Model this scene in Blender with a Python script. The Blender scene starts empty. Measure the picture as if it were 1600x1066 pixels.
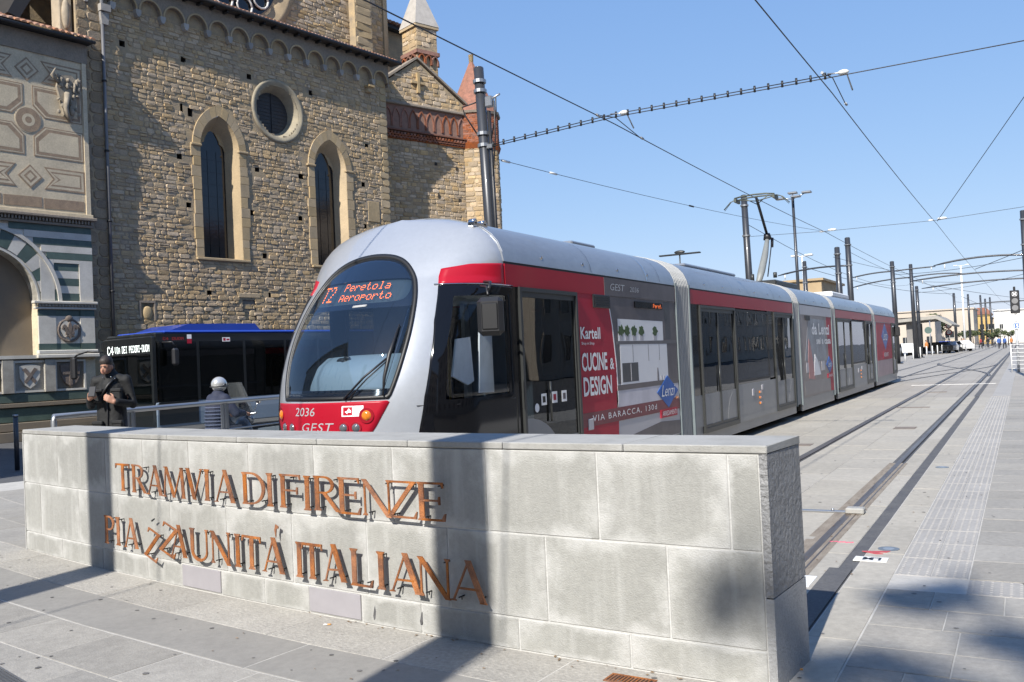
import bpy, math, random
from mathutils import Vector, Matrix
random.seed(7)
PI = math.pi
S = bpy.context.scene
COL = S.collection

# ---------------------------------------------------------------- camera, sky, sun, exposure
def rad(a): return math.radians(a)
YAW, PITCH, ROLL, EYE = rad(29.205), rad(1.1526), rad(2.634), 1.72
fwd = Vector((-math.sin(YAW)*math.cos(PITCH), math.cos(YAW)*math.cos(PITCH), math.sin(PITCH)))
rt0 = Vector((math.cos(YAW), math.sin(YAW), 0)); up0 = rt0.cross(fwd)
rt = rt0*math.cos(ROLL) - up0*math.sin(ROLL); up = rt.cross(fwd)
cam_d = bpy.data.cameras.new('camera'); cam = bpy.data.objects.new('camera', cam_d); COL.objects.link(cam)
cam.matrix_world = Matrix(((rt.x, up.x, -fwd.x, 0), (rt.y, up.y, -fwd.y, 0), (rt.z, up.z, -fwd.z, EYE), (0, 0, 0, 1)))
cam_d.sensor_width = 36; cam_d.lens = 1430*36/1600; cam_d.clip_start = .05; cam_d.clip_end = 4000
S.camera = cam

SUN_EL, SUN_AZ = rad(39.5), rad(176.1)          # azimuth clockwise from +Y
w = bpy.data.worlds.new('World'); S.world = w; w.use_nodes = True
nt = w.node_tree; bg = nt.nodes['Background']
sky = nt.nodes.new('ShaderNodeTexSky'); sky.sky_type = 'NISHITA'; sky.sun_disc = False
sky.sun_elevation = SUN_EL; sky.sun_rotation = SUN_AZ
sky.altitude = 0; sky.air_density = 1.0; sky.dust_density = 0.3; sky.ozone_density = 4.0
sp_ = nt.nodes.new('ShaderNodeSeparateColor'); cb_ = nt.nodes.new('ShaderNodeCombineColor'); nt.links.new(sky.outputs[0], sp_.inputs[0])
for ch_, (pw, kk) in enumerate(((.65, 1.265), (.5, 1.79), (.3, 3.34))):      # haze put into the sky colour: per-channel curve evens it top to horizon
    a_ = nt.nodes.new('ShaderNodeMath'); a_.operation = 'POWER'; a_.inputs[1].default_value = pw; nt.links.new(sp_.outputs[ch_], a_.inputs[0])
    b_ = nt.nodes.new('ShaderNodeMath'); b_.operation = 'MULTIPLY'; b_.inputs[1].default_value = kk; nt.links.new(a_.outputs[0], b_.inputs[0]); nt.links.new(b_.outputs[0], cb_.inputs[ch_])
nt.links.new(cb_.outputs[0], bg.inputs[0]); bg.inputs[1].default_value = .10
sd = bpy.data.lights.new('sun', 'SUN'); sd.energy = 4.8; sd.angle = rad(.53); sd.color = (1, .955, .885)
sun = bpy.data.objects.new('sun', sd); COL.objects.link(sun)
sv = Vector((math.sin(SUN_AZ)*math.cos(SUN_EL), math.cos(SUN_AZ)*math.cos(SUN_EL), math.sin(SUN_EL)))
sun.rotation_euler = (-sv).to_track_quat('-Z', 'Y').to_euler(); sun.location = (0, -20, 30)
S.view_settings.view_transform = 'Standard'; S.view_settings.look = 'None'
S.view_settings.gamma = 1; S.view_settings.use_curve_mapping = False
S.view_settings.exposure = 0.65

# ---------------------------------------------------------------- materials
MATS = {}
def mat(name, col, rough=.6, metal=0, col2=None, nscale=3, bump=0, bscale=40, vary=0, coat=0, emit=0, spec=.5, contrast=.2, stretch=None, alpha=None, fine=0):
    """noise-mottled surface: col/col2 blend by noise, 'vary' = brightness change piece by piece."""
    if name in MATS: return MATS[name]
    m = bpy.data.materials.new(name); m.use_nodes = True; MATS[name] = m
    n = m.node_tree.nodes; L = m.node_tree.links; b = n['Principled BSDF']
    b.inputs['Roughness'].default_value = rough; b.inputs['Metallic'].default_value = metal
    b.inputs['Specular IOR Level'].default_value = spec
    if coat: b.inputs['Coat Weight'].default_value = coat; b.inputs['Coat Roughness'].default_value = .05
    tc = n.new('ShaderNodeTexCoord'); src = tc.outputs['Object']
    if stretch:
        mp = n.new('ShaderNodeMapping'); mp.inputs['Scale'].default_value = stretch; L.new(src, mp.inputs[0]); src = mp.outputs[0]
    oi = n.new('ShaderNodeObjectInfo')
    if col2 is None: col2 = tuple(c*(1-contrast) for c in col)
    def noise(sc, det=5, ro=.6):
        t = n.new('ShaderNodeTexNoise'); t.inputs['Scale'].default_value = sc; t.inputs['Detail'].default_value = det; t.inputs['Roughness'].default_value = ro
        ad = n.new('ShaderNodeVectorMath'); ad.operation = 'ADD'; L.new(src, ad.inputs[0])
        cx = n.new('ShaderNodeCombineXYZ'); ml = n.new('ShaderNodeMath'); ml.operation = 'MULTIPLY'; ml.inputs[1].default_value = 37
        L.new(oi.outputs['Random'], ml.inputs[0]); L.new(ml.outputs[0], cx.inputs[0]); L.new(cx.outputs[0], ad.inputs[1])
        L.new(ad.outputs[0], t.inputs['Vector']); return t
    t = noise(nscale); rp = n.new('ShaderNodeValToRGB'); rp.color_ramp.elements[0].position = .32; rp.color_ramp.elements[1].position = .68
    rp.color_ramp.elements[0].color = (*col2, 1); rp.color_ramp.elements[1].color = (*col, 1)
    L.new(t.outputs['Fac'], rp.inputs[0]); c = rp.outputs[0]
    if fine:
        t3 = noise(nscale*14, 3, .7); mx = n.new('ShaderNodeMix'); mx.data_type = 'RGBA'; mx.blend_type = 'MULTIPLY'; mx.inputs[0].default_value = 1
        mr = n.new('ShaderNodeMapRange'); mr.inputs[1].default_value = .3; mr.inputs[2].default_value = .7; mr.inputs[3].default_value = 1-fine; mr.inputs[4].default_value = 1+fine
        L.new(t3.outputs['Fac'], mr.inputs[0]); L.new(c, mx.inputs[6]); L.new(mr.outputs[0], mx.inputs[7]); c = mx.outputs[2]
    if vary:
        g = n.new('ShaderNodeNewGeometry'); ad = n.new('ShaderNodeMath'); ad.operation = 'ADD'; L.new(g.outputs['Random Per Island'], ad.inputs[0]); L.new(oi.outputs['Random'], ad.inputs[1])
        fr = n.new('ShaderNodeMath'); fr.operation = 'FRACT'; L.new(ad.outputs[0], fr.inputs[0])
        hs = n.new('ShaderNodeHueSaturation'); mr = n.new('ShaderNodeMapRange'); mr.inputs[3].default_value = 1-vary; mr.inputs[4].default_value = 1+vary
        L.new(fr.outputs[0], mr.inputs[0]); L.new(mr.outputs[0], hs.inputs['Value'])
        m2 = n.new('ShaderNodeMath'); m2.operation = 'MULTIPLY'; m2.inputs[1].default_value = 7.3; L.new(fr.outputs[0], m2.inputs[0])
        f2 = n.new('ShaderNodeMath'); f2.operation = 'FRACT'; L.new(m2.outputs[0], f2.inputs[0])
        mr2 = n.new('ShaderNodeMapRange'); mr2.inputs[3].default_value = 1-vary; mr2.inputs[4].default_value = 1+vary; L.new(f2.outputs[0], mr2.inputs[0]); L.new(mr2.outputs[0], hs.inputs['Saturation'])
        L.new(c, hs.inputs['Color']); c = hs.outputs[0]
    L.new(c, b.inputs['Base Color'])
    if emit: L.new(c, b.inputs['Emission Color']); b.inputs['Emission Strength'].default_value = emit
    if bump:
        t2 = noise(bscale, 4, .6); bp = n.new('ShaderNodeBump'); bp.inputs['Strength'].default_value = bump; bp.inputs['Distance'].default_value = .02
        L.new(t2.outputs['Fac'], bp.inputs['Height']); L.new(bp.outputs[0], b.inputs['Normal'])
    if alpha is not None: b.inputs['Alpha'].default_value = alpha
    return m
def glass(name, tint, refl=.06, rough=.0, base=(.02, .025, .03), opaque=.35):
    """thin pane: part see-through, part dark body colour, sky reflection by angle"""
    if name in MATS: return MATS[name]
    m = bpy.data.materials.new(name); m.use_nodes = True; MATS[name] = m
    n = m.node_tree.nodes; L = m.node_tree.links; n.remove(n['Principled BSDF']); out = n['Material Output']
    tr = n.new('ShaderNodeBsdfTransparent'); tr.inputs[0].default_value = (*tint, 1)
    df = n.new('ShaderNodeBsdfDiffuse'); df.inputs[0].default_value = (*base, 1)
    mx = n.new('ShaderNodeMixShader'); mx.inputs[0].default_value = opaque; L.new(tr.outputs[0], mx.inputs[1]); L.new(df.outputs[0], mx.inputs[2])
    gl = n.new('ShaderNodeBsdfGlossy'); gl.inputs['Roughness'].default_value = rough; gl.inputs[0].default_value = (.95, .97, 1, 1)
    ge = n.new('ShaderNodeNewGeometry'); dt = n.new('ShaderNodeVectorMath'); dt.operation = 'DOT_PRODUCT'; L.new(ge.outputs['Normal'], dt.inputs[0]); L.new(ge.outputs['Incoming'], dt.inputs[1])
    ab = n.new('ShaderNodeMath'); ab.operation = 'ABSOLUTE'; L.new(dt.outputs['Value'], ab.inputs[0]); om = n.new('ShaderNodeMath'); om.operation = 'SUBTRACT'; om.inputs[0].default_value = 1; L.new(ab.outputs[0], om.inputs[1])
    pw = n.new('ShaderNodeMath'); pw.operation = 'POWER'; pw.inputs[1].default_value = 5; L.new(om.outputs[0], pw.inputs[0]); fr = n.new('ShaderNodeMapRange'); fr.inputs[3].default_value = .038; L.new(pw.outputs[0], fr.inputs[0])
    nz = n.new('ShaderNodeTexNoise'); nz.inputs['Scale'].default_value = .8; tc = n.new('ShaderNodeTexCoord'); L.new(tc.outputs['Object'], nz.inputs['Vector'])
    bp = n.new('ShaderNodeBump'); bp.inputs['Strength'].default_value = .06; bp.inputs['Distance'].default_value = .05; L.new(nz.outputs['Fac'], bp.inputs['Height'])
    L.new(bp.outputs[0], gl.inputs['Normal'])
    ad = n.new('ShaderNodeMath'); ad.operation = 'ADD'; ad.inputs[1].default_value = refl; L.new(fr.outputs[0], ad.inputs[0]); ad.use_clamp = True
    m2 = n.new('ShaderNodeMixShader'); L.new(ad.outputs[0], m2.inputs[0]); L.new(mx.outputs[0], m2.inputs[1]); L.new(gl.outputs[0], m2.inputs[2])
    L.new(m2.outputs[0], out.inputs[0]); return m

# ---------------------------------------------------------------- mesh builder
class MB:
    def __init__(s, xf=None): s.v = []; s.f = []; s.sm = []; s.xf = xf
    def add(s, vs, fs, smooth=False, M=None):
        k = len(s.v)
        for p in vs:
            p = Vector(p)
            if M is not None: p = M @ p
            if s.xf is not None: p = s.xf @ p
            s.v.append(p)
        for f in fs: s.f.append(tuple(i+k for i in f)); s.sm.append(smooth)
        return s
    def box(s, x0, x1, y0, y1, z0, z1, M=None):
        vs = [(x, y, z) for z in (z0, z1) for y in (y0, y1) for x in (x0, x1)]
        return s.add(vs, [(0, 2, 3, 1), (4, 5, 7, 6), (0, 1, 5, 4), (2, 6, 7, 3), (0, 4, 6, 2), (1, 3, 7, 5)], M=M)
    def rbox(s, x0, x1, y0, y1, z0, z1, b=.01, M=None):
        vs = []; idx = {}
        X = (x0, x1); Y = (y0, y1); Z = (z0, z1)
        for i in (0, 1):
            for j in (0, 1):
                for k in (0, 1):
                    sx, sy, sz = (1-2*i)*b, (1-2*j)*b, (1-2*k)*b
                    for a, p in (('x', (X[i], Y[j]+sy, Z[k]+sz)), ('y', (X[i]+sx, Y[j], Z[k]+sz)), ('z', (X[i]+sx, Y[j]+sy, Z[k]))):
                        idx[a, i, j, k] = len(vs); vs.append(p)
        g = lambda *a: idx[a]; F = []
        for i in (0, 1):
            q = [g('x', i, 0, 0), g('x', i, 1, 0), g('x', i, 1, 1), g('x', i, 0, 1)]; F.append(q if i else q[::-1])
            q = [g('y', 0, i, 0), g('y', 0, i, 1), g('y', 1, i, 1), g('y', 1, i, 0)]; F.append(q if i else q[::-1])
            q = [g('z', 0, 0, i), g('z', 1, 0, i), g('z', 1, 1, i), g('z', 0, 1, i)]; F.append(q if i else q[::-1])
        for i in (0, 1):
            for j in (0, 1):
                q = [g('x', i, j, 0), g('y', i, j, 0), g('y', i, j, 1), g('x', i, j, 1)]; F.append(q if i == j else q[::-1])
                q = [g('x', i, 0, j), g('x', i, 1, j), g('z', i, 1, j), g('z', i, 0, j)]; F.append(q if i == j else q[::-1])
                q = [g('y', 0, i, j), g('z', 0, i, j), g('z', 1, i, j), g('y', 1, i, j)]; F.append(q if i == j else q[::-1])
                for k in (0, 1):
                    q = [g('x', i, j, k), g('z', i, j, k), g('y', i, j, k)]; F.append(q if (i+j+k) % 2 else q[::-1])
        return s.add(vs, F, M=M)
    def prism(s, poly, a, b, axis='y', M=None):
        """poly 2D (u,w); extruded from a to b along axis"""
        n = len(poly)
        def P(u, w, d): return {'y': (u, d, w), 'x': (d, u, w), 'z': (u, w, d)}[axis]
        vs = [P(u, w_, a) for u, w_ in poly]+[P(u, w_, b) for u, w_ in poly]
        F = [tuple(range(n)), tuple(range(2*n-1, n-1, -1))]+[(i, i+n, (i+1) % n+n, (i+1) % n) for i in range(n)]
        return s.add(vs, F, M=M)
    def strip(s, A, B, a, b, M=None, axis='y'):
        """solid band between two equally long 2D outlines A (inner), B (outer), open ended"""
        n = len(A)
        def P(q, d): u, w_ = q; return {'y': (u, d, w_), 'x': (d, u, w_), 'z': (u, w_, d)}[axis]
        vs = [P(q, a) for q in A]+[P(q, a) for q in B]+[P(q, b) for q in A]+[P(q, b) for q in B]; F = []
        for i in range(n-1):
            F += [(i, i+1, n+i+1, n+i), (2*n+i, 3*n+i, 3*n+i+1, 2*n+i+1), (i, 2*n+i, 2*n+i+1, i+1), (n+i, n+i+1, 3*n+i+1, 3*n+i)]
        F += [(0, n, 3*n, 2*n), (n-1, 3*n-1, 4*n-1, 2*n-1)]
        return s.add(vs, F, M=M)
    def tube(s, pts, r, n=8, cap=True, M=None, smooth=True):
        pts = [Vector(p) for p in pts]; rs = r if isinstance(r, (list, tuple)) else [r]*len(pts)
        vs = []; F = []; ref = None
        for i, p in enumerate(pts):
            d = (pts[min(i+1, len(pts)-1)]-pts[max(i-1, 0)]).normalized()
            if ref is None: ref = Vector((0, 0, 1)) if abs(d.z) < .9 else Vector((1, 0, 0))
            a = d.cross(ref).normalized(); b = d.cross(a).normalized(); ref = (ref-d*ref.dot(d)).normalized()
            a = d.cross(ref).normalized(); b = d.cross(a)
            for k in range(n):
                t = 2*PI*k/n; vs.append(p+(a*math.cos(t)+b*math.sin(t))*rs[i])
        for i in range(len(pts)-1):
            for k in range(n): F.append((i*n+k, i*n+(k+1) % n, (i+1)*n+(k+1) % n, (i+1)*n+k))
        s.add(vs, F, smooth, M)
        if cap:
            k0 = len(s.v)-len(vs)
            s.f += [tuple(k0+j for j in range(n-1, -1, -1)), tuple(k0+(len(pts)-1)*n+j for j in range(n))]; s.sm += [False, False]
        return s
    def ball(s, c, r, n=12, m=8, M=None, smooth=True):
        r = r if isinstance(r, (tuple, list)) else (r, r, r); vs = [(c[0], c[1], c[2]-r[2])]; F = []
        for j in range(1, m):
            a = -PI/2+PI*j/m
            for k in range(n): t = 2*PI*k/n; vs.append((c[0]+r[0]*math.cos(a)*math.cos(t), c[1]+r[1]*math.cos(a)*math.sin(t), c[2]+r[2]*math.sin(a)))
        vs.append((c[0], c[1], c[2]+r[2])); e = len(vs)-1
        for k in range(n): F.append((0, 1+(k+1) % n, 1+k)); F.append((e, 1+(m-2)*n+k, 1+(m-2)*n+(k+1) % n))
        for j in range(m-2):
            for k in range(n): F.append((1+j*n+k, 1+j*n+(k+1) % n, 1+(j+1)*n+(k+1) % n, 1+(j+1)*n+k))
        return s.add(vs, F, smooth, M)
    def grid(s, P, nu, nv, smooth=True, M=None, keep=None):
        """P(i,j) for i<=nu, j<=nv"""
        vs = [P(i, j) for j in range(nv+1) for i in range(nu+1)]
        F = [(j*(nu+1)+i, j*(nu+1)+i+1, (j+1)*(nu+1)+i+1, (j+1)*(nu+1)+i) for j in range(nv) for i in range(nu) if keep is None or keep(i, j)]
        return s.add(vs, F, smooth, M)
    def bounds(s):
        return [Vector([f(p[i] for p in s.v) for i in range(3)]) for f in (min, max)]
ORG = {}
def tag(o, label=None, cat=None, group=None, kind=None):
    if label: o['label'] = label
    if cat: o['category'] = cat
    if group: o['group'] = group
    if kind: o['kind'] = kind
    return o
def link(name, me, parent, loc):
    o = bpy.data.objects.new(name, me); COL.objects.link(o)
    if parent is not None: o.parent = parent
    o.location = loc; return o
def obj(name, mb, m, parent=None, label=None, cat=None, group=None, kind=None, centre=True):
    """one mesh object; vertices given in the coordinates of the top-level thing"""
    po = ORG.get(parent.name, Vector((0, 0, 0))) if parent else Vector((0, 0, 0))
    c = Vector((0, 0, 0))
    if centre and mb.v:
        lo, hi = mb.bounds(); c = (lo+hi)/2
        if parent is None: c.z = lo.z
    me = bpy.data.meshes.new(name); me.from_pydata([p-c for p in mb.v], [], mb.f); me.materials.append(m)
    if any(mb.sm): me.polygons.foreach_set('use_smooth', mb.sm)
    o = link(name, me, parent, c-po); ORG[o.name] = c
    if parent is None: ORG[o.name] = c
    return tag(o, label, cat, group, kind)
def empty(name, loc=(0, 0, 0), rz=0, label=None, cat=None, group=None, scale=1):
    o = bpy.data.objects.new(name, None); COL.objects.link(o); o.location = loc; o.rotation_euler = (0, 0, rz); o.empty_display_size = .3
    ORG[o.name] = Vector((0, 0, 0)); return tag(o, label, cat, group)
def kids(o): return [c for c in bpy.data.objects if c.parent == o]
def copy_tree(o, loc=None, rz=None, label=None, group=None, parent=None, sc=None):
    c = o.copy(); COL.objects.link(c); ORG[c.name] = ORG.get(o.name, Vector((0, 0, 0)))
    if parent is not None: c.parent = parent
    if loc is not None: c.location = loc
    if rz is not None: c.rotation_euler = (0, 0, rz)
    if sc is not None: c.scale = sc
    if label: c['label'] = label
    if group: c['group'] = group
    for ch in list(o.children): copy_tree(ch, parent=c)
    return c
def text_geo(txt, size, shear=0, sx=1, ext=.002, spacing=1, bold=0):
    cu = bpy.data.curves.new('t', 'FONT'); cu.body = txt; cu.size = size; cu.shear = shear; cu.extrude = ext; cu.fill_mode = 'BOTH' if ext else 'FRONT'; cu.space_character = spacing; cu.offset = bold; cu.resolution_u = 3
    ob = bpy.data.objects.new('t', cu); COL.objects.link(ob); dg = bpy.context.evaluated_depsgraph_get()
    me = bpy.data.meshes.new_from_object(ob.evaluated_get(dg)); vs = [v.co.copy() for v in me.vertices]; fs = [tuple(p.vertices) for p in me.polygons]
    if not ext:
        seen = set(); keep = []
        for f in fs:
            key = tuple(sorted((round(vs[i].x, 4), round(vs[i].y, 4)) for i in f))
            if key not in seen: seen.add(key); keep.append(f)
        fs = keep
    bpy.data.objects.remove(ob); bpy.data.curves.remove(cu); bpy.data.meshes.remove(me)
    for v in vs: v.x *= sx
    return vs, fs
def text_fit(txt, x0, x1, y0, y1, ext=.002, shear=0, spacing=1, bold=0):
    """text scaled to fill the rectangle; returns verts (x,y,z=normal), faces"""
    vs, fs = text_geo(txt, 1, shear, 1, 1 if ext else 0, spacing, bold)
    a, b = min(v.x for v in vs), max(v.x for v in vs); c, d = min(v.y for v in vs), max(v.y for v in vs)
    return [Vector((x0+(v.x-a)/(b-a)*(x1-x0), y0+(v.y-c)/(d-c)*(y1-y0), ext*v.z)) for v in vs], fs
FONT57 = {'T': '1111100100001000010000100001000010 0'.replace(' ', ''), '2': '01110100010000100010001000100011111', 'P': '11110100011000111110100001000010000',
 'e': '00000000000111010001111111000001110', 'r': '00000000001011011001100001000010000', 't': '01000010001110001000010000100100110', 'o': '00000000000111010001100011000101110',
 'l': '01100001000010000100001000010001110', 'a': '00000000000111000001011111000101111', 'A': '00000011101000110001111111000110001', 'p': '00000000001111010001111101000010000',
 'C': '01110100011000010000100001000101110', '4': '00010001100101010010111110001000010', 'V': '10001100011000110001100010101000100', 'I': '01110001000010000100001000010001110',
 'D': '11110100011000110001100011000111110', 'E': '11111100001000011110100001000011111', 'O': '01110100011000110001100011000101110', 'R': '11110100011000111110101001001010001',
 '-': '00000000000000011111000000000000000', 'U': '10001100011000110001100011000101110', 'M': '10001110111010110101100011000110001', ' ': '0'*35}
def dots(mb, txt, fn, x0, x1, z0, z1, fill=.8):
    """dot-matrix lettering; fn(u,w)->point on the surface (outermost), four corners per dot"""
    n = len(txt); cw = (x1-x0)/(n*6-1); rh = (z1-z0)/7
    for i, ch in enumerate(txt):
        g = FONT57.get(ch, '0'*35)
        for r in range(7):
            for c in range(5):
                if g[r*5+c] == '1':
                    u = x0+(i*6+c)*cw; w_ = z1-(r+1)*rh; a = cw*fill; b = rh*fill
                    mb.add([fn(u, w_), fn(u+a, w_), fn(u+a, w_+b), fn(u, w_+b)], [(0, 1, 2, 3)])
def Mx(o, x, y, z):
    """matrix with given origin and axes"""
    x, y, z = Vector(x), Vector(y), Vector(z)
    return Matrix(((x.x, y.x, z.x, o[0]), (x.y, y.y, z.y, o[1]), (x.z, y.z, z.z, o[2]), (0, 0, 0, 1)))

# palette
m_granite = mat('pale_granite', (.36, .355, .33), .75, col2=(.30, .295, .275), nscale=1.6, bump=.25, bscale=60, vary=.05, fine=.10)
m_steel = mat('galvanised_steel', (.42, .43, .44), .35, .8, nscale=2, contrast=.15)
m_dkpole = mat('dark_painted_pole', (.045, .048, .055), .38, .2, nscale=2, contrast=.3, coat=.2)
m_black = mat('black_plastic', (.018, .018, .02), .45, contrast=.2)
m_rubber = mat('rubber', (.02, .02, .02), .8)
m_white = mat('white_enamel', (.78, .78, .76), .4, contrast=.05)
m_chrome = mat('chrome', (.7, .7, .7), .15, 1, contrast=.05)
m_insul = mat('white_insulator', (.75, .75, .73), .4)
# ---------------------------------------------------------------- ground
m_asph = mat('asphalt', (.10, .10, .102), .85, col2=(.075, .075, .077), nscale=.6, bump=.3, bscale=80, fine=.15)
m_conc = mat('track_concrete', (.33, .315, .285), .8, col2=(.27, .26, .24), nscale=.5, bump=.15, bscale=50, fine=.10)
m_mortar = mat('pale_mortar', (.48, .46, .42), .85, contrast=.2, nscale=6, bump=.3)
m_darkstrip = mat('dark_bitumen_strip', (.075, .075, .08), .8, col2=(.11, .108, .105), nscale=3, bump=.3, fine=.2)
m_slab = mat('grey_stone_slab', (.315, .297, .263), .78, col2=(.26, .245, .218), nscale=1.3, bump=.3, bscale=70, vary=.09, fine=.13)
m_slab2 = mat('rough_granite_slab', (.37, .350, .310), .85, col2=(.30, .283, .252), nscale=2.5, bump=.5, bscale=45, vary=.06, fine=.18)
m_slabd = mat('smooth_dark_slab', (.268, .255, .230), .7, col2=(.235, .224, .203), nscale=1.2, bump=.1, bscale=90, vary=.04, fine=.08)
m_tact = mat('tactile_tile', (.345, .33, .305), .75, col2=(.295, .282, .262), nscale=2, vary=.05, fine=.12)
m_trk = mat('track_slab', (.38, .353, .30), .8, col2=(.325, .303, .26), nscale=.9, bump=.25, bscale=60, vary=.06, fine=.13)
def far_ground():
    """joint lines take over from real slabs beyond about 30 m"""
    m = mat('far_paving', (.35, .325, .285), .85, col2=(.30, .28, .25), nscale=.25, fine=.06); n = m.node_tree.nodes; L = m.node_tree.links
    br = n.new('ShaderNodeTexBrick'); br.inputs['Scale'].default_value = 1; br.inputs['Mortar Size'].default_value = .012; br.inputs['Brick Width'].default_value = 1.2; br.inputs['Row Height'].default_value = .62
    br.inputs[1].default_value = (1, 1, 1, 1); br.inputs[2].default_value = (.9, .9, .9, 1); br.inputs[3].default_value = (.72, .70, .66, 1)
    tc = n.new('ShaderNodeTexCoord'); mp = n.new('ShaderNodeMapping'); mp.inputs['Rotation'].default_value = (0, 0, PI/2); L.new(tc.outputs['Object'], mp.inputs[0]); L.new(mp.outputs[0], br.inputs['Vector'])
    b = n['Principled BSDF']; c = b.inputs['Base Color'].links[0].from_socket; mx = n.new('ShaderNodeMix'); mx.data_type = 'RGBA'; mx.blend_type = 'MULTIPLY'; mx.inputs[0].default_value = 1
    L.new(c, mx.inputs[6]); L.new(br.outputs[0], mx.inputs[7]); L.new(mx.outputs[2], b.inputs['Base Color']); return m
g = MB(); g.add([(-1500, -1500, -.06), (1500, -1500, -.06), (1500, 1500, -.06), (-1500, 1500, -.06)], [(0, 1, 2, 3)])
obj('ground', g, m_asph, kind='structure', centre=False)
g = MB(); g.box(-7.15, -1.34, -12, 30.2, -.3, -.005)
trackbed = obj('track_bed', g, m_mortar, kind='structure', centre=False); ORG[trackbed.name] = Vector()
g = MB(); g.box(-12, 3.6, 30.2, 260, -.3, -.004)
obj('road_beyond', g, far_ground(), kind='structure', centre=False)
g = MB(); g.box(-1.22, 3.6, -12, 30.2, -.3, -.005)
platform = obj('platform_pavement', g, m_mortar, kind='structure', centre=False)
g = MB(); g.box(-1.34, -1.22, 4.5, 30.2, -.3, -.009); g.box(-1.38, -1.24, 30.2, 120, -.02, .0)
g.box(-1.40, -1.232, 4.9, 7.36, -.02, .004); obj('bitumen_joint', g, m_darkstrip, kind='structure', centre=False)
SL = {}
def slab(name, x0, x1, y0, y1, m, parent, th=.05, z=0., gap=.008, b=.002):
    w_, l_ = round(x1-x0-gap, 3), round(y1-y0-gap, 3); key = (w_, l_, m.name, th)
    if key not in SL:
        g = MB(); g.rbox(-w_/2, w_/2, -l_/2, l_/2, -th, 0, b); me = bpy.data.meshes.new(name); me.from_pydata(g.v, [], g.f); me.materials.append(m); SL[key] = me
    o = link(name, SL[key], parent, (round((x0+x1)/2, 3), round((y0+y1)/2, 3), z+random.uniform(-.0016, .0012)))
    o.rotation_euler = (random.uniform(-.001, .001), random.uniform(-.001, .001), 0); return o
# slabs between and beside the rails
cols = [(-3.0, -2.36), (-2.36, -1.72), (-1.56, -1.34), (-3.82, -3.16), (-4.49, -3.82), (-5.15, -4.49)]
for ci, (a, b_) in enumerate(cols):
    y = 5.5+.31*(ci % 2)*2
    while y < 30:
        l = 1.2 if ci != 2 else 2.4
        if not (ci in (3, 4, 5) and y < 6.2): slab('track_slab', a, b_, y, min(y+l, 30.2), m_trk, trackbed, gap=.006)
        y += l
# curb of pale slabs, tactile strip, platform slabs
y = 3.2
while y < 30:
    slab('curb_slab', -1.215, -.93, y, min(y+1.2, 30.2), m_trk, platform); y += 1.2
def tactile_mesh(w_, l_, dots_n=9):
    g = MB(); g.rbox(-w_/2, w_/2, -l_/2, l_/2, -.05, 0, .004)
    nx = int(w_/.055); ny = int(l_/.055)
    for i in range(nx):
        for j in range(ny):
            x = -w_/2+(i+.5)*w_/nx; yy = -l_/2+(j+.5)*l_/ny; r = .011; t = .007
            vs = [(x-r, yy-r*1.3, -.0005), (x+r, yy-r*1.3, -.0005), (x+r, yy+r*1.3, -.0005), (x-r, yy+r*1.3, -.0005), (x-t, yy-t, .0035), (x+t, yy-t, .0035), (x+t, yy+t, .0035), (x-t, yy+t, .0035)]
            g.add(vs, [(4, 5, 6, 7), (0, 1, 5, 4), (1, 2, 6, 5), (2, 3, 7, 6), (3, 0, 4, 7)])
    me = bpy.data.meshes.new('tactile_tile'); me.from_pydata(g.v, [], g.f); me.materials.append(m_tact); return me
tm = tactile_mesh(.242, .592)
for i in range(38):
    for x in (-.803, -.557): link('tactile_tile', tm, platform, (x, 7.3+.3+.6*i, random.uniform(-.001, .001)))
tm2 = tactile_mesh(.592, .41)
for i in range(4): link('tactile_tile', tm2, platform, (-.13+.6*i, 7.08, 0))
for i, (r0, r1) in enumerate([(3.4, 3.85), (3.85, 4.3), (4.3, 4.72), (4.72, 5.14), (5.14, 5.52), (5.52, 5.96), (5.96, 6.4), (6.4, 6.86)]):
    xs = [-.925, -.925+random.uniform(.25, .55)]
    while xs[-1] < 1.6: xs.append(xs[-1]+random.choice((.42, .55, .62, .7)))
    for a, b_ in zip(xs, xs[1:]): slab('paving_slab', a, b_, r0, r1, m_slab, platform)
y = 7.3
while y < 30:
    if y > 7.3:
        for a, b_ in ((-.43, .2), (.2, .83), (.83, 1.46)): slab('paving_slab', a+(.0), b_, y, min(y+.62, 30.2), m_slab, platform)
    else:
        for a, b_ in ((-.43, .2), (.2, .83), (.83, 1.46)): slab('paving_slab', a, b_, 7.3, 7.92, m_slab, platform)
    y += .62
# far tactile strip
g = MB(); g.box(-.9, -.43, 30.2, 95, -.02, .003); obj('tactile_strip', g, m_tact, kind='structure', centre=False)
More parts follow.
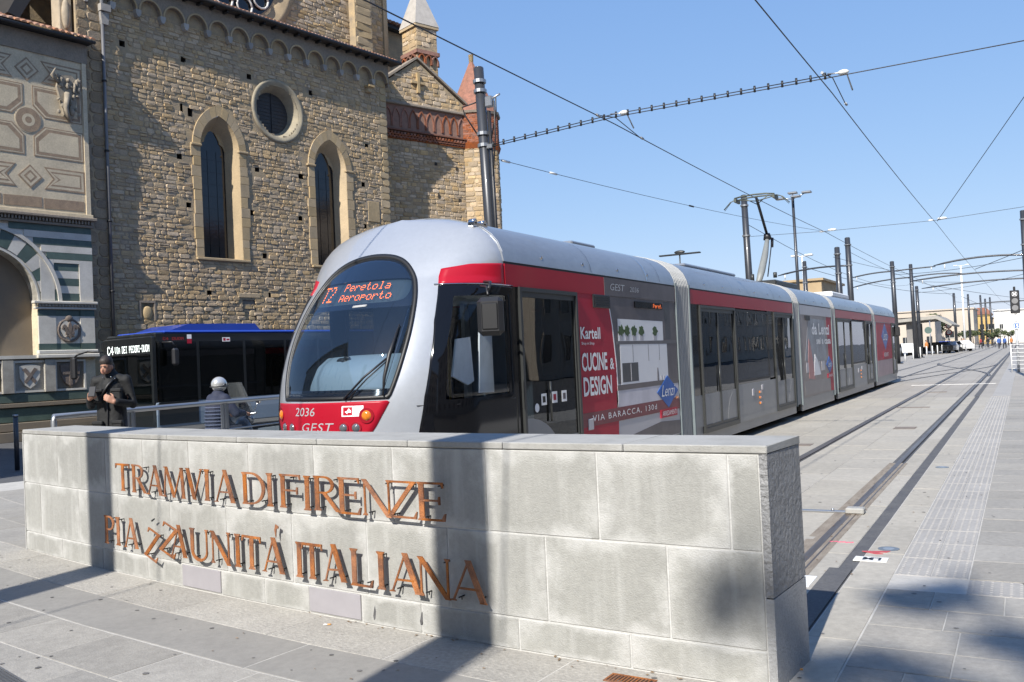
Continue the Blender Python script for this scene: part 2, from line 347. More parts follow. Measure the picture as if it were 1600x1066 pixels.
# rails: bitumen bed, steel head, dark groove, guard lip
m_rail = mat('worn_rail_steel', (.30, .255, .21), .42, .75, col2=(.16, .11, .075), nscale=1.2, stretch=(6, .4, 1), contrast=.3)
m_groove = mat('rail_groove', (.015, .014, .013), .9)
def rail_strips(path, z0=.0):
    out = []
    for (o0, o1, z, mm, nm) in ((-.085, .085, -.002, m_darkstrip, 'rail_bed'), (-.033, .033, .003, m_rail, 'rail_head'), (.033, .066, -.0, m_groove, 'rail_groove'), (.066, .08, .003, m_rail, 'guard_lip')):
        g = MB(); pts = []
        for i, p in enumerate(path):
            q = path[min(i+1, len(path)-1)]; r = path[max(i-1, 0)]; d = Vector((q[0]-r[0], q[1]-r[1], 0)).normalized(); nx = Vector((d.y, -d.x, 0)); pts.append((Vector((p[0], p[1], 0)), nx))
        vs = [];
        for p, nx in pts: vs += [p+nx*o0+Vector((0, 0, z+z0)), p+nx*o1+Vector((0, 0, z+z0))]
        g.add(vs, [(2*i, 2*i+1, 2*i+3, 2*i+2) for i in range(len(pts)-1)]); out.append((nm, g, mm))
    return out
def rail(path, z0=.0):
    st = rail_strips(path, z0); r = obj('rail', st[1][1], st[1][2], kind='structure', centre=False)
    for nm, g, mm in (st[0], st[2], st[3]): obj(nm, g, mm, r, centre=False)
def bend(x, y): return x+max(0, y-25)**1.2*.0009
for x in (-1.64, -3.08, -5.23, -6.67): rail([(bend(x, y), y) for y in (6.3, 12, 20, 25, 32, 40, 50, 65, 80, 100, 130, 170, 230)])
for (xa, ya, xb, yb) in ((-5.23, 36, -1.64, 66), (-6.67, 36, -3.08, 66), (-5.6, 74, -1.5, 46), (-10.5, 60, -6.7, 42), (-12, 62, -5.23, 47)):   # crossovers
    rail([(bend(xa+(xb-xa)*(3*t*t-2*t**3), ya+(yb-ya)*t), ya+(yb-ya)*t) for t in [k/16 for k in range(17)]], .006)
for y in (38.5,):   # painted stop lines across the tracks
    g = MB(); g.box(-3.9 if y != 45 else -7, -1.25 if y != 38.5 else -1.0, y, y+.10, -.01, .009); obj('painted_line', g, mat('road_paint', (.7, .7, .68), .7, fine=.2), kind='structure', centre=False)
g = MB(); g.box(-4.55, -3.3, 16.2, 16.55, -.02, .006); g.box(-3.0, -2.2, 25.6, 25.9, -.02, .006); g.box(-2.35, -1.95, 19.4, 19.9, -.02, .006); g.box(-2.9, -2.3, 33, 33.4, -.02, .006)
obj('drain_covers', g, mat('rusty_drain_iron', (.22, .18, .15), .8, col2=(.15, .13, .11), nscale=8, bump=.5, bscale=30), kind='structure', centre=False)
# rows of slabs that follow the curve of the sign wall
def wallY(X, off=0.):
    u = X+1.16; return 4.63-.0517*u+.0118*u*u-off
def wallN(X):
    d = Vector((1, -.0517+.0236*(X+1.16), 0)).normalized(); return d, Vector((d.y, -d.x, 0))     # tangent, outward normal (towards viewer)
def wp(X, off, z=0.):
    d, n = wallN(X); p = Vector((X, wallY(X), z))+n*off
    if off < 0 and X > -1.6: p.x -= off*.04*min(1, (X+1.6)/.4)
    return p
g = MB(); P = [wp(x, 3.1) for x in (-16, -13, -10, -9.2, -9.1, -7, -4, -1.21)]; Q = [wp(x, -4.4 if x < -9.15 else -.3) for x in (-16, -13, -10, -9.2, -9.1, -7, -4, -1.21)]
vs = []
for a, b_ in zip(P, Q): vs += [(a.x, a.y, -.0035), (b_.x, b_.y, -.0035)]
g.add(vs, [(2*i, 2*i+2, 2*i+3, 2*i+1) for i in range(7)])
plaza = obj('plaza_pavement', g, m_mortar, kind='structure', centre=False)
g = MB(); g.box(-30, -7.15, -5, 40, -.4, -.018); obj('street', g, m_asph, kind='structure', centre=False)
for r, (o0, o1, l, mm) in enumerate([(-.55, .0, 1.0, m_slab), (-1.1, -.55, .9, m_slab), (-1.7, -1.1, 1.0, m_slab), (-2.4, -1.7, 1.1, m_slab), (-3.2, -2.4, 1.0, m_slab), (-4.2, -3.2, 1.2, m_slab), (0.0, .5, 1.05, m_slab2), (.5, 1.0, 3.2, m_slabd), (1.0, 1.5, .78, m_slab), (1.5, 2.05, 1.0, m_slab), (2.05, 2.6, .85, m_slab), (2.6, 3.1, .9, m_slab)]):
    x = -13+.37*r
    XE = -1.222 if o0 >= 0 else -9.12
    if o0 < 0: x -= 2.5
    while x < XE:
        x2 = min(x+l*random.uniform(.88, 1.1), XE)
        if XE-x2 < .25: x2 = XE
        jx = .012/2; jo = .004
        c = [wp(x+jx, o1-jo), wp(x2-jx, o1-jo), wp(x2-jx, o0+jo), wp(x+jx, o0+jo)]
        m_ = [wp((x+x2)/2, o1-jo), wp((x+x2)/2, o0+jo)]
        top = [c[0], m_[0], c[1], c[2], m_[1], c[3]]; dz = random.uniform(-.0012, .0012)
        g = MB(); b_ = .002; cc = sum(top, Vector())/6
        g.add([Vector((p.x, p.y, -.05)) for p in top]+[Vector((p.x, p.y, dz-b_)) for p in top]+[Vector((p.x+(cc.x-p.x)*.012, p.y+(cc.y-p.y)*.012, dz)) for p in top],
              [tuple(range(12, 18))]+[(k*6+i, k*6+(i+1) % 6, k*6+6+(i+1) % 6, k*6+6+i) for k in (0, 1) for i in range(6)])
        obj('paving_slab', g, mm, plaza); x = x2
# ---------------------------------------------------------------- sign wall
def granite_block(name, base, low, edge):
    """fine grained stone with lime bloom along the edges of every block"""
    m = mat(name, base, .8, col2=low, nscale=2.2, bump=.35, bscale=110, vary=.045, fine=.08); n = m.node_tree.nodes; L = m.node_tree.links; b = n['Principled BSDF']
    tc = n.new('ShaderNodeTexCoord'); sp = n.new('ShaderNodeSeparateXYZ'); L.new(tc.outputs['Generated'], sp.inputs[0])
    def tri(o):
        a = n.new('ShaderNodeMath'); a.operation = 'SUBTRACT'; L.new(o, a.inputs[0]); a.inputs[1].default_value = .5
        c = n.new('ShaderNodeMath'); c.operation = 'ABSOLUTE'; L.new(a.outputs[0], c.inputs[0]); return c.outputs[0]
    mxx = n.new('ShaderNodeMath'); mxx.operation = 'MAXIMUM'; L.new(tri(sp.outputs[0]), mxx.inputs[0]); L.new(tri(sp.outputs[2]), mxx.inputs[1])
    nz = n.new('ShaderNodeTexNoise'); nz.inputs['Scale'].default_value = 3.5; nz.inputs['Detail'].default_value = 6; nz.inputs['Roughness'].default_value = .65
    oi = n.new('ShaderNodeObjectInfo'); ad = n.new('ShaderNodeVectorMath'); ad.operation = 'ADD'; L.new(tc.outputs['Object'], ad.inputs[0])
    cx = n.new('ShaderNodeCombineXYZ'); ml = n.new('ShaderNodeMath'); ml.operation = 'MULTIPLY'; ml.inputs[1].default_value = 51; L.new(oi.outputs['Random'], ml.inputs[0]); L.new(ml.outputs[0], cx.inputs[1]); L.new(cx.outputs[0], ad.inputs[1]); L.new(ad.outputs[0], nz.inputs['Vector'])
    mr = n.new('ShaderNodeMapRange'); mr.inputs[1].default_value = .35; mr.inputs[2].default_value = .7; mr.inputs[3].default_value = -.13; mr.inputs[4].default_value = .15; L.new(nz.outputs['Fac'], mr.inputs[0])
    s_ = n.new('ShaderNodeMath'); s_.operation = 'ADD'; L.new(mxx.outputs[0], s_.inputs[0]); L.new(mr.outputs[0], s_.inputs[1])
    m2 = n.new('ShaderNodeMapRange'); m2.interpolation_type = 'SMOOTHSTEP'; m2.inputs[1].default_value = .30; m2.inputs[2].default_value = .58; L.new(s_.outputs[0], m2.inputs[0]); 
    m3 = n.new('ShaderNodeMath'); m3.operation = 'MULTIPLY'; m3.inputs[1].default_value = .75; L.new(m2.outputs[0], m3.inputs[0])
    # drip streaks, stretched downwards
    mp = n.new('ShaderNodeMapping'); mp.inputs['Scale'].default_value = (9, 9, .7); L.new(ad.outputs[0], mp.inputs[0]); n2 = n.new('ShaderNodeTexNoise'); n2.inputs['Scale'].default_value = 1; n2.inputs['Detail'].default_value = 3; L.new(mp.outputs[0], n2.inputs['Vector'])
    m4 = n.new('ShaderNodeMapRange'); m4.inputs[1].default_value = .52; m4.inputs[2].default_value = .75; m4.inputs[4].default_value = .45; L.new(n2.outputs['Fac'], m4.inputs[0])
    mm = n.new('ShaderNodeMath'); mm.operation = 'MAXIMUM'; L.new(m3.outputs[0], mm.inputs[0]); L.new(m4.outputs[0], mm.inputs[1])
    c = b.inputs['Base Color'].links[0].from_socket; mix = n.new('ShaderNodeMix'); mix.data_type = 'RGBA'; L.new(mm.outputs[0], mix.inputs[0]); L.new(c, mix.inputs[6]); mix.inputs[7].default_value = (*edge, 1)
    L.new(mix.outputs[2], b.inputs['Base Color']); return m
m_block = granite_block('lime_stained_granite', (.315, .312, .288), (.270, .268, .248), (.48, .476, .455))
m_cap = granite_block('granite_coping', (.30, .295, .272), (.26, .255, .237), (.37, .365, .345))
m_lime = mat('white_lime_joint', (.50, .495, .475), .85, contrast=.15, nscale=12, bump=.4)
m_rough = mat('hammered_granite', (.25, .25, .25), .5, col2=(.20, .20, .20), nscale=4, bump=1.0, bscale=26, fine=.15)
m_rough.node_tree.nodes['Bump'].inputs['Distance'].default_value = .03
m_plaque = mat('smooth_lilac_stone', (.31, .295, .31), .45, contrast=.08, nscale=8)
T_ = .53
sw = empty('sign_wall', (0, 0, 0), 0, 'long low curved granite wall with rusty letters standing in front of the tram', 'sign wall'); ORG[sw.name] = Vector()
g = MB(); XS = [-9.02+i*(9.02-1.196)/24 for i in range(25)]
F_ = [wp(x, -.006) for x in XS]; Bk = [wp(x, -T_+.02) for x in XS]
vs = []
for a, b_ in zip(F_, Bk): vs += [(a.x, a.y, -.05), (a.x, a.y, 1.183), (b_.x, b_.y, -.05), (b_.x, b_.y, 1.183)]
g.add(vs, [(4*i, 4*i+4, 4*i+5, 4*i+1) for i in range(24)]+[(4*i+1, 4*i+5, 4*i+7, 4*i+3) for i in range(24)]+[(4*i+2, 4*i+3, 4*i+7, 4*i+6) for i in range(24)]+[(0, 1, 3, 2), (96, 98, 99, 97)])
obj('wall_core', g, m_lime, sw)
def cblock(name, xa, xb, z0, z1, o0, o1, m, j=.005, bev=.004, nseg=3):
    """block bent along the wall: outward offset o1 (front) to o0 (back)"""
    g = MB(); xa += j; xb -= j; z0 += j*.8; z1 -= j*.8; b_ = bev
    ring = [(o0, z0), (o1-b_, z0), (o1, z0+b_), (o1, z1-b_), (o1-b_, z1), (o0, z1)]
    vs = []
    st = [(xa, b_), (xa+b_, 0)]+[(xa+(xb-xa)*k/nseg, 0) for k in range(1, nseg)]+[(xb-b_, 0), (xb, b_)]
    for x, q in st:
        for o_, z in ring: vs.append(wp(x, min(o_, o1-q) if o_ > (o0+o1)/2 else o_, z+(q if z < (z0+z1)/2 else -q)*(1 if o_ > o0 else 0)))
    n = 6; F = [tuple(range(n)), tuple(range(len(vs)-1, len(vs)-1-n, -1))]+[(k*n+i, (k+1)*n+i, (k+1)*n+(i+1) % n, k*n+(i+1) % n) for k in range(len(st)-1) for i in range(n)]
    g.add(vs, F); return obj(name, g, m, sw)
J0 = [-9.05, -8.18, -7.35, -6.57, -6.04, -5.51, -4.98, -4.49, -3.97, -3.44, -2.69, -1.96, -1.2]
J1 = [-9.05, -8.66, -7.8, -7.04, -6.2, -5.42, -4.65, -3.9, -3.2, -2.48, -1.72, -1.2]
J2 = [-9.05, -8.23, -7.25, -6.6, -5.9, -5.12, -4.39, -3.64, -2.88, -2.12, -1.36, -1.2]
for a, b_ in zip(J0, J0[1:]):
    if a in (-6.04, -4.49):
        cblock('stone_block', a, b_, 0, .19, -.25, -.001, m_block); cblock('plaque', a+.005, b_-.005, .015, .186, -.02, .007, m_plaque, j=.002, bev=.002)
    else: cblock('stone_block', a, b_, 0, .192, -.25, random.uniform(-.001, .001), m_block)
for Js, z0, z1 in ((J1, .192, .69), (J2, .69, 1.186)):
    for a, b_ in zip(Js, Js[1:]): cblock('stone_block', a, b_, z0, z1, -.25, random.uniform(-.001, .0015), m_block)
JC = [-9.06, -8.1, -7.15, -6.2, -5.25, -4.35, -3.5, -2.75, -1.95, -1.15]
for a, b_ in zip(JC, JC[1:]): cblock('coping_slab', a, b_, 1.185, 1.231, -T_, .004, m_cap, j=.003, bev=.005)
for z0, z1, mm in ((0, .46, m_block), (.463, 1.187, m_rough)):     # end slabs, hammered above
    g = MB(); a = wp(-1.197, .002); b_ = wp(-1.155, .002); c = wp(-1.155, -T_); c.x = -1.109; d = c+Vector((-.045, 0, 0))
    vs = [(p.x, p.y, z) for z in (z0+.002, z1-.002) for p in (a, b_, c, d)]; g.add(vs, [(0, 1, 2, 3), (7, 6, 5, 4), (0, 4, 5, 1), (1, 5, 6, 2), (2, 6, 7, 3), (3, 7, 4, 0)])
    obj('end_slab', g, mm if mm is m_rough else mat('end_granite', (.36, .36, .355), .65, col2=(.30, .30, .295), nscale=3, bump=.5, bscale=60, fine=.12), sw)
for z0, z1 in ((0, .46), (.463, 1.187)):
    g = MB(); a = wp(-9.055, .002); b_ = wp(-9.055, -T_); g.add([(a.x, a.y, z0), (a.x-.01, a.y, z0), (b_.x-.01, b_.y, z0), (b_.x, b_.y, z0), (a.x, a.y, z1), (a.x-.01, a.y, z1), (b_.x-.01, b_.y, z1), (b_.x, b_.y, z1)],
        [(0, 1, 2, 3), (7, 6, 5, 4), (0, 4, 5, 1), (1, 5, 6, 2), (2, 6, 7, 3), (3, 7, 4, 0)]); obj('end_slab', g, m_block, sw)
# ---- serif letters, unit box 0..a wide, 0..1 high
def arc(cx, cy, rx, ry, a0, a1, n=12): return [(cx+rx*math.cos(rad(a0+(a1-a0)*i/n)), cy+ry*math.sin(rad(a0+(a1-a0)*i/n))) for i in range(n+1)]
def glyph(ch, a):
    W, H_, s = .175, .06, .055; P = []
    def bar(x0, x1, y0, y1): P.append([(x0, y0), (x1, y0), (x1, y1), (x0, y1)])
    def stem(x, w=W, serif=(1, 1), y0=0, y1=1):
        P.append([(x-w/2, y0), (x+w/2, y0), (x+w/2, y1), (x-w/2, y1)])
        for k, y in ((0, y0), (1, y1)):
            if serif[k]: sgn = 1 if k == 0 else -1; P.append([(x-w/2-s, y), (x-w/2-s, y+sgn*.018), (x-w/2, y+sgn*H_*1.3), (x+w/2, y+sgn*H_*1.3), (x+w/2+s, y+sgn*.018), (x+w/2+s, y)][::sgn])
    def diag(x0, y0, x1, y1, w): P.append([(x0-w/2, y0), (x0+w/2, y0), (x1+w/2, y1), (x1-w/2, y1)])
    def foot(x, y, w=.1, k=1): P.append([(x-w/2-s, y), (x+w/2+s, y), (x+w/2+s*.4, y+.035*k), (x-w/2-s*.4, y+.035*k)][::k])
    t = .06
    if ch == 'I': stem(a/2)
    elif ch == 'T':
        stem(a/2, serif=(1, 0), y1=.93); bar(.0, a, .93, 1); P.append([(0, 1), (0, .82), (.03, .83), (.07, .94)]); P.append([(a, 1), (a-.07, .94), (a-.03, .83), (a, .82)])
    elif ch in 'EFL':
        stem(.14, serif=(1, 1))
        if ch in 'EF': bar(.14, a-.03, .945, 1); P.append([(a-.03, 1), (a-.1, .945), (a-.045, .85), (a-.02, .85)]); bar(.14, a-.16, .5, .55); P.append([(a-.19, .42), (a-.14, .42), (a-.14, .63), (a-.19, .63), (a-.21, .53)])
        if ch in 'EL': bar(.14, a, 0, .055); P.append([(a, 0), (a+.04, .2), (a, .2), (a-.1, .055)])
    elif ch == 'N': stem(.09, t, (1, 0)); stem(a-.09, t, (0, 1)); diag(a-.09, -.02, .07, 1, .17); P.append([(-.01, 1), (.0, .975), (.12, .975), (.12, 1)])
    elif ch == 'Z': bar(.04, a, .945, 1); P.append([(.04, 1), (.02, .83), (.05, .83), (.12, .945)]); bar(0, a, 0, .055); P.append([(a, 0), (a+.03, .2), (a, .2), (a-.1, .055)]); diag(.1, .03, a-.1, .97, .17)
    elif ch == 'A': diag(.06, 0, a/2, .97, t); diag(a-.1, 0, a/2, 1.03, .185); bar(.06+(a/2)*.33, a-.22, .3, .35); foot(.06, 0); foot(a-.1, 0, .13)
    elif ch == 'V': diag(a/2, -.03, .1, 1, .18); diag(a/2, .02, a-.06, 1, t); foot(.1, 1, .13, -1); foot(a-.06, 1, .1, -1)
    elif ch == 'M': diag(.07, 0, .17, 1, t); diag(a*.5, 0, .19, 1, .14); diag(a*.5, 0, a-.19, 1, t); diag(a-.09, 0, a-.19, 1, .15); foot(.07, 0); foot(a-.09, 0, .13); foot(.17, 1, .07, -1); foot(a-.19, 1, .07, -1)
    elif ch == 'U':
        stem(.15, W, (0, 1), y0=.3); stem(a-.1, t, (0, 1), y0=.3); c = (.15+a-.1)/2; R = (a-.1-.15)/2
        o_ = arc(c, .3, R+.05, .33, 180, 360); i_ = arc(c+.02, .3, R-.05, .24, 180, 360); P.append(('band', i_, o_))
    elif ch in 'PR':
        stem(.14); R = .25; cx = a*.5 if ch == 'P' else a*.42; rx = (a-cx) if ch == 'P' else (a*.82-cx)
        o_ = [(.14, .995)]+arc(cx, .745, rx, .25, 90, -90)+[(.14, .495)]; i_ = [(.14, .945)]+arc(cx, .745, rx-.12, .2, 90, -90)+[(.14, .545)]; P.append(('band', i_, o_))
        if ch == 'R': diag(a-.05, 0, a*.42, .52, .16); foot(a-.03, 0, .1)
    elif ch == 'D':
        stem(.14); cx = a*.38; o_ = [(.14, 1)]+arc(cx, .5, a-cx, .5, 90, -90, 18)+[(.14, 0)]; i_ = [(.14, .945)]+arc(cx, .5, a-cx-.15, .445, 90, -90, 18)+[(.14, .055)]; P.append(('band', i_, o_))
    return P
m_corten = mat('rusty_weathering_steel', (.40, .145, .04), .75, col2=(.12, .05, .028), nscale=7, bump=.6, bscale=120, vary=.1, fine=.25)
L1 = [("T",-6.94,-6.70),("R",-6.67,-6.44),("A",-6.42,-6.19),("M",-6.18,-5.86),("V",-5.85,-5.62),("I",-5.63,-5.50),("A",-5.46,-5.21),("D",-5.12,-4.85),("I",-4.86,-4.74),("F",-4.69,-4.46),("I",-4.46,-4.34),("R",-4.33,-4.08),("E",-4.09,-3.88),("N",-3.86,-3.60),("Z",-3.64,-3.39),("E",-3.38,-3.16)]
L2 = [("P",-7.18,-7.0),("I",-6.99,-6.88),("A",-6.83,-6.60),("Z",-6.51,-6.31),("Z",-6.27,-6.04),("A",-6.10,-5.87),("U",-5.83,-5.57),("N",-5.54,-5.29),("I",-5.26,-5.15),("T",-5.15,-4.93),("A",-4.91,-4.67),("I",-4.57,-4.45),("T",-4.48,-4.27),("A",-4.26,-4.04),("L",-4.00,-3.80),("I",-3.78,-3.66),("A",-3.64,-3.38),("N",-3.40,-3.14),("A",-3.14,-2.87)]
def letter(ch, xa, xb, z0, z1, tilt=0, dz=0, off=.062):
    h = z1-z0; a = (xb-xa)*1.0/h; xm = (xa+xb)/2; d, n = wallN(xm); o_ = wp(xa, off, z0+dz); 
    M = Mx(o_, d, (0, 0, 1), n) @ Matrix.Rotation(tilt, 4, Vector((0, 0, 1)))
    g = MB()
    for k, p in enumerate(glyph(ch, a)):
        e = .0006*k
        if p[0] == 'band': A_ = [(x*h, y*h) for x, y in p[1]]; B_ = [(x*h, y*h) for x, y in p[2]]; g.strip(A_, B_, -.007+e*.3, .001+e, M=M, axis='z')
        else: g.prism([(x*h, y*h) for x, y in p], -.007+e*.3, .001+e, axis='z', M=M)
    o = obj('letter', g, m_corten, sw); pn = MB()
    for q in ((.22 if ch not in 'IT' else a/2/1, .08), ((a-.2) if ch not in 'IFTP' else a/2, .9 if ch not in 'ALD' else .12)):
        c = M @ Vector((q[0]*h, q[1]*h, -.006)); pn.tube([c, c-n*(off-.008)], .005, 6); pn.tube([c-n*.03, c-n*.03+Vector((0, 0, -.02))], .004, 5)
    obj('fixing_pin', pn, m_black, o)
for ch, a, b_ in L1: letter(ch, a, b_, .738+random.uniform(-.004, .004), .978+random.uniform(-.003, .003), random.uniform(-.01, .01))
for i, (ch, a, b_) in enumerate(L2):
    z0, z1, tl, dz = .262, .508, random.uniform(-.012, .012), 0
    if i == 3: tl, dz = -.30, -.03
    if i == 4: tl, dz = -.28, .035
    if i == 13: tl = .05
    letter(ch, a, b_, z0, z1, tl, dz)
d, n = wallN(-4.72); M = Mx(wp(-4.78, .05, .535), d, (0, 0, 1), n)      # grave accent over the last A of UNITA
g = MB(); g.prism([(0, .035), (.012, .075), (.045, .06), (.04, .045), (.022, .045), (.012, -.02)], -.006, .002, axis='z', M=M); obj('accent', g, m_corten, sw)
d, n = wallN(-6.28); g = MB(); g.prism([(0, 0), (.045, .02), (.05, .012), (.006, -.012)], -.006, .002, axis='z', M=Mx(wp(-6.40, .05, .52), d, (0, 0, 1), n)); obj('fixing_pin', g, m_black, sw)
for x, z, l in ((-3.86, .03, .1), (-3.45, .05, .085)):               # dark scars low on the wall
    d, n = wallN(x); g = MB(); g.prism([(0, 0), (.012, .01), (.02, l*.6), (.012, l), (.003, l*.7), (-.006, l*.3)], -.01, .002, axis='z', M=Mx(wp(x, 0, z), d, (0, 0, 1), n)); obj('scar', g, m_darkstrip, sw)
g = MB(); g.add([(-1.80, 5.2, .0012), (-1.50, 5.2, .0012), (-1.52, 14, .0012), (-1.76, 14, .0012)], [(0, 1, 2, 3)]); obj('rail_dirt', g, mat('brown_rail_dirt', (.27, .235, .19), .95, col2=(.17, .14, .11), nscale=5, stretch=(3, .6, 1), fine=.25), kind='structure', centre=False)
g = MB(); g.box(-1.72+.06, -1.43, 6.72, 7.05, -.01, .0035); obj('white_patch', g, mat('white_ground_paint', (.75, .75, .73), .6, fine=.1), kind='structure', centre=False)
# small things on the ground
m_disc = mat('blue_grey_enamel', (.15, .17, .19), .4)
for i, (x, y, l) in enumerate(((-1.07, 8.17, 'nearest blue-grey round survey disc set in the pale curb beside the LM marking'), (-1.05, 13.6, 'second blue-grey round disc set further along the pale curb'))):
    g = MB(); g.tube([(x, y, -.01), (x, y, .004)], .085, 20, smooth=False); o = obj('marker_disc', g, m_disc, None, l, 'ground marker', 'discs set in the curb')
    g = MB(); g.tube([(x, y, .003), (x, y, .0055)], .045, 16, smooth=False); ORG[o.name] = Vector(o.location); obj('disc_centre', g, mat('disc_pale', (.24, .28, .33), .5), o)
g = MB(); M = Mx((-1.15, 7.74, 0), (1, 0, 0), (0, 1, 0), (0, 0, 1)); g.prism([(-.125, -.075), (.125, -.075), (.125, .075), (-.125, .075)], -.003, .0045, axis='z', M=M)
lm = obj('painted_marking', g, mat('white_ground_paint', (.75, .75, .73), .6, fine=.1), None, 'white painted rectangle with the black letters LM upside down on the pale curb', 'marking'); ORG[lm.name] = Vector(lm.location)
vs, fs = text_fit('LM', -.075, .06, -.045, .045, .001, bold=.03)
g = MB(); g.add(vs, fs, M=Mx((-1.15, 7.74, .0062), (-1, 0, 0), (0, -1, 0), (0, 0, 1))); obj('letters', g, m_black, lm)
g = MB(); random.seed(3)
for a in (20, 150): g.prism([(-.02, -.015), (.12, -.03), (.16, .02), (.02, .03)], -.002, .0035+a*1e-6, axis='z', M=Mx((-1.2+a*.0006, 8.02-a*.0004, 0), (math.cos(rad(a)), math.sin(rad(a)), 0), (-math.sin(rad(a)), math.cos(rad(a)), 0), (0, 0, 1)))
obj('spray_mark', g, mat('red_spray_paint', (.45, .08, .09), .8, fine=.3), None, 'smudged red spray paint cross beside the LM marking', 'paint mark')
g = MB()
for k in range(6): g.prism([(-.01, -.008), (.02, -.008), (.022, .008), (-.012, .01)], -.002, .0035, axis='z', M=Mx((-1.56+k*.033, 8.34+.01*(k % 2), 0), (.8, .6, 0), (-.6, .8, 0), (0, 0, 1)))
obj('spray_letters', g, mat('pink_spray_paint', (.8, .12, .22), .7), None, 'tiny pink sprayed characters beside the near rail', 'paint mark')
def butt(x, y, az, l, nm='cigarette_end'):
    dx, dy = math.cos(az), math.sin(az); g = MB(); g.tube([(x, y, .006), (x+dx*.025, y+dy*.025, .006)], .005, 7); g2 = MB(); g2.tube([(x+dx*.025, y+dy*.025, .006), (x+dx*.05, y+dy*.05, .006)], .0052, 7)
    o = obj(nm, g, m_white, None, l, 'cigarette end'); ORG[o.name] = Vector(o.location); obj('filter', g2, mat('orange_filter', (.6, .3, .1), .8), o)
butt(-1.16, 4.98, .1, 'cigarette end with orange filter at the foot of the right end of the granite wall')
butt(-4.18, 4.72, .5, 'cigarette end on the rough slabs in front of the second lilac plaque')
m_leaf = mat('dry_leaf', (.22, .14, .07), .8, contrast=.4, vary=.3)
random.seed(11); g = MB()
for k in range(90):
    if k < 40: x = random.uniform(-4.6, -1.6); d_, n_ = wallN(x); p = wp(x, random.choice((random.uniform(.01, .06), random.uniform(.05, .9))), .004)
    else: y = random.uniform(7, 13); p = Vector((random.uniform(-1.78, -1.5) if k < 70 else random.uniform(-1.7, .2), y, .006))
    a = random.uniform(0, 6.3); l = random.uniform(.006, .018); c, s_ = math.cos(a)*l, math.sin(a)*l
    g.add([p+Vector((c, s_, 0)), p+Vector((-s_*.5, c*.5, .004)), p+Vector((-c, -s_, .002)), p+Vector((s_*.5, -c*.5, .003))], [(0, 1, 2, 3)])
tag(obj('leaf_litter', g, m_leaf, kind='stuff'), 'scattered dry leaf bits and grit on the paving')
random.seed(17); g = MB()
for k in range(210):      # trodden gum and drops of oil
    if k < 90: x = random.uniform(-9, -1.4); p = wp(x, random.uniform(.05, 2.0), .0028)
    elif k < 150: p = Vector((random.uniform(-1.2, .9), random.uniform(4.2, 16), .0028))
    else: p = Vector((random.uniform(-4.6, -1.75), random.uniform(7, 26), .0028))
    r = random.uniform(.006, .02); g.add([p+Vector((r*math.cos(t)*random.uniform(.8, 1.2), r*math.sin(t)*random.uniform(.8, 1.2), 0)) for t in [2*PI*q/7 for q in range(7)]], [tuple(range(7))])
tag(obj('gum_spots', g, mat('trodden_gum', (.13, .125, .12), .8, vary=.4), kind='stuff'), 'dark trodden gum spots scattered over the paving')
# stop bar across the near rail
sb = empty('rail_stop', (-1.85, 9.8, 0), 0, 'low grey metal stop bar with a block lying across the near rail', 'rail stop')
g = MB(); g.rbox(-.42, .2, -.03, .03, .0, .02, .005); obj('bar', g, m_steel, sb); g = MB(); g.rbox(.18, .36, -.07, .07, .0, .06, .012); obj('block', g, m_granite, sb)
g = MB(); g.tube([(.05, 0, .02), (.05, 0, .04)], .015, 8); obj('bolt', g, m_steel, sb)
# grated drain at the lower left and a grate at the wall foot
def grate(x, y, rz, n, l, wd, label):
    r = empty('drain_grate', (x, y, .001), rz, label, 'drain'); g = MB(); g.box(-l/2, l/2, -wd/2, -wd/2+.012, -.02, .004); g.box(-l/2, l/2, wd/2-.012, wd/2, -.02, .004); g.box(-l/2, -l/2+.012, -wd/2+.012, wd/2-.012, -.02, .0038); g.box(l/2-.012, l/2, -wd/2+.012, wd/2-.012, -.02, .0038); obj('frame', g, m_corten if 'wall' in label else m_steel, r)
    g = MB(); g.box(-l/2+.01, l/2-.01, -wd/2+.01, wd/2-.01, -.03, .0005); obj('pit', g, m_groove, r)
    g = MB(); s = (l-.04)/n; [g.box(-l/2+.02+s*k, -l/2+.02+s*(k+.55), -wd/2+.014, wd/2-.014, -.01, .003) for k in range(n)]; obj('bars', g, m_steel if 'wall' not in label else m_corten, r)
grate(-5.33, 3.22, -.25, 34, 1.0, .10, 'narrow slotted drain grate at the lower left corner of the paving')
grate(-1.9, wallY(-1.9)-.17, -.06, 11, .26, .12, 'small rusty drain grate at the foot of the granite wall')
# ---------------------------------------------------------------- church
random.seed(21)
FA = rad(8.1); fe = Vector((math.sin(FA), math.cos(FA), 0)); fn = Vector((math.cos(FA), -math.sin(FA), 0))
C0 = -28.5*fn
church = empty('church', C0, rad(90-8.1), 'medieval rubble stone church wall with lancet windows, round window and corbel arches', 'church')
# local frame: x along the wall (away from the camera), y into the wall, z up
m_stone = mat('rubble_stone', (.50, .37, .225), .9, col2=(.35, .265, .165), nscale=2.0, bump=.6, bscale=22, vary=.17, fine=.2)
m_stonew = mat('warm_rubble_stone', (.50, .37, .225), .9, col2=(.36, .27, .17), nscale=2.5, bump=.7, bscale=22, vary=.24, fine=.2)
m_dress = mat('dressed_sandstone', (.45, .335, .19), .85, col2=(.35, .265, .155), nscale=1.5, bump=.3, bscale=40, vary=.10, fine=.12)
m_mort = mat('old_lime_mortar', (.44, .33, .19), .95, col2=(.25, .205, .15), nscale=2, bump=.8, bscale=25)
m_frieze = mat('smooth_grey_masonry', (.27, .225, .175), .9, col2=(.22, .185, .145), nscale=1.2, bump=.5, bscale=18, fine=.15)
m_brick = mat('red_brick', (.29, .105, .055), .9, col2=(.18, .075, .045), nscale=5, bump=.8, bscale=30, vary=.25, fine=.3)
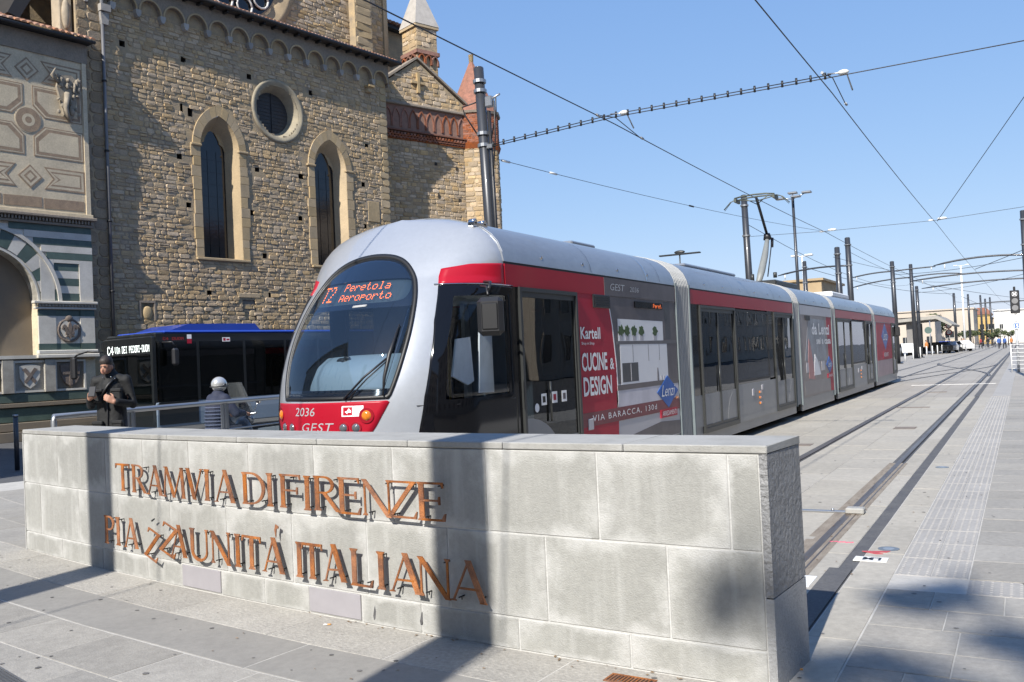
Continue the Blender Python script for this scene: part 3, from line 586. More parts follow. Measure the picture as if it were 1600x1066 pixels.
m_tile = mat('terracotta_tile', (.36, .19, .12), .9, col2=(.22, .13, .09), nscale=5, bump=.3, vary=.25)
m_lead = mat('dark_gutter', (.025, .024, .024), .6)
m_cglass = mat('dark_leaded_glass', (.004, .005, .007), .08, col2=(.014, .015, .018), nscale=3, bump=.06, bscale=9, spec=.6)
m_hole_shade = mat('hole_shade', (.05, .042, .034), .95)  # near-black colour stands for the shade inside the putlog holes
def pointed(cx, wd, z0, zs, rise, n=9, base=True):
    """outline of an opening: up the left, over a slightly pointed head, down the right"""
    h = wd/2; R = (h*h+rise*rise)/(2*h) if rise > h else None
    if R is None: top = [(cx-h*math.cos(rad(180*i/(2*n))), zs+rise*math.sin(rad(180*i/(2*n)))) for i in range(2*n+1)]
    else:
        c = cx-h+R; a1 = math.atan2(rise, R-h); L_ = [(c-R*math.cos(a1*i/n), zs+R*math.sin(a1*i/n)) for i in range(n+1)]
        top = L_+[(2*cx-x, z) for x, z in L_[-2::-1]]
    return ([(cx-h, z0)] if base else [])+top+([(cx+h, z0)] if base else [])
def pin(x, y, poly):
    r = False; j = len(poly)-1
    for i in range(len(poly)):
        xi, yi = poly[i]; xj, yj = poly[j]
        if (yi > y) != (yj > y) and x < (xj-xi)*(y-yi)/(yj-yi)+xi: r = not r
        j = i
    return r
def stones(x0, x1, z0, z1, ch, mw, skip=None, clip=None, dep=(.004, .030)):
    """irregular coursed rubble: list of (x,z,w,h,depth)"""
    out = []; z = z0
    while z < z1-.03:
        h = min(random.uniform(.7, 1.3)*ch, z1-z)
        if z1-z-h < .05: h = z1-z
        x = x0-random.uniform(0, .0)
        wob = random.uniform(0, 6)
        while x < x1-.02:
            wd = min(random.uniform(.45, 1.75)*mw, x1-x)
            if x1-x-wd < .09: wd = x1-x
            zz = z+.018*math.sin(x*1.3+wob)
            if wd > mw*.55 and random.random() < .16 and h > .12:   # two thin stones instead of one
                k = random.uniform(.4, .6); parts = [(x, zz, wd, h*k), (x, zz+h*k, wd, h*(1-k))]
            else: parts = [(x, zz, wd, h)]
            for a, b_, c, d in parts:
                if skip and skip(a+c/2, b_+d/2, a, b_, c, d): continue
                if clip and not clip(a+c/2, b_+d/2): continue
                out.append((a, b_, c, d, random.uniform(*dep)))
            x += wd
        z += h
    return out
def stone_geo(g, s, y=0.):
    x, z, wd, h, dp = s; j = random.uniform(.007, .014); a, b_, c, d = x+j, x+wd-j, z+j*.8, z+h-j*.8; q = min(wd, h)*.22
    def r(k=.012): return random.uniform(-k, k)
    P = [(a+q+r(), c+r(.006)), (b_-q+r(), c+r(.006)), (b_+r(.006), c+q+r()), (b_+r(.006), d-q+r()), (b_-q+r(), d+r(.006)), (a+q+r(), d+r(.006)), (a+r(.006), d-q+r()), (a+r(.006), c+q+r())]
    cx, cz = (a+b_)/2, (c+d)/2; tx, tz = random.uniform(-.06, .06), random.uniform(-.06, .06); ins = random.uniform(.80, .93)
    back = [(p[0], y+.01, p[1]) for p in P]
    fr = [(cx+(p[0]-cx)*ins, y-dp-(p[0]-cx)*tx-(p[1]-cz)*tz+random.uniform(-.004, .004), cz+(p[1]-cz)*ins) for p in P]
    mid = (cx, y-dp-random.uniform(.0, .008), cz)
    g.add(back+fr+[mid], [(8+i, 8+(i+1) % 8, 16) for i in range(8)]+[(i, (i+1) % 8, 8+(i+1) % 8, 8+i) for i in range(8)])
BIG = [0]
def lay(name, lst, m, parent, nbig, y=0., xf=None):
    lst = sorted(lst, key=lambda s: -(s[2]*s[3]))
    for s in lst[:nbig]:
        g = MB(xf); stone_geo(g, s, y); obj(name, g, m, parent)
    g = MB(xf)
    for s in lst[nbig:]: stone_geo(g, s, y)
    if g.v: obj(name+'work', g, m, parent, kind='stuff')
def backing(name, x0, x1, z0, z1, y, hole, m, parent, cell=.1, xf=None):
    g = MB(xf); nx = round((x1-x0)/cell); nz = round((z1-z0)/cell)
    def P(i, j): return (x0+(x1-x0)*i/nx, y, z0+(z1-z0)*j/nz)
    g.grid(P, nx, nz, smooth=False, keep=lambda i, j: not hole(x0+(i+.5)*cell, z0+(j+.5)*cell)); return obj(name, g, m, parent)
WINS = [(20.26, 2.28), (25.56, 2.34)]; OC = (23.0, 11.82)
HOLES = [(x, z) for x, z in [(16.53, 12.8), (18.83, 12.8), (21.58, 12.8), (24.55, 12.8), (18.72, 11.05), (18.5, 9.35), (21.78, 9.35), (24.04, 9.35), (27.41, 9.38), (27.64, 11.15), (18.78, 7.65), (21.5, 7.65), (23.91, 7.65), (27.36, 7.67), (19.46, 4.62), (22.22, 4.62), (21.98, 6.08), (18.99, 10.98)]]
HOLES = [(round(x, 1)+.05, round(z, 1)+.05) for x, z in HOLES]
FX0, FX1, FZ1 = 15.0, 29.0, 14.15
outer = [pointed(c, w_, 5.80, 9.92, 1.62) for c, w_ in WINS]
NICHE = (20.95, 21.68, 3.6, 4.48)
def f_skip(cx, cz, a, b_, c, d):
    for (wc, w_), o_ in zip(WINS, outer):
        if abs(cx-wc) < w_/2+c/2-.05 and 5.72 < cz < 9.95: return True
        if any(pin(px, pz, o_) for px, pz in ((cx, cz), (a+.04, b_+.03), (a+c-.04, b_+.03), (a+.04, b_+d-.03), (a+c-.04, b_+d-.03))): return True
    if math.hypot(cx-OC[0], cz-OC[1]) < 1.27 or min(math.hypot(x-OC[0], z-OC[1]) for x in (a, a+c) for z in (b_, b_+d)) < 1.17: return True
    for hx, hz in HOLES:
        if abs(cx-hx) < c/2+.06 and abs(cz-hz) < d/2+.07: return True
    if NICHE[0] < cx < NICHE[1] and NICHE[2] < cz < NICHE[3]: return True
    if 27.56 < cx < 28.33 and 7.9 < cz < 8.85: return True
    if 16.86 < cx < 17.43 and 3.6 < cz < 4.28: return True
    return False
opening = [pointed(c, w_-.5, 5.85, 9.92, 1.25) for c, w_ in WINS]
def f_hole(x, z):
    if any(pin(x, z, o_) for o_ in opening): return True
    if math.hypot(x-OC[0], z-OC[1]) < 1.0: return True
    return any(abs(x-hx) < .1 and abs(z-hz) < .1 for hx, hz in HOLES) or (NICHE[0]+.05 < x < NICHE[1]-.05 and NICHE[2]+.05 < z < NICHE[3]-.05)
wallf = backing('wall', FX0, FX1, 0, 15.4, 0., f_hole, m_mort, church)
sts = stones(15.85, FX1-.42, 2.6, FZ1, .155, .28, f_skip)
q = []
z = 2.6
while z < 14.1:      # quoins at the right corner
    h = random.uniform(.24, .36); wd = random.choice((.42, .62)); q.append((FX1-wd, z, wd, h, .03)); z += h
sts = [s for s in sts]+[s for s in stones(FX1-.62, FX1-.42, 2.6, FZ1, .165, .2, f_skip) if not any(abs(s[1]+s[3]/2-(t[1]+t[3]/2)) < (s[3]+t[3])/2 and t[2] > .5 for t in q)]
lay('stone', sts, m_stone, wallf, 230)
lay('quoin', q, m_dress, wallf, 60)
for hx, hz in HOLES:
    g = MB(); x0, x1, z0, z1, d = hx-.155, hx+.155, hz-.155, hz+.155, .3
    g.add([(x0, 0, z0), (x1, 0, z0), (x1, 0, z1), (x0, 0, z1), (x0, d, z0), (x1, d, z0), (x1, d, z1), (x0, d, z1)], [(4, 5, 6, 7), (0, 1, 5, 4), (1, 2, 6, 5), (2, 3, 7, 6), (3, 0, 4, 7)]); obj('putlog_hole', g, m_hole_shade, wallf)
# blocked openings and worn panels
g = MB(); a, b_, c, d = NICHE; g.box(a, b_, .05, .12, c, d); nb = obj('blocked_niche', g, m_frieze, wallf)
lay('niche_stone', stones(a+.1, b_-.08, c+.02, d-.22, .2, .4), m_dress, wallf, 10, .05)
g = MB(); g.rbox(a-.12, b_+.12, -.03, .05, d, d+.16, .01); obj('lintel', g, m_dress, wallf)
g = MB(); g.rbox(27.6, 28.3, -.035, .02, 7.93, 8.82, .02); obj('stone_panel', g, m_dress, wallf); g = MB(); g.box(27.52, 27.6, -.02, .02, 7.9, 8.85); g.box(28.3, 28.36, -.02, .02, 7.9, 8.85); g.box(27.52, 28.36, -.022, .02, 8.82, 8.9); obj('panel_frame', g, m_frieze, wallf)
g = MB(); g.rbox(16.92, 17.4, .0, .03, 3.6, 4.2, .02); g.ball((17.16, 0, 3.85), (.19, .05, .24)); obj('worn_relief', g, m_dress, wallf); g = MB(); g.box(16.84, 16.92, -.03, .02, 3.6, 4.26); g.box(17.4, 17.46, -.03, .02, 3.6, 4.26); g.box(16.84, 17.46, -.034, .02, 4.2, 4.28); obj('panel_frame', g, m_frieze, wallf)
def window(cx, wd, z0, zs, rise):
    o_ = pointed(cx, wd, z0, zs, rise, 10, False); i_ = pointed(cx, wd-.64, z0, zs, rise-.42, 10, False); gl = pointed(cx, wd-1.16, z0+.1, zs-.02, rise-.85, 10)
    i_full = [(cx-(wd-.64)/2, z0)]+i_+[(cx+(wd-.64)/2, z0)]
    # reveal from front opening back to the glass
    g = MB(); n = len(i_full); vs = [(x, -.035, z) for x, z in i_full]+[(x, .5, z) for x, z in gl]
    g.add(vs, [(k, k+1, n+k+1, n+k) for k in range(n-1)]+[(n-1, 0, n, 2*n-1)]); fr = obj('window', g, m_dress, church)
    g = MB(); h = (wd-1.16)/2; zt = zs-.02; r2 = rise-.85
    cusp = [(cx-h, z0+.1), (cx-h, zt+.05), (cx-h*.86, zt+r2*.30), (cx-h*.58, zt+r2*.42), (cx-h*.52, zt+r2*.60), (cx-h*.25, zt+r2*.92), (cx, zt+r2*1.12)]
    cusp = cusp+[(2*cx-x, z) for x, z in cusp[-2::-1]]
    g.add([(x, .50, z) for x, z in cusp], [tuple(range(len(cusp)))]); pane = obj('pane', g, m_cglass, fr)
    full = [(cx-h-.02, z0+.08)]+pointed(cx, wd-1.12, z0, zt, rise-.72, 10, False)+[(cx+h+.02, z0+.08)]
    g = MB(); L_ = [(cx-h-.03, z0+.1)]+pointed(cx, wd-1.1, z0, zs, rise-.6, 9, False)
    def ipl(poly, k, n_):   # resample
        d = [0]
        for a_, b2 in zip(poly, poly[1:]): d.append(d[-1]+math.hypot(b2[0]-a_[0], b2[1]-a_[1]))
        t = d[-1]*k/n_
        for q_ in range(len(poly)-1):
            if d[q_+1] >= t-1e-9: u = (t-d[q_])/(d[q_+1]-d[q_]+1e-12); return (poly[q_][0]+(poly[q_+1][0]-poly[q_][0])*u, poly[q_][1]+(poly[q_+1][1]-poly[q_][1])*u)
        return poly[-1]
    N_ = 48; A_ = [ipl(cusp[1:-1], k, N_) for k in range(N_+1)]; B_ = [ipl(pointed(cx, wd-1.1, z0, zt, rise-.6, 10, False), k, N_) for k in range(N_+1)]
    g.strip(A_, B_, .46, .53); obj('cusped_head', g, m_dress, fr)
    g = MB()
    for k in range(1, 9): g.box(cx-h, cx+h, .485, .498, z0+.1+k*.45, z0+.112+k*.45)
    for k in (-1, 1): g.box(cx+k*h*.34-.006, cx+k*h*.34+.006, .484, .499, z0+.1, zs)
    obj('glazing_bars', g, m_cglass, fr)
    # voussoirs
    for k in range(13):
        m_ = 4; A2 = [ipl(i_, k*m_+t, 13*m_) for t in range(m_+1)]; B2 = [ipl(o_, k*m_+t, 13*m_) for t in range(m_+1)]
        sh = .012; cxm = sum(p[0] for p in A2+B2)/10; czm = sum(p[1] for p in A2+B2)/10
        f = lambda P_: [(cxm+(x-cxm)*.975, czm+(z_-czm)*.975) for x, z_ in P_]
        g = MB(); g.strip(f(A2), f(B2), -.05-random.uniform(0, .01), .03); obj('voussoir', g, m_dress, fr)
    for s in (-1, 1):       # jambs
        z = z0
        while z < zs-.02:
            hh = min(random.uniform(.3, .5), zs-z);
            if zs-z-hh < .12: hh = zs-z
            ext = random.choice((0, .06, .14)) ; a_ = cx+s*(wd/2-.32); b2 = cx+s*(wd/2+ext*.6)
            g = MB(); g.rbox(min(a_, b2)+.004, max(a_, b2)-.004, -.045-random.uniform(0, .008), .04, z+.005, z+hh-.005, .008); obj('jamb_stone', g, m_dress, fr); z += hh
        g = MB(); a_ = cx+s*(wd/2-.36); b2 = cx+s*(wd/2+.08); g.rbox(min(a_, b2), max(a_, b2), -.10, .1, zs-.04, zs+.05, .02); obj('impost', g, m_dress, fr)
    g = MB(); g.rbox(cx-wd/2-.0, cx+wd/2+.0, -.09, .5, z0-.09, z0+.0, .015); obj('sill', g, m_dress, fr)
for c, w_ in WINS: window(c, w_, 5.88, 9.92, 1.62)
# round window
def ring(g, c, r0, r1, y0, y1, n=48, prof=None):
    prof = prof or [(r1, y1), (r1, y0), (r0, y0), (r0, y1)]
    vs = [(c[0]+r*math.cos(2*PI*k/n), y, c[1]+r*math.sin(2*PI*k/n)) for k in range(n) for r, y in prof]; m_ = len(prof)
    g.add(vs, [(k*m_+i, k*m_+(i+1) % m_, ((k+1) % n)*m_+(i+1) % m_, ((k+1) % n)*m_+i) for k in range(n) for i in range(m_)], True)
g = MB(); ring(g, OC, 1.0, 1.24, 0, 0, prof=[(1.24, .03), (1.24, -.04), (1.19, -.07), (1.12, -.06), (1.08, -.03), (1.04, -.02), (1.0, .03), (.80, .42), (.80, .46)]); ow = obj('round_window', g, mat('weathered_ring_stone', (.34, .29, .20), .85, col2=(.23, .205, .155), nscale=3, bump=.4, vary=.05), church)
g = MB(); g.add([(OC[0]+.82*math.cos(2*PI*k/40), .42, OC[1]+.82*math.sin(2*PI*k/40)) for k in range(40)], [tuple(range(40))]); obj('pane', g, mat('round_window_mesh', (.04, .038, .038), .6, bump=.3, bscale=30), ow)
g = MB(); g.box(OC[0]-.008, OC[0]+.008, .39, .415, OC[1]-.8, OC[1]+.8)
for k in range(-5, 6): hw_ = math.sqrt(max(.0, .64-(k*.14)**2)); g.box(OC[0]-hw_, OC[0]+hw_, .40, .408, OC[1]+k*.14-.004, OC[1]+k*.14+.004)
obj('glazing_bars', g, m_lead, ow)
# corbel arches under the eave
NB = 15; bw = (FX1-15.3)/NB; zc, yo = 14.15, -.17
for k in range(NB):
    x0 = 15.3+k*bw; cx = x0+bw/2; r = bw/2-.075
    A_ = arc(cx, zc, r, r*1.12, 180, 0, 12); B_ = [(x0, zc)]+[(x0, zc+.65*t/4) for t in range(1, 5)]+[(x0+bw*t/4, zc+.65) for t in (1, 2, 3)]+[(x0+bw, zc+.65-.65*t/4) for t in range(0, 5)]
    g = MB(); g.strip(A_, B_, yo, .0); fr = obj('corbel_arch', g, m_frieze, church)
    A_ = arc(cx, zc, r, r*1.12, 180, 0, 12); B_ = arc(cx, zc, r+.055, (r+.055)*1.12, 180, 0, 12); g = MB(); g.strip(A_, B_, yo-.03, yo+.02); obj('arch_moulding', g, m_dress, fr)
    g = MB(); g.prism([(-.10, 0), (-.10, -.12), (-.04, -.24), (.04, -.24), (.10, -.12), (.10, 0)], yo-.04, 0, M=Mx((x0, 0, zc), (1, 0, 0), (0, 1, 0), (0, 0, 1))); obj('corbel', g, mat('pale_corbel_stone', (.40, .37, .33), .85, vary=.2, bump=.3), church)
g = MB(); g.box(15.0, FX1+.02, yo+.001, 0, zc+.65, 15.02); g.box(FX1+.001, FX1+.05, yo+.002, 1.2, 14.0, 15.0); obj('frieze_band', g, m_frieze, church)
g = MB(); g.box(FX1-1.25, FX1-1.02, -.2, 0, 13.55, 13.75); g.box(FX1-1.3, FX1-.97, -.32, 0, 13.75, 13.83); obj('bracket', g, m_dress, church)
g = MB(); g.box(15.72, 16.06, -.34, 0, 13.72, 13.95); g.prism([(15.78, 13.3), (16.0, 13.3), (16.04, 13.72), (15.74, 13.72)], -.26, 0); obj('gargoyle_bracket', g, mat('pale_corbel_stone', (.4, .37, .33), .85), church)
# eave: rafters, gutter, tiles of the lean-to roof
g = MB(); g.box(14.7, FX1+.45, -.50, 0.0, 15.02, 15.08); obj('eave_board', g, mat('dark_eave_timber', (.05, .04, .032), .8), church)
g = MB(); g.tube([(14.7, -.54, 15.07), (FX1+.5, -.54, 15.07)], .075, 8); obj('gutter', g, m_lead, church)
for k in range(26): x = 15.0+k*.55; g = MB(); g.box(x, x+.09, -.45, -.0, 14.93, 15.02); obj('rafter_end', g, m_lead, church)
g = MB(); g.add([(14.7, -.52, 15.10), (FX1+.5, -.52, 15.10), (FX1+.5, 6.6, 17.9), (14.7, 6.6, 17.9)], [(0, 1, 2, 3)]); roof = obj('aisle_roof', g, m_tile, church)
g = MB(); sl = 2.8/7.22
for k in range(84):
    x = 14.8+k*.173
    for r in range(7):
        y0 = -.58+r*.36; z0 = 15.13+(y0+.52)*sl+.0
        pts = [(x+.075*math.cos(a), y0, z0+.055*math.sin(a)+.02) for a in [PI*t/5 for t in range(6)]]+[(x+.06*math.cos(a), y0+.40, z0+.40*sl+.045*math.sin(a)) for a in [PI*t/5 for t in range(6)]]
        g.add(pts, [(t, t+1, t+7, t+6) for t in range(5)]+[(0, 1, 2, 3, 4, 5)])
obj('roof_tiling', g, m_tile, roof, kind='stuff')
# buttress pier and drainpipe at the left end
q = []; z = 2.6
while z < 15.0:
    h = min(random.uniform(.28, .5), 15.0-z); wd = random.uniform(.3, .5); q += [(14.98, z, wd, h, .02), (14.98+wd, z, .84-wd, h, .025)]; z += h
g = MB(); g.box(14.98, 15.80, -.12, 0, 0, 15.0); pier = obj('buttress', g, m_mort, church); lay('block', q, mat('worn_brown_stone', (.31, .235, .15), .9, col2=(.22, .17, .115), nscale=2, bump=.6, bscale=20, vary=.15, fine=.2), pier, 90, -.12)
g = MB(); g.tube([(15.82, -.2, 3), (15.82, -.2, 15.0)], .055, 10); pipe = obj('drainpipe', g, mat('grey_pipe', (.16, .16, .165), .5, .3), church)
for z in (4.5, 6.8, 9.1, 11.4, 13.7): g = MB(); g.tube([(15.82, -.2, z), (15.82, -.2, z+.06)], .078, 10); g.box(15.80, 15.84, -.18, -.1, z+.01, z+.05); obj('pipe_clip', g, m_lead, pipe)
# nave wall above the roof with big round window
NY = 6.5
def n_skip(cx, cz, a, b_, c, d): return math.hypot(cx-25.95, cz-20.6) < 3.6 or 33.1 < cx < 34.4
g = MB(); g.box(12, 35.6, NY, NY+.6, 15, 25); nave = obj('nave_wall', g, m_mort, church)
lay('stone', stones(28.6, 35.6, 18.0, 23.2, .2, .36, n_skip), m_stonew, nave, 60, NY)
lay('stone', stones(15.5, 23, 16.6, 18.8, .2, .36, n_skip), m_stonew, nave, 20, NY)
q = []; z = 17.2
while z < 23.5: h = random.uniform(.3, .45); q.append((33.15, z, 1.2, h, .02)); z += h
g = MB(); g.box(33.15, 34.35, NY-.45, NY, 17, 24); bt = obj('pilaster', g, m_mort, church); lay('block', q, m_dress, bt, 40, NY-.45)
g = MB(); g.box(35.6, 35.9, NY-.1, NY+.5, 15, 25); obj('corner_pilaster', g, m_dress, church)
RC = (25.95, 20.75)
g = MB(); vs = None
ring(g, RC, 2.6, 3.6, 0, 0, 60, prof=[(3.55, NY+.02), (3.55, NY-.12), (3.25, NY-.14), (3.1, NY-.05), (2.85, NY-.06), (2.6, NY+.2), (2.6, NY+.3)]); rw = obj('rose_window', g, m_dress, church)
g = MB(); g.add([(RC[0]+2.62*math.cos(2*PI*k/40), NY-.012, RC[1]+2.62*math.sin(2*PI*k/40)) for k in range(40)], [tuple(range(40))]); obj('pane', g, m_cglass, rw)
g = MB()
for k in range(12):
    a = 2*PI*k/12; c, s_ = math.cos(a), math.sin(a); g.tube([(RC[0]+.5*c, NY-.1, RC[1]+.5*s_), (RC[0]+1.9*c, NY-.1, RC[1]+1.9*s_)], .05, 6)
    a2 = a+PI/12; cc = (RC[0]+2.1*math.cos(a2), RC[1]+2.1*math.sin(a2)); g.tube([(cc[0]+.42*math.cos(t), NY-.1, cc[1]+.42*math.sin(t)) for t in [2*PI*u/12 for u in range(13)]], .05, 6)
obj('tracery', g, mat('white_marble', (.62, .61, .57), .5, contrast=.2, nscale=2, bump=.1), rw)
# roof edge between nave and transept
g = MB(); g.box(35.9, 38.2, NY+1.0, NY+1.2, 15, 20.6); obj('far_wall', g, m_stonew, church)
g = MB(); g.box(35.9, 38.6, NY+.5, NY+.95, 20.55, 20.75); obj('far_eave', g, m_lead, church); g = MB()
for k in range(9): g.tube([(36.0+k*.28, NY+.3, 20.8), (36.0+k*.28, NY+1.4, 21.2)], .09, 6)
obj('far_roof_tiles', g, m_tile, church, kind='stuff')
# ---- transept wall, turned towards the camera
def church_local(P): return Vector((P.dot(fe), -(P+28.5*fn).dot(fn)*1.0 if False else (C0-P).dot(fn), P.z))
TA = rad(20); te = Vector((math.sin(TA), math.cos(TA), 0)); tn = Vector((math.cos(TA), -math.sin(TA), 0)); TD = 36.83
def rotl(v): return Vector((v.dot(fe), -v.dot(fn), v.z))
TS = 35.23/36.83; tx = Mx(church_local(-35.23*tn), rotl(te), rotl(-tn), (0, 0, 1)) @ Matrix.Translation((0, 0, 1.72*(1-TS))) @ Matrix.Scale(TS, 4)
def gable(x, z): return z < (16.74-(26.35-x)*.72 if x < 26.35 else 16.74-(x-26.35)*.63)
tb = MB(tx); tb.prism([(23.9, 0), (29.2, 0), (29.2, 14.93), (26.35, 16.74), (23.9, 15.0)], 0, .8); tw = obj('transept_wall', tb, m_mort, church)
def t_skip(cx, cz, a, b_, c, d): return 12.75 < cz < 14.4
lay('stone', stones(24.2, 29.1, 6.5, 16.7, .19, .34, t_skip, lambda x, z: gable(x, z+.12)), m_stonew, tw, 60, xf=tx)
for (xa, za, xb, zb) in ((23.6, 14.95, 26.35, 16.85), (26.35, 16.85, 29.35, 14.98)):
    L_ = math.hypot(xb-xa, zb-za); ux, uz = (xb-xa)/L_, (zb-za)/L_; M = tx @ Mx((xa, 0, za), (ux, 0, uz), (0, 1, 0), (-uz, 0, ux)); g = MB(M); g.box(0, L_, -.12, .9, -.03, .07); obj('gable_coping', g, m_frieze, tw)
g = MB(tx); g.box(26.28, 26.42, -.16, -.0, 15.1, 16.1); g.box(25.95, 26.75, -.14, 0, 15.55, 15.67); obj('stone_cross', g, m_dress, tw)
g = MB(tx); g.rbox(23.9, 29.3, -.16, 0, 14.36, 14.5, .03); obj('string_course', g, m_frieze, tw)
g = MB(tx); g.box(24.2, 29.2, -.025, 0, 12.98, 14.36); obj('brick_frieze', g, mat('brick_rendered_panel', (.27, .16, .12), .9, col2=(.2, .12, .09), nscale=4, bump=.4), tw)
na = 10; aw = 5.0/na
for k in range(na):
    cx = 24.25+aw*(k+.5); A_ = pointed(cx, aw-.12, 13.3, 13.65, .5, 5); B_ = pointed(cx, aw-.02, 13.3, 13.65, .59, 5); g = MB(tx); g.strip(A_, B_, -.07, -.02); obj('brick_arch', g, m_brick, tw)
for r in range(3):
    for k in range(26): g = MB(tx); x = 24.2+k*.192+.09*(r % 2); g.box(x, x+.11, -.08-.035*r, .0, 12.72+.1*r, 12.81+.1*r); obj('brick', g, m_brick, tw)
for r in range(4): g = MB(tx); g.box(24.2, 29.2, -.07-.035*r, 0, 12.675+.1*r+(.1 if r == 3 else 0)-.0, 12.715+.1*r+(.12 if r == 3 else 0)); obj('brick_course', g, m_brick, tw)
for hx, hz in ((27.2, 11.6), (28.5, 11.5), (27.3, 10.0), (28.6, 9.9)): g = MB(tx); g.box(hx, hx+.14, -.045, -.02, hz, hz+.16); obj('putlog_hole', g, m_hole_shade, tw)  # dark blocks on the wall face, painting the shade of holes
# turret with brick spire
tc = (30.3, .55); R8 = 1.34
def octa(r, z, rot=22.5): return [(tc[0]+r*math.cos(rad(rot+45*k)), tc[1]+r*math.sin(rad(rot+45*k)), z) for k in range(8)]
def frust(r0, z0, r1, z1, xf=tx):
    g = MB(xf); g.add(octa(r0, z0)+octa(r1, z1), [tuple(range(7, -1, -1)), tuple(range(8, 16))]+[(k, (k+1) % 8, 8+(k+1) % 8, 8+k) for k in range(8)]); return g
tur = obj('turret', frust(R8-.03, 0, R8-.03, 14.4), m_mort, church)
for k in range(4, 8):       # stones on the faces that look to the square
    a, b_ = Vector(octa(R8-.03, 0)[k]), Vector(octa(R8-.03, 0)[(k+1) % 8]); ux = (b_-a); l = ux.length; ux.normalize(); nrm = Vector((ux.y, -ux.x, 0))
    M = tx @ Mx(a, ux, -nrm, (0, 0, 1)); lay('stone', stones(.0, l, 6.5, 12.7, .22, .36), m_stonew, tur, 12, xf=M)
obj('brick_band', frust(R8+.02, 12.95, R8+.02, 14.5), m_brick, tur); obj('brick_corbel', frust(R8+.0, 12.65, R8+.10, 12.95), m_brick, tur); obj('cornice', frust(R8+.1, 14.5, R8+.14, 14.62), m_frieze, tur)
g = MB(tx); vs = []; NS = 26
for k in range(NS+1):
    r_ = (R8+.02)+(.12-R8-.02)*k/NS; vs += octa(r_, 14.62+2.88*k/NS)+octa(max(.1, r_-.025), 14.62+2.88*k/NS)
g.add(vs, [(a*8+k, a*8+(k+1) % 8, (a+1)*8+(k+1) % 8, (a+1)*8+k) for a in range(2*NS+1) for k in range(8)]); obj('spire', g, m_brick, tur)
for k in range(4, 8):
    a, b_ = Vector(octa(R8+.02, 0)[k]), Vector(octa(R8+.02, 0)[(k+1) % 8]); ux = (b_-a); l = ux.length; ux.normalize(); nrm = Vector((ux.y, -ux.x, 0)); M = tx @ Mx(a, ux, -nrm, (0, 0, 1)); lay('brick', stones(.0, l, 12.96, 14.48, .1, .25, dep=(.003, .012)), m_brick, tur, 0, xf=M); obj('finial', frust(.12, 17.5, .14, 17.9), m_dress, tur)
# square pinnacle tower behind the gable
pc = church_local(Vector((-27.95, 41.2, 0))); PM = Mx((pc.x, pc.y, 0), rotl(te), rotl(-tn), (0, 0, 1)); h = .67
g = MB(PM); g.box(-h, h, -h, h, 10, 19.8); pt = obj('pinnacle_tower', g, m_mort, church)
for s in range(4):
    a_ = s*PI/2; M = PM @ Matrix.Rotation(a_, 4, 'Z') @ Matrix.Translation((0, -h, 0)); lay('stone', stones(-h, h, 14.5, 17.7, .24, .4)+stones(-h, h, 18.75, 19.8, .24, .4), m_stonew, pt, 6, xf=M)
    g = MB(M); g.box(-h-.1, h+.1, -.1, .0, 18.35, 18.55); obj('brick_band', g, m_brick, pt)
    for k in (-1, 0, 1): A_ = pointed(k*.44, .32, 17.8, 18.0, .26, 5); B_ = pointed(k*.44, .42, 17.8, 18.0, .33, 5); g = MB(M); g.strip(A_, B_, -.14, .0); obj('small_arch', g, m_brick, pt)
g = MB(PM); g.box(-h-.1, h+.1, -h-.1, h+.1, 19.8, 19.95); obj('cornice', g, m_dress, pt)
g = MB(PM); g.add([(-h-.12, -h-.12, 19.95), (h+.12, -h-.12, 19.95), (h+.12, h+.12, 19.95), (-h-.12, h+.12, 19.95), (0, 0, 22.6)], [(0, 1, 4), (1, 2, 4), (2, 3, 4), (3, 0, 4), (0, 3, 2, 1)]); obj('pyramid_roof', g, mat('grey_stone_roof', (.42, .39, .35), .8, vary=.05, bump=.3), pt)
# side wall of the aisle corner, turning away
g = MB(); g.box(FX1-.0, FX1+.02, .02, 8, 0, 15.0); obj('aisle_end_wall', g, m_stone, church)
# ---------------------------------------------------------------- tomb niche wall with marble inlay
tomb = empty('tomb_wall', -28.15*fn+Vector((0, 0, -.0155)), rad(90-8.1), 'plastered wall with brown painted panels above a green and white striped marble tomb arch', 'tomb wall')
m_plas = mat('cream_plaster', (.62, .52, .36), .9, col2=(.47, .395, .28), nscale=1.6, bump=.3, bscale=20, fine=.12)
m_sgr = mat('brown_sgraffito', (.36, .26, .17), .9, col2=(.24, .175, .12), nscale=5, bump=.3, fine=.25)
m_wm = mat('white_marble_wall', (.62, .59, .52), .55, col2=(.48, .45, .39), nscale=1.5, bump=.1, vary=.05, fine=.06)
m_gm = mat('green_marble', (.085, .125, .105), .5, col2=(.06, .09, .075), nscale=3, vary=.1, fine=.15)
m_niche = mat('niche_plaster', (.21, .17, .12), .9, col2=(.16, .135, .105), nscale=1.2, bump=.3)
X0 = 7.5; X1 = 14.95
g = MB(); AR = (11.65, 1.6)
g.box(X0, X1, .01, .5, 6.4, 12.3); g.box(13.25, X1, .01, .6, 0, 6.4); obj('wall_core', g, m_plas, tomb)
g = MB(); B_ = [(X0, 4.1)]+[(X0+(13.25-X0)*k/22, 6.4) for k in range(23)]+[(13.25, 4.1)]; g.strip(arc(AR[0], 4.1, 1.6, 1.6, 180, 0, 24), B_, .011, .5); obj('arch_wall', g, m_wm, tomb)
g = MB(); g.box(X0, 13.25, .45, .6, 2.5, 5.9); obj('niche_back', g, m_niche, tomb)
g = MB(); g.strip(arc(AR[0], 4.1, 1.6, 1.6, 180, 0, 24), arc(AR[0], 4.1, 1.66, 1.66, 180, 0, 24), -.02, .45); obj('niche_soffit', g, m_wm, tomb)
nv = 17
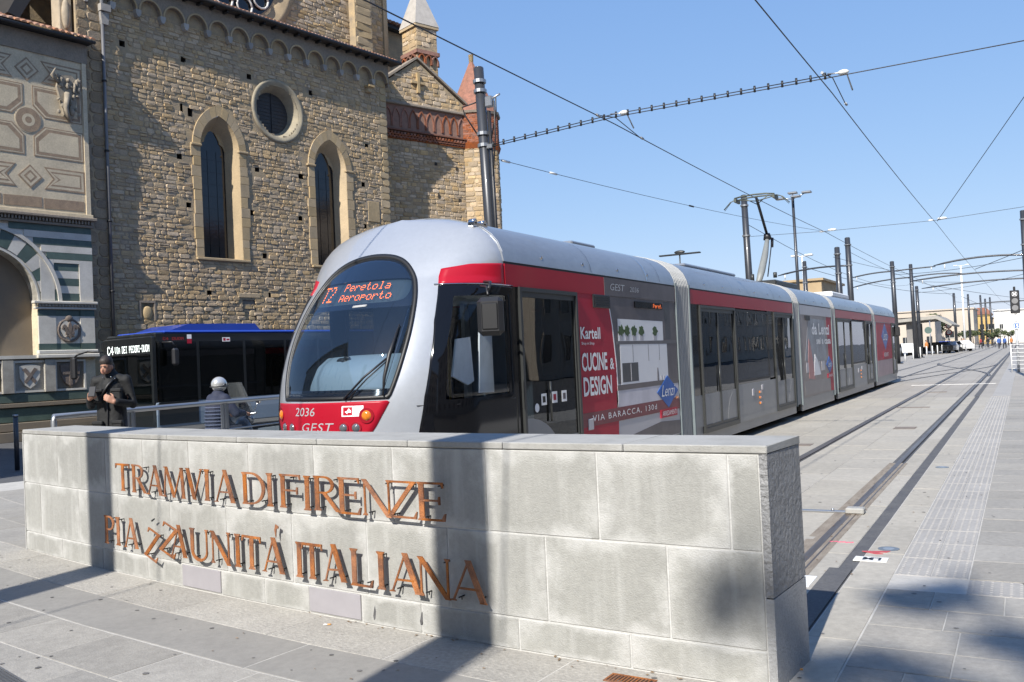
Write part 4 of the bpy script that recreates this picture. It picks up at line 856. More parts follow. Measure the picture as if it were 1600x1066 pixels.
for k in range(nv):
    a0, a1 = 180-180*k/nv, 180-180*(k+1)/nv; g = MB(); g.strip(arc(AR[0], 4.1, 1.70, 1.70, a0-.15, a1+.15, 3), arc(AR[0], 4.1, 2.18, 2.18, a0-.15, a1+.15, 3), -.022, .02); obj('voussoir', g, m_gm if k % 2 == 0 else m_wm, tomb)
g = MB(); g.strip(arc(AR[0], 4.1, 2.19, 2.19, 180, 0, 30), arc(AR[0], 4.1, 2.30, 2.30, 180, 0, 30), -.07, .0); obj('arch_moulding', g, m_wm, tomb)
zz = [6.46, 6.26, 6.05, 5.84, 5.63, 5.42]
for i in range(5):
    z1, z0 = zz[i], zz[i+1]
    xl = AR[0]+math.sqrt(max(0, 2.31**2-(z0-4.1)**2)) if z0-4.1 < 2.31 else AR[0]
    g = MB(); g.box(xl+.0, X1+.0+.005*i, -.015-.0005*i, .01, z0+.003, z1-.003); obj('marble_course', g, m_gm if i % 2 == 0 else m_wm, tomb)
g = MB(); g.box(13.33, 13.74, -.03, .01, 4.15, 5.41); g.box(14.53, X1, -.03, .01, 4.15, 5.41); g.box(13.742, 14.528, -.028, .01, 5.31, 5.41); obj('marble_frame', g, m_wm, tomb)
for i in range(5): g = MB(); z1 = 5.30-.23*i; g.box(13.75, 14.52, .0, .009, z1-.225, z1); obj('inset_stripe', g, m_gm if i % 2 == 0 else m_wm, tomb)
g = MB(); g.rbox(13.05, 15.03, -.16, .02, 4.04, 4.13, .02); g.rbox(13.1, 15.0, -.1, .02, 3.88, 3.95, .015); obj('impost_moulding', g, m_wm, tomb)
for k in range(19): g = MB(); g.ball((13.14+k*.1, -.09, 3.995), (.045, .05, .042), 8, 6); obj('bead', g, mat('dirty_marble', (.36, .33, .28), .7), tomb)
for z0, z1, mm in ((3.68, 3.87, m_gm), (2.84, 3.677, m_wm), (2.64, 2.837, m_gm)): g = MB(); g.box(13.22, 13.74, -.05, .01, z0, z1); g.box(14.5, X1, -.05, .01, z0, z1); g.box(13.743, 14.497, -.02, .01, z0, z1); obj('pier_block', g, mm, tomb)
g = MB(); g.rbox(13.15, 15.0, -.14, .02, 2.52, 2.64, .02); g.box(X0, 13.15, -.1, .45, 2.40, 2.5); g.rbox(13.1, 15.02, -.18, .02, 2.40, 2.515, .02); obj('ledge', g, m_wm, tomb)
def fleur(g, cx, cz, s, y):
    g.prism([(cx+a*s, cz+b*s) for a, b in ((0, .52), (.10, .30), (.12, .12), (.05, -.12), (.07, -.34), (0, -.5), (-.07, -.34), (-.05, -.12), (-.12, .12), (-.10, .30))], y-.03, y+.02)
    for k in (-1, 1): g.prism([(cx+k*a*s, cz+b*s) for a, b in ((.07, -.12), (.15, .08), (.20, .26), (.32, .34), (.44, .26), (.46, .10), (.38, .02), (.36, .12), (.30, .14), (.26, .0), (.18, -.16))][::k], y-.026, y+.02); g.prism([(cx+k*a*s, cz+b*s) for a, b in ((.06, -.22), (.20, -.26), (.26, -.38), (.14, -.34), (.08, -.30))][::k], y-.026, y+.02)
    g.box(cx-.26*s, cx+.26*s, y-.03, y+.02, cz-.22*s, cz-.12*s)
m_relief = mat('brown_relief_stone', (.20, .16, .13), .8, col2=(.14, .11, .09), nscale=6, bump=.5)
def shield(cx, cz, w_, h, motif, y=-.03, mm=None):
    A_ = [(cx-w_/2, cz+h*.42), (cx-w_*.1, cz+h*.5), (cx+w_*.1, cz+h*.5), (cx+w_/2, cz+h*.42), (cx+w_*.46, cz-h*.05), (cx+w_*.28, cz-h*.33), (cx, cz-h*.5), (cx-w_*.28, cz-h*.33), (cx-w_*.46, cz-h*.05)]
    g = MB(); g.prism(A_, y-.03, y+.03); o = obj('shield', g, mm or m_wm, tomb); g = MB()
    if motif == 'fleur': fleur(g, cx, cz, w_*.95, y-.05)
    elif motif == 'cross': g.box(cx-.04, cx+.04, y-.05, y-.03, cz-h*.42, cz+h*.45); g.box(cx-w_*.44, cx+w_*.44, y-.049, y-.03, cz+.02, cz+.1)
    else: g.prism([(cx-w_*.36, cz+h*.3), (cx-w_*.2, cz+h*.36), (cx+w_*.3, cz-h*.2), (cx+w_*.2, cz-h*.3)], y-.045, y-.03); g.prism([(cx+w_*.36, cz+h*.3), (cx+w_*.2, cz+h*.36), (cx-w_*.3, cz-h*.2), (cx-w_*.2, cz-h*.3)], y-.052, y-.046)
    obj('shield_relief', g, m_relief, o)
g = MB(); ring(g, (14.14, 3.24), .30, .37, -.06, -.01, 24); g.ball((14.14, -.06, 3.6), (.12, .05, .1)); obj('wreath', g, m_relief, tomb)
shield(14.14, 3.24, .56, .62, 'fleur')
# sarcophagus front: framed panels with shields
for k in range(7):
    cx = 14.13-1.22*k if k else 14.13; a, b_ = cx-.42, cx+.42
    g = MB(); g.box(a, b_, .0, .03, 1.44, 2.33); pn = obj('sarcophagus_panel', g, m_niche if k % 2 == 0 else mat('stained_marble', (.36, .34, .29), .7), tomb)
    g = MB(); [g.box(*q_) for q_ in ((a-.06, b_+.06, -.05, .02, 2.28, 2.35), (a-.06, b_+.06, -.05, .02, 1.40, 1.46), (a-.06, a, -.048, .02, 1.46, 2.28), (b_, b_+.06, -.048, .02, 1.46, 2.28))]; obj('panel_frame', g, m_wm, tomb)
    shield(cx, 1.87, .62, .72, ('cross', 'bars')[k % 2], -.02, m_relief if k % 2 == 0 else m_wm)
    g = MB(); g.box(cx-.80, cx-.49, -.12, .02, 1.40, 2.36); obj('pilaster', g, mat('stained_marble', (.36, .34, .29), .7, col2=(.24, .22, .19), nscale=4, fine=.2), tomb)
g = MB(); g.box(X0, X1, .031, .5, 0, 2.42); obj('base_core', g, mat('stained_marble', (.36, .34, .29), .7), tomb)
for z0, z1, y, mm in ((1.12, 1.38, -.03, m_gm), (.98, 1.10, -.15, m_niche), (.55, .96, -.08, m_gm), (.3, .53, -.3, m_niche), (0, .28, -.5, m_niche)): g = MB(); g.rbox(X0, X1+.05, y, .03, z0, z1, .01); obj('plinth_course', g, mm, tomb)
# cornice over the marble, with dentils
g = MB(); g.rbox(X0, 15.08, -.22, .02, 6.66, 6.76, .02); g.rbox(X0, 15.02, -.1, .02, 6.46, 6.54, .01); obj('cornice', g, m_frieze, tomb)
g = MB(); [g.box(x, x+.05, -.15, .0, 6.55, 6.65) for x in [X0+.1*k for k in range(int((15-X0)/.1))]]; obj('dentils', g, m_frieze, tomb, kind='stuff')
# painted panels (brown bands on cream plaster, thin as a coat of lime)
def inlay(poly, k=0, mm=None):
    g = MB(); g.prism(poly, -.002-.0012*k, .009); return obj('painted_shape', g, mm or (m_sgr if k % 2 == 0 else m_plas), tomb)
def octo(x0, x1, z0, z1, c, ins): return [(x0+ins, z0+c+ins*.4), (x0+c+ins*.4, z0+ins), (x1-c-ins*.4, z0+ins), (x1-ins, z0+c+ins*.4), (x1-ins, z1-c-ins*.4), (x1-c-ins*.4, z1-ins), (x0+c+ins*.4, z1-ins), (x0+ins, z1-c-ins*.4)]
def notch(x0, x1, z0, z1, side, ins):      # rectangle whose corner by the centre circle is cut
    c = .33
    P = octo(x0, x1, z0, z1, .0, ins)
    x0, x1, z0, z1 = x0+ins, x1-ins, z0+ins, z1-ins
    return {'UR': [(x0, z0+c), (x0+c, z0), (x1, z0), (x1, z1), (x0, z1)], 'UL': [(x0, z0), (x1-c, z0), (x1, z0+c), (x1, z1), (x0, z1)], 'LR': [(x0, z0), (x1, z0), (x1, z1), (x0+c, z1), (x0, z1-c)], 'LL': [(x0, z0), (x1, z0), (x1, z1-c), (x1-c, z1), (x0, z1)]}[side]
for cx0, cc in ((13.15, 1), (9.75, 1)):
    for side, x0, x1, z0, z1 in (('UR', cx0+.14, cx0+1.66, 9.72, 10.66), ('UL', cx0-1.66, cx0-.14, 9.72, 10.66), ('LR', cx0+.14, cx0+1.66, 8.52, 9.45), ('LL', cx0-1.66, cx0-.14, 8.52, 9.45)):
        for k, ins in enumerate((0, .03, .06, .15)): inlay(notch(x0, x1, z0, z1, side, ins), k)
    for k, r in enumerate((.40, .37, .19, .10)): inlay(arc(cx0, 9.585, r, r, 0, 345, 23), k+1 if k == 0 else k+(2 if k == 1 else 1) if False else (5+k if k != 0 else 5))
    for zc_ in (11.13, 7.88):
        for k, r in enumerate((.36, .30, .2, .12)): inlay([(cx0, zc_-r), (cx0+r, zc_), (cx0, zc_+r), (cx0-r, zc_)], k+4)
        for s in (-1, 1):
            for k, i_ in enumerate((0, .05, .12, .17)):
                a, b_ = cx0+s*(.42+i_*1.4), cx0+s*(1.68-i_); z0, z1 = zc_-.34+i_, zc_+.34-i_; inlay([(a-s*.0, z0), (b_, z0), (b_, z1), (a, z1), (a+s*.26, zc_)][::s], k)
    for a, b_ in ((cx0-1.66, cx0-.86), (cx0-.80, cx0+.32), (cx0+.38, cx0+1.62)): inlay([(a, 6.96), (b_, 6.98), (b_, 7.28), (a, 7.26)], 0)
g = MB(); g.box(X0, 15.02, -.03, .01, 11.68, 12.28); obj('grey_band', g, m_frieze, tomb)
g = MB(); g.rbox(X0, 15.04, -.05, .01, 6.78, 6.88, .01); g.box(14.84, 14.98, -.03, .01, 6.88, 11.68); obj('plaster_border', g, m_plas, tomb)
m_wrn = mat('carved_crest_stone', (.34, .29, .22), .9, bump=.5, contrast=.4, nscale=6)
g = MB(); rs_ = random.Random(2); g.prism([(14.0, 10.75), (14.2, 9.9), (14.35, 9.75), (14.5, 9.9), (14.62, 10.5), (14.75, 10.6), (14.7, 11.0), (14.45, 11.2), (14.05, 11.12)], -.10, .01)
for _ in range(26): a_, b2 = rs_.uniform(14.0, 14.7), rs_.uniform(9.95, 11.1); g.ball((a_, -.12, b2), (rs_.uniform(.03, .09), rs_.uniform(.03, .08), rs_.uniform(.04, .12)), 7, 5, smooth=False)
g.tube([(14.05, -.1, 10.9), (13.8, -.2, 11.05), (13.95, -.15, 11.3)], [.06, .05, .02], 6); g.tube([(14.3, -.14, 10.6), (14.2, -.2, 10.1), (14.35, -.16, 9.7)], [.09, .07, .05], 6); obj('carved_crest', g, m_wrn, tomb)
g = MB(); g.box(X0, 15.1, -.3, 3.0, 12.30, 12.36); obj('eave_board', g, m_lead, tomb); g = MB(); g.tube([(X0, -.33, 12.33), (15.15, -.33, 12.33)], .055, 8); obj('gutter', g, m_lead, tomb)
g = MB()
for k in range(40):
    for r in range(8): x = 7.6+k*.192; y0 = -.34+r*.36; z0 = 12.42+r*.36*.42; pts = [(x+.08*math.cos(a), y0, z0+.06*math.sin(a)) for a in [PI*t/5 for t in range(6)]]+[(x+.065*math.cos(a), y0+.4, z0+.16+.05*math.sin(a)) for a in [PI*t/5 for t in range(6)]]; g.add(pts, [(t, t+1, t+7, t+6) for t in range(5)]+[(0, 1, 2, 3, 4, 5)])
obj('roof_tiling', g, m_tile, tomb, kind='stuff'); tomb.scale = (1.009, 1.009, 1.009)
# walls and raking roof edge that rise behind the tomb roof
lay('stone', stones(9, 14.6, 12.8, 16.5, .2, .36), m_stonew, church, 0, 2.4)
g = MB(); g.box(8, 14.75, 2.42, 3.0, 12, 17); obj('chapel_wall', g, m_mort, church)
g = MB(); g.prism([(13.2, 13.2), (13.55, 13.1), (14.9, 15.6), (14.55, 15.9)], .6, 2.3); obj('raking_eave', g, m_lead, church)
g = MB(); g.rbox(14.55, 14.98, .1, .6, 12.6, 16.0, .03); g.rbox(14.4, 15.0, .0, .6, 12.5, 12.75, .03); g.ball((14.75, .05, 13.4), (.14, .1, .5)); g.ball((14.75, .05, 14.6), (.14, .1, .5)); obj('carved_buttress', g, mat('pale_carved_stone', (.46, .38, .27), .85, bump=.5, contrast=.3, nscale=3), church)
g = MB(); g.tube([(11.55, 2.35, 12.8), (11.55, 2.35, 17)], .05, 8); obj('drainpipe', g, m_steel, church)
# ---------------------------------------------------------------- tram
random.seed(5)
m_silver = mat('silver_paint', (.41, .43, .46), .32, .35, contrast=.06, nscale=1.2, coat=.6, fine=.03)
m_roofm = mat('weathered_roof_panel', (.31, .33, .355), .36, .45, col2=(.24, .255, .28), nscale=.9, stretch=(3, .6, 1), coat=.25, bump=.04, bscale=4, fine=.06)
m_red = mat('tram_red', (.36, .008, .022), .35, spec=.25, coat=.08, contrast=.08)
m_gloss = mat('black_gloss', (.005, .005, .006), .06, coat=.15, contrast=.05, spec=.35)
m_grey = mat('light_grey_paint', (.23, .235, .24), .42, contrast=.12, nscale=1.5, coat=.2)
m_frame = mat('dark_door_frame', (.035, .037, .036), .4)
m_gasket = mat('black_gasket', (.012, .012, .013), .5)
m_under = mat('dark_underbody', (.03, .028, .026), .85)
m_bell = mat('grey_bellows', (.36, .365, .36), .65, contrast=.15, nscale=2)
m_belld = mat('blue_grey_bellows', (.15, .18, .19), .6)
m_adred = mat('advert_red', (.38, .018, .04), .45, spec=.2, coat=.05, contrast=.06)
m_adgrey = mat('advert_stone_grey', (.14, .125, .13), .35, coat=.05, spec=.2, col2=(.10, .09, .095))
m_adwhite = mat('advert_white', (.72, .72, .73), .45, coat=.05, spec=.2, contrast=.04)
m_adpale = mat('advert_pale_grey', (.45, .44, .46), .35, coat=.05, spec=.2, contrast=.05)
m_adbrown = mat('advert_dark_red', (.20, .05, .06), .35, coat=.05, spec=.2)
m_adblue = mat('advert_blue', (.03, .12, .42), .35, coat=.05, spec=.2)
m_adgreen = mat('advert_green', (.07, .12, .04), .4, coat=.05, spec=.2, contrast=.4, nscale=20)
m_text = mat('white_lettering', (.80, .80, .80), .4, contrast=.02)
m_silvtext = mat('silver_lettering', (.55, .56, .58), .3, .3)
m_glass_side = glass('tinted_side_glass', (.40, .42, .42), .0, .0, (.006, .007, .008), .15)
m_glass_front = glass('windscreen_glass', (.72, .80, .86), .05, .0, (.03, .05, .08), .12)
m_led = mat('orange_led', (1, .19, .04), .5, emit=.75, contrast=.02)
m_amber = mat('amber_lens', (.75, .22, .02), .15, coat=1, contrast=.3, nscale=30)
m_lens = mat('clear_lens', (.25, .25, .26), .08, .6, coat=1)
m_redlens = mat('red_lamp_housing', (.30, .01, .02), .2, coat=1)
XC = -5.95; HW = 1.2
tram = empty('tram', (XC, 24, 0), 0, 'long silver and red tram with kitchen adverts standing behind the granite sign wall', 'tram')
TO = Vector((XC, 24, 0))
def tobj(name, g, m, parent=tram, **k):
    for i in range(len(g.v)): g.v[i] = g.v[i]-Vector((0, 24, 0))      # builders use lateral v, world y, z
    return obj(name, g, m, parent, **k)
RP = [(1.2, 2.76), (1.18, 2.86), (1.13, 2.97), (1.055, 3.06), (.95, 3.14), (.78, 3.212), (.55, 3.272), (.28, 3.31), (0, 3.32)]
def hw_at(z):
    if z <= 2.76: return HW-.02*max(0, (.6-z)/.6)
    for (a, za), (b, zb) in zip(RP, RP[1:]):
        if z <= zb: return a+(b-a)*(z-za)/(zb-za)
    return .0
NN = 1.881
def yf(z):
    y = 6.858+.32*max(0, z-1.191)**1.965+.146*max(0, 1.1-z)**2
    return min(y, 8.35)
def nL(z): return max(.02, min(.896, 8.375-yf(z)))
def nsurf(v, z, off=0):
    h = hw_at(z)+1e-5; u = min(1, abs(v)/h); y = yf(z)+nL(z)*(1-(1-u**NN)**(1/NN)); 
    return Vector((v, y, z))
def nnorm(v, z):
    e = .01; v = max(-1.17, min(1.17, v)); a = nsurf(v+e, z)-nsurf(v-e, z); b = nsurf(v, z+e)-nsurf(v, z-e); n = a.cross(b).normalized(); return n if n.y < 0 else -n
def noff(v, z, off): return nsurf(v, z)+nnorm(v, z)*off
def sideV(y, z):      # half width of the cab side at station y
    h = hw_at(z); t = (y-yf(z))/nL(z)
    if t >= 1: return h
    t = max(0, t); return h*(1-(1-t)**NN)**(1/NN)
def soff(y, z, off):
    v = sideV(y, z); e = .01
    a = Vector((sideV(y+e, z)-sideV(y-e, z), 2*e, 0)); b = Vector((sideV(y, z+e)-sideV(y, z-e), 0, 2*e)); n = a.cross(b).normalized()
    if n.x < 0: n = -n
    return Vector((v, y, z))+n*off
def resample(poly, n):
    P_ = poly+[poly[0]]; d = [0]
    for a, b in zip(P_, P_[1:]): d.append(d[-1]+math.hypot(b[0]-a[0], b[1]-a[1]))
    out = []; q = 0
    for k in range(n):
        t = d[-1]*k/n
        while d[q+1] < t: q += 1
        u = (t-d[q])/(d[q+1]-d[q]); out.append((P_[q][0]+(P_[q+1][0]-P_[q][0])*u, P_[q][1]+(P_[q+1][1]-P_[q][1])*u))
    return out
def smooth_poly(pts, n=12):
    """closed Catmull-Rom through points"""
    out = []; N = len(pts)
    for i in range(N):
        p0, p1, p2, p3 = pts[i-1], pts[i], pts[(i+1) % N], pts[(i+2) % N]
        for k in range(n):
            t = k/n; out.append(tuple(.5*((2*p1[j])+(-p0[j]+p2[j])*t+(2*p0[j]-5*p1[j]+4*p2[j]-p3[j])*t*t+(-p0[j]+3*p1[j]-3*p2[j]+p3[j])*t**3) for j in (0, 1)))
    return out
def patch(g, poly, fn, off, rings=8, n=96, skirt=.01):
    P_ = resample(poly, n); c = (sum(p[0] for p in P_)/n, sum(p[1] for p in P_)/n); vs = [fn(*c, off)]
    for r in range(1, rings+1): vs += [fn(c[0]+(p[0]-c[0])*r/rings, c[1]+(p[1]-c[1])*r/rings, off) for p in P_]
    vs += [fn(p[0], p[1], off-skirt) for p in P_]
    F = [(0, 1+k, 1+(k+1) % n) for k in range(n)]+[(1+r*n+k, 1+(r+1)*n+k, 1+(r+1)*n+(k+1) % n, 1+r*n+(k+1) % n) for r in range(rings) for k in range(n)]
    g.add(vs, F, True); return g
def annulus(g, A_, B_, fn, off, rings=3, skirt=.012, n=120):
    A2, B2 = resample(A_, n), resample(B_, n); vs = [fn(p[0], p[1], off-skirt) for p in A2]
    for r in range(rings+1): vs += [fn(a[0]+(b[0]-a[0])*r/rings, a[1]+(b[1]-a[1])*r/rings, off) for a, b in zip(A2, B2)]
    vs += [fn(p[0], p[1], off-skirt) for p in B2]
    g.add(vs, [(r*n+k, r*n+(k+1) % n, (r+1)*n+(k+1) % n, (r+1)*n+k) for r in range(rings+2) for k in range(n)], True); return g
# windscreen outline (v,z), measured half widths
WS = [(.655, 1.40), (.70, 1.55), (.735, 1.75), (.75, 1.98), (.735, 2.2), (.69, 2.42), (.60, 2.62), (.45, 2.775), (.26, 2.86), (0, 2.89)]
ws_out = [(-v, z) for v, z in WS]+[(v, z) for v, z in WS[-2::-1]]
ws_out = [(-.64, 1.395)]+ws_out[0:]+[(.64, 1.395)]
def shrink(poly, d):
    n = len(poly); out = []; A = sum(poly[i-1][0]*poly[i][1]-poly[i][0]*poly[i-1][1] for i in range(n)); s = 1 if A > 0 else -1
    for i in range(n):
        a, b = poly[i-1], poly[(i+1) % n]; dx, dy = b[0]-a[0], b[1]-a[1]; l = math.hypot(dx, dy)+1e-9; out.append((poly[i][0]-s*dy/l*d, poly[i][1]+s*dx/l*d))
    return out
Wp = [(-v, z) for v, z in WS]+[(v, z) for v, z in WS[-2::-1]]; op = []
for i_ in range(len(Wp)-1):
    q0, q1, q2, q3 = Wp[max(0, i_-1)], Wp[i_], Wp[i_+1], Wp[min(len(Wp)-1, i_+2)]
    for k_ in range(8):
        t_ = k_/8; op.append(tuple(.5*((2*q1[j])+(-q0[j]+q2[j])*t_+(2*q0[j]-5*q1[j]+4*q2[j]-q3[j])*t_*t_+(-q0[j]+3*q1[j]-3*q2[j]+q3[j])*t_**3) for j in (0, 1)))
ws_out = resample(op+[Wp[-1]], 240); ws_in = shrink(ws_out, .035); ws_hole = shrink(ws_out, .018)
CW = [(7.72, 2.38), (8.45, 2.40), (8.46, 1.37), (7.38, 1.36), (7.42, 1.60), (7.50, 1.92)]          # cab side window (y,z)
CB = [(7.68, 2.50), (7.565, 2.3), (7.475, 2.13), (7.40, 1.94), (7.33, 1.76), (7.275, 1.58), (7.225, 1.4), (7.175, 1.09), (7.17, .78), (8.55, .78), (8.55, 2.50)]        # black cab side area
cw_in = resample(CW, 120)
gsh = MB(); NPH, NZ = 120, 110
ZL = [.32+(3.319-.32)*(k/NZ) for k in range(NZ+1)]
def shell(i, j):
    z = ZL[j]; ph = -90+180*i/NPH; h = hw_at(z); u = abs(math.sin(rad(ph)))**(2/NN); c = abs(math.cos(rad(ph)))**(2/NN)
    return Vector((h*u*(1 if ph > 0 else -1), yf(z)+nL(z)*(1-c), z))
cwh = shrink(cw_in, -.035)
if max(p[0] for p in cwh) < max(p[0] for p in cw_in): cwh = shrink(cw_in, .035)
def keepn(i, j):
    a, b = shell(i, j), shell(i+1, j+1); c = (a+b)/2
    if pin(c.x, c.z, ws_hole): return False
    if c.x > .6 and pin(c.y, c.z, cwh): return False
    if c.x < -.6 and pin(c.y, c.z, cwh): return False
    return True
gsh.grid(shell, NPH, NZ, keep=keepn)
tobj('cab_shell', gsh, m_silver)
# straight side of cab up to the seam (y 8.38), with the window opening left out
for s in (-1, 1):
    g = MB()
    def side(i, j):
        z = .32+(2.76-.32)*j/60; y0 = yf(z)+nL(z); return Vector((s*hw_at(z), y0+(8.38-y0)*i/20, z))
    g.grid(side, 20, 60, keep=lambda i, j: not pin((side(i, j).y+side(i+1, j+1).y)/2, (side(i, j).z+side(i+1, j+1).z)/2, cwh)); tobj('cab_side', g, m_silver)
g = MB()
RPs = RP
def croof(i, j):
    v, z = (RPs[i] if i < 9 else (-RPs[16-i][0], RPs[16-i][1])); y0 = min(8.375, yf(z)+nL(z)) if z < 3.315 else 8.375; return Vector((v, y0+(8.38-y0)*j/3, z))
g.grid(croof, 16, 3); tobj('cab_roof', g, m_silver)
g = MB(); annulus(g, ws_out, ws_in, noff, .012, 2, .03); tobj('windscreen_gasket', g, m_gasket)
g = MB(); patch(g, ws_in, noff, .004, 14, 120, .004); ws = tobj('windscreen', g, m_glass_front)
# dark screen print round the pane: top third and lower edge
TOPZ = 2.30
topb = [(v, z) for v, z in ws_in if z > TOPZ]; topb = sorted(topb, key=lambda p: math.atan2(p[1]-2.3, p[0]))
dsp = [(-.60, 2.36), (.60, 2.36), (.645, 2.45), (.60, 2.60), (-.60, 2.60), (-.645, 2.45)]
m_frit = mat('navy_screen_print', (.008, .011, .02), .25, coat=.4, contrast=.05)
g = MB(); topc = [(-.70, TOPZ)]+[p for p in sorted(topb, key=lambda p: p[0])]+[(.70, TOPZ)]
# the two outlines start at different angles: build band between them by rays instead
g = MB(); cc = (0, 2.47)
def ray_hit(poly, a):
    best = 0; dx, dy = math.cos(a), math.sin(a); n = len(poly)
    for i in range(n):
        x1, y1 = poly[i-1]; x2, y2 = poly[i]; x1 -= cc[0]; x2 -= cc[0]; y1 -= cc[1]; y2 -= cc[1]; den = dx*(y2-y1)-dy*(x2-x1)
        if abs(den) < 1e-12: continue
        t = (x1*(y2-y1)-y1*(x2-x1))/den; u = (x1*dy-y1*dx)/den
        if t > 0 and -1e-6 <= u <= 1+1e-6: best = max(best, t)
    return (cc[0]+dx*best, cc[1]+dy*best)
inner = smooth_poly([(-.50, 2.36), (0, 2.355), (.50, 2.36), (.60, 2.42), (.585, 2.55), (.50, 2.60), (0, 2.605), (-.50, 2.60), (-.585, 2.55), (-.60, 2.42)], 8)
ANG = [2*PI*k/160 for k in range(160)]; Oo = [ray_hit(topc, a) for a in ANG]; Ii = [ray_hit(inner, a) for a in ANG]
n_ = 160; vs = []
for r in range(5): vs += [noff(a[0]+(b[0]-a[0])*r/4, a[1]+(b[1]-a[1])*r/4, -.006) for a, b in zip(Oo, Ii)]
g.add(vs, [(r*n_+k, r*n_+(k+1) % n_, (r+1)*n_+(k+1) % n_, (r+1)*n_+k) for r in range(4) for k in range(n_)], True); tobj('screen_print', g, m_frit, ws)
g = MB(); lowb = [(-.66, 1.42), (.66, 1.42), (.675, 1.50), (-.675, 1.50)]; patch(g, resample(lowb, 80), noff, -.006, 4, 80, .0); tobj('screen_print', g, m_frit, ws)
g = MB(); patch(g, inner, noff, -.03, 8, 80, .0); dp = tobj('destination_display', g, mat('display_panel', (.055, .075, .09), .4, contrast=.1))
def led(txt, x0, x1, z0, z1):
    g = MB(); dots(g, txt, lambda u, w_: noff(u, w_, .006), x0, x1, z0, z1, .62); tobj('led_letters', g, m_led, dp)
led('T2', -.455, -.27, 2.39, 2.565); led('Peretola', -.14, .40, 2.492, 2.575); led('Aeroporto', -.155, .45, 2.385, 2.47)
g = MB(); patch(g, [(.07, 2.31), (.23, 2.315), (.23, 2.335), (.07, 2.33)], noff, .006, 2, 24); tobj('sensor_strip', g, m_bell, ws)
# red panel below the windscreen with lamps
g = MB(); patch(g, resample([(-.86, 1.375), (.66, 1.385), (.62, 1.30), (.54, 1.15), (.42, .98), (-.70, .98), (-.90, 1.15)], 120), noff, .006, 10, 120); rp_ = tobj('front_panel', g, m_red)
g = MB(); patch(g, resample([(-.80, .97), (.60, .97), (.75, .6), (.8, .35), (-.8, .35), (-.86, .6)], 100), noff, .02, 8, 100); tobj('bumper', g, m_silver)
def lamp(v, z, r, m_, name='headlight', hr=1.35):
    c = noff(v, z, .0); n = nnorm(v, z); g = MB(); g.tube([c-n*.01, c+n*.014], r*hr, 20, smooth=False); h = tobj(name, g, m_redlens)
    g = MB(); a = n.cross(Vector((0, 0, 1))).normalized(); b = a.cross(n); vs = [c+n*.034]+[c+n*(.014+.02*math.cos(t))+(a*math.cos(u)+b*math.sin(u))*r*math.sin(t) for t in (.5, 1.0, 1.57) for u in [2*PI*k/16 for k in range(16)]]
    g.add(vs, [(0, 1+k, 1+(k+1) % 16) for k in range(16)]+[(1+q*16+k, 17+q*16+k, 17+q*16+(k+1) % 16, 1+q*16+(k+1) % 16) for q in (0, 1) for k in range(16)], True); tobj('lens', g, m_, h)
lamp(.45, 1.25, .048, m_amber, 'indicator_lamp', 1.55); lamp(-.76, 1.26, .048, m_amber, 'indicator_lamp', 1.4)
for v in (.215, .345, -.66, -.50): lamp(v, 1.135, .042, m_lens)
def ntext(txt, v0, v1, z0, z1, m_, name, shear=0, sp=1, bold=0, parent=rp_, off=.009):
    vs, fs = text_fit(txt, v0, v1, z0, z1, 0, shear, sp, bold); g = MB(); g.add([noff(p.x, p.y, off) for p in vs], fs); return tobj(name, g, m_, parent)
ntext('2036', -.435, -.13, 1.252, 1.335, m_silvtext, 'fleet_number', .15)
ntext('GEST', -.32, .11, 1.10, 1.185, m_silvtext, 'operator_letters', .25, 1.1)
g = MB(); patch(g, [(.20, 1.245), (.42, 1.245), (.42, 1.345), (.20, 1.345)], noff, .009, 3, 40, 0); lg = tobj('city_logo', g, m_text, rp_)
g = MB(); patch(g, [(.215, 1.255), (.31, 1.255), (.31, 1.335), (.215, 1.335)], noff, .0105, 3, 40, 0); tobj('logo_red_field', g, m_red, lg)
g = MB(); patch(g, [(.235, 1.29), (.262, 1.268), (.262, 1.282), (.30, 1.282), (.30, 1.298), (.275, 1.325), (.262, 1.30)], noff, .012, 2, 40, 0); tobj('logo_mark', g, m_text, lg)
# wipers
g = MB(); g.tube([noff(-.02+.25, 1.41, .03), noff(.42, 1.60, .055), noff(.60, 1.765, .06)], .011, 6); g.tube([noff(.28, 1.41, .03), noff(.45, 1.585, .055), noff(.605, 1.74, .06)], .007, 6); tobj('wiper_arm', g, m_black)
g = MB(); g.tube([noff(.60, 1.43, .03), noff(.60, 1.60, .04), noff(.615, 1.80, .05), noff(.635, 2.10, .03)], [.008, .016, .022, .007], 6); tobj('wiper_blade', g, m_black)
# thin wires seen in the screen
g = MB(); g.tube([noff(.665, 2.26, .005), noff(.60, 1.5, .005)], .003, 5); tobj('screen_edge_trim', g, m_chrome)
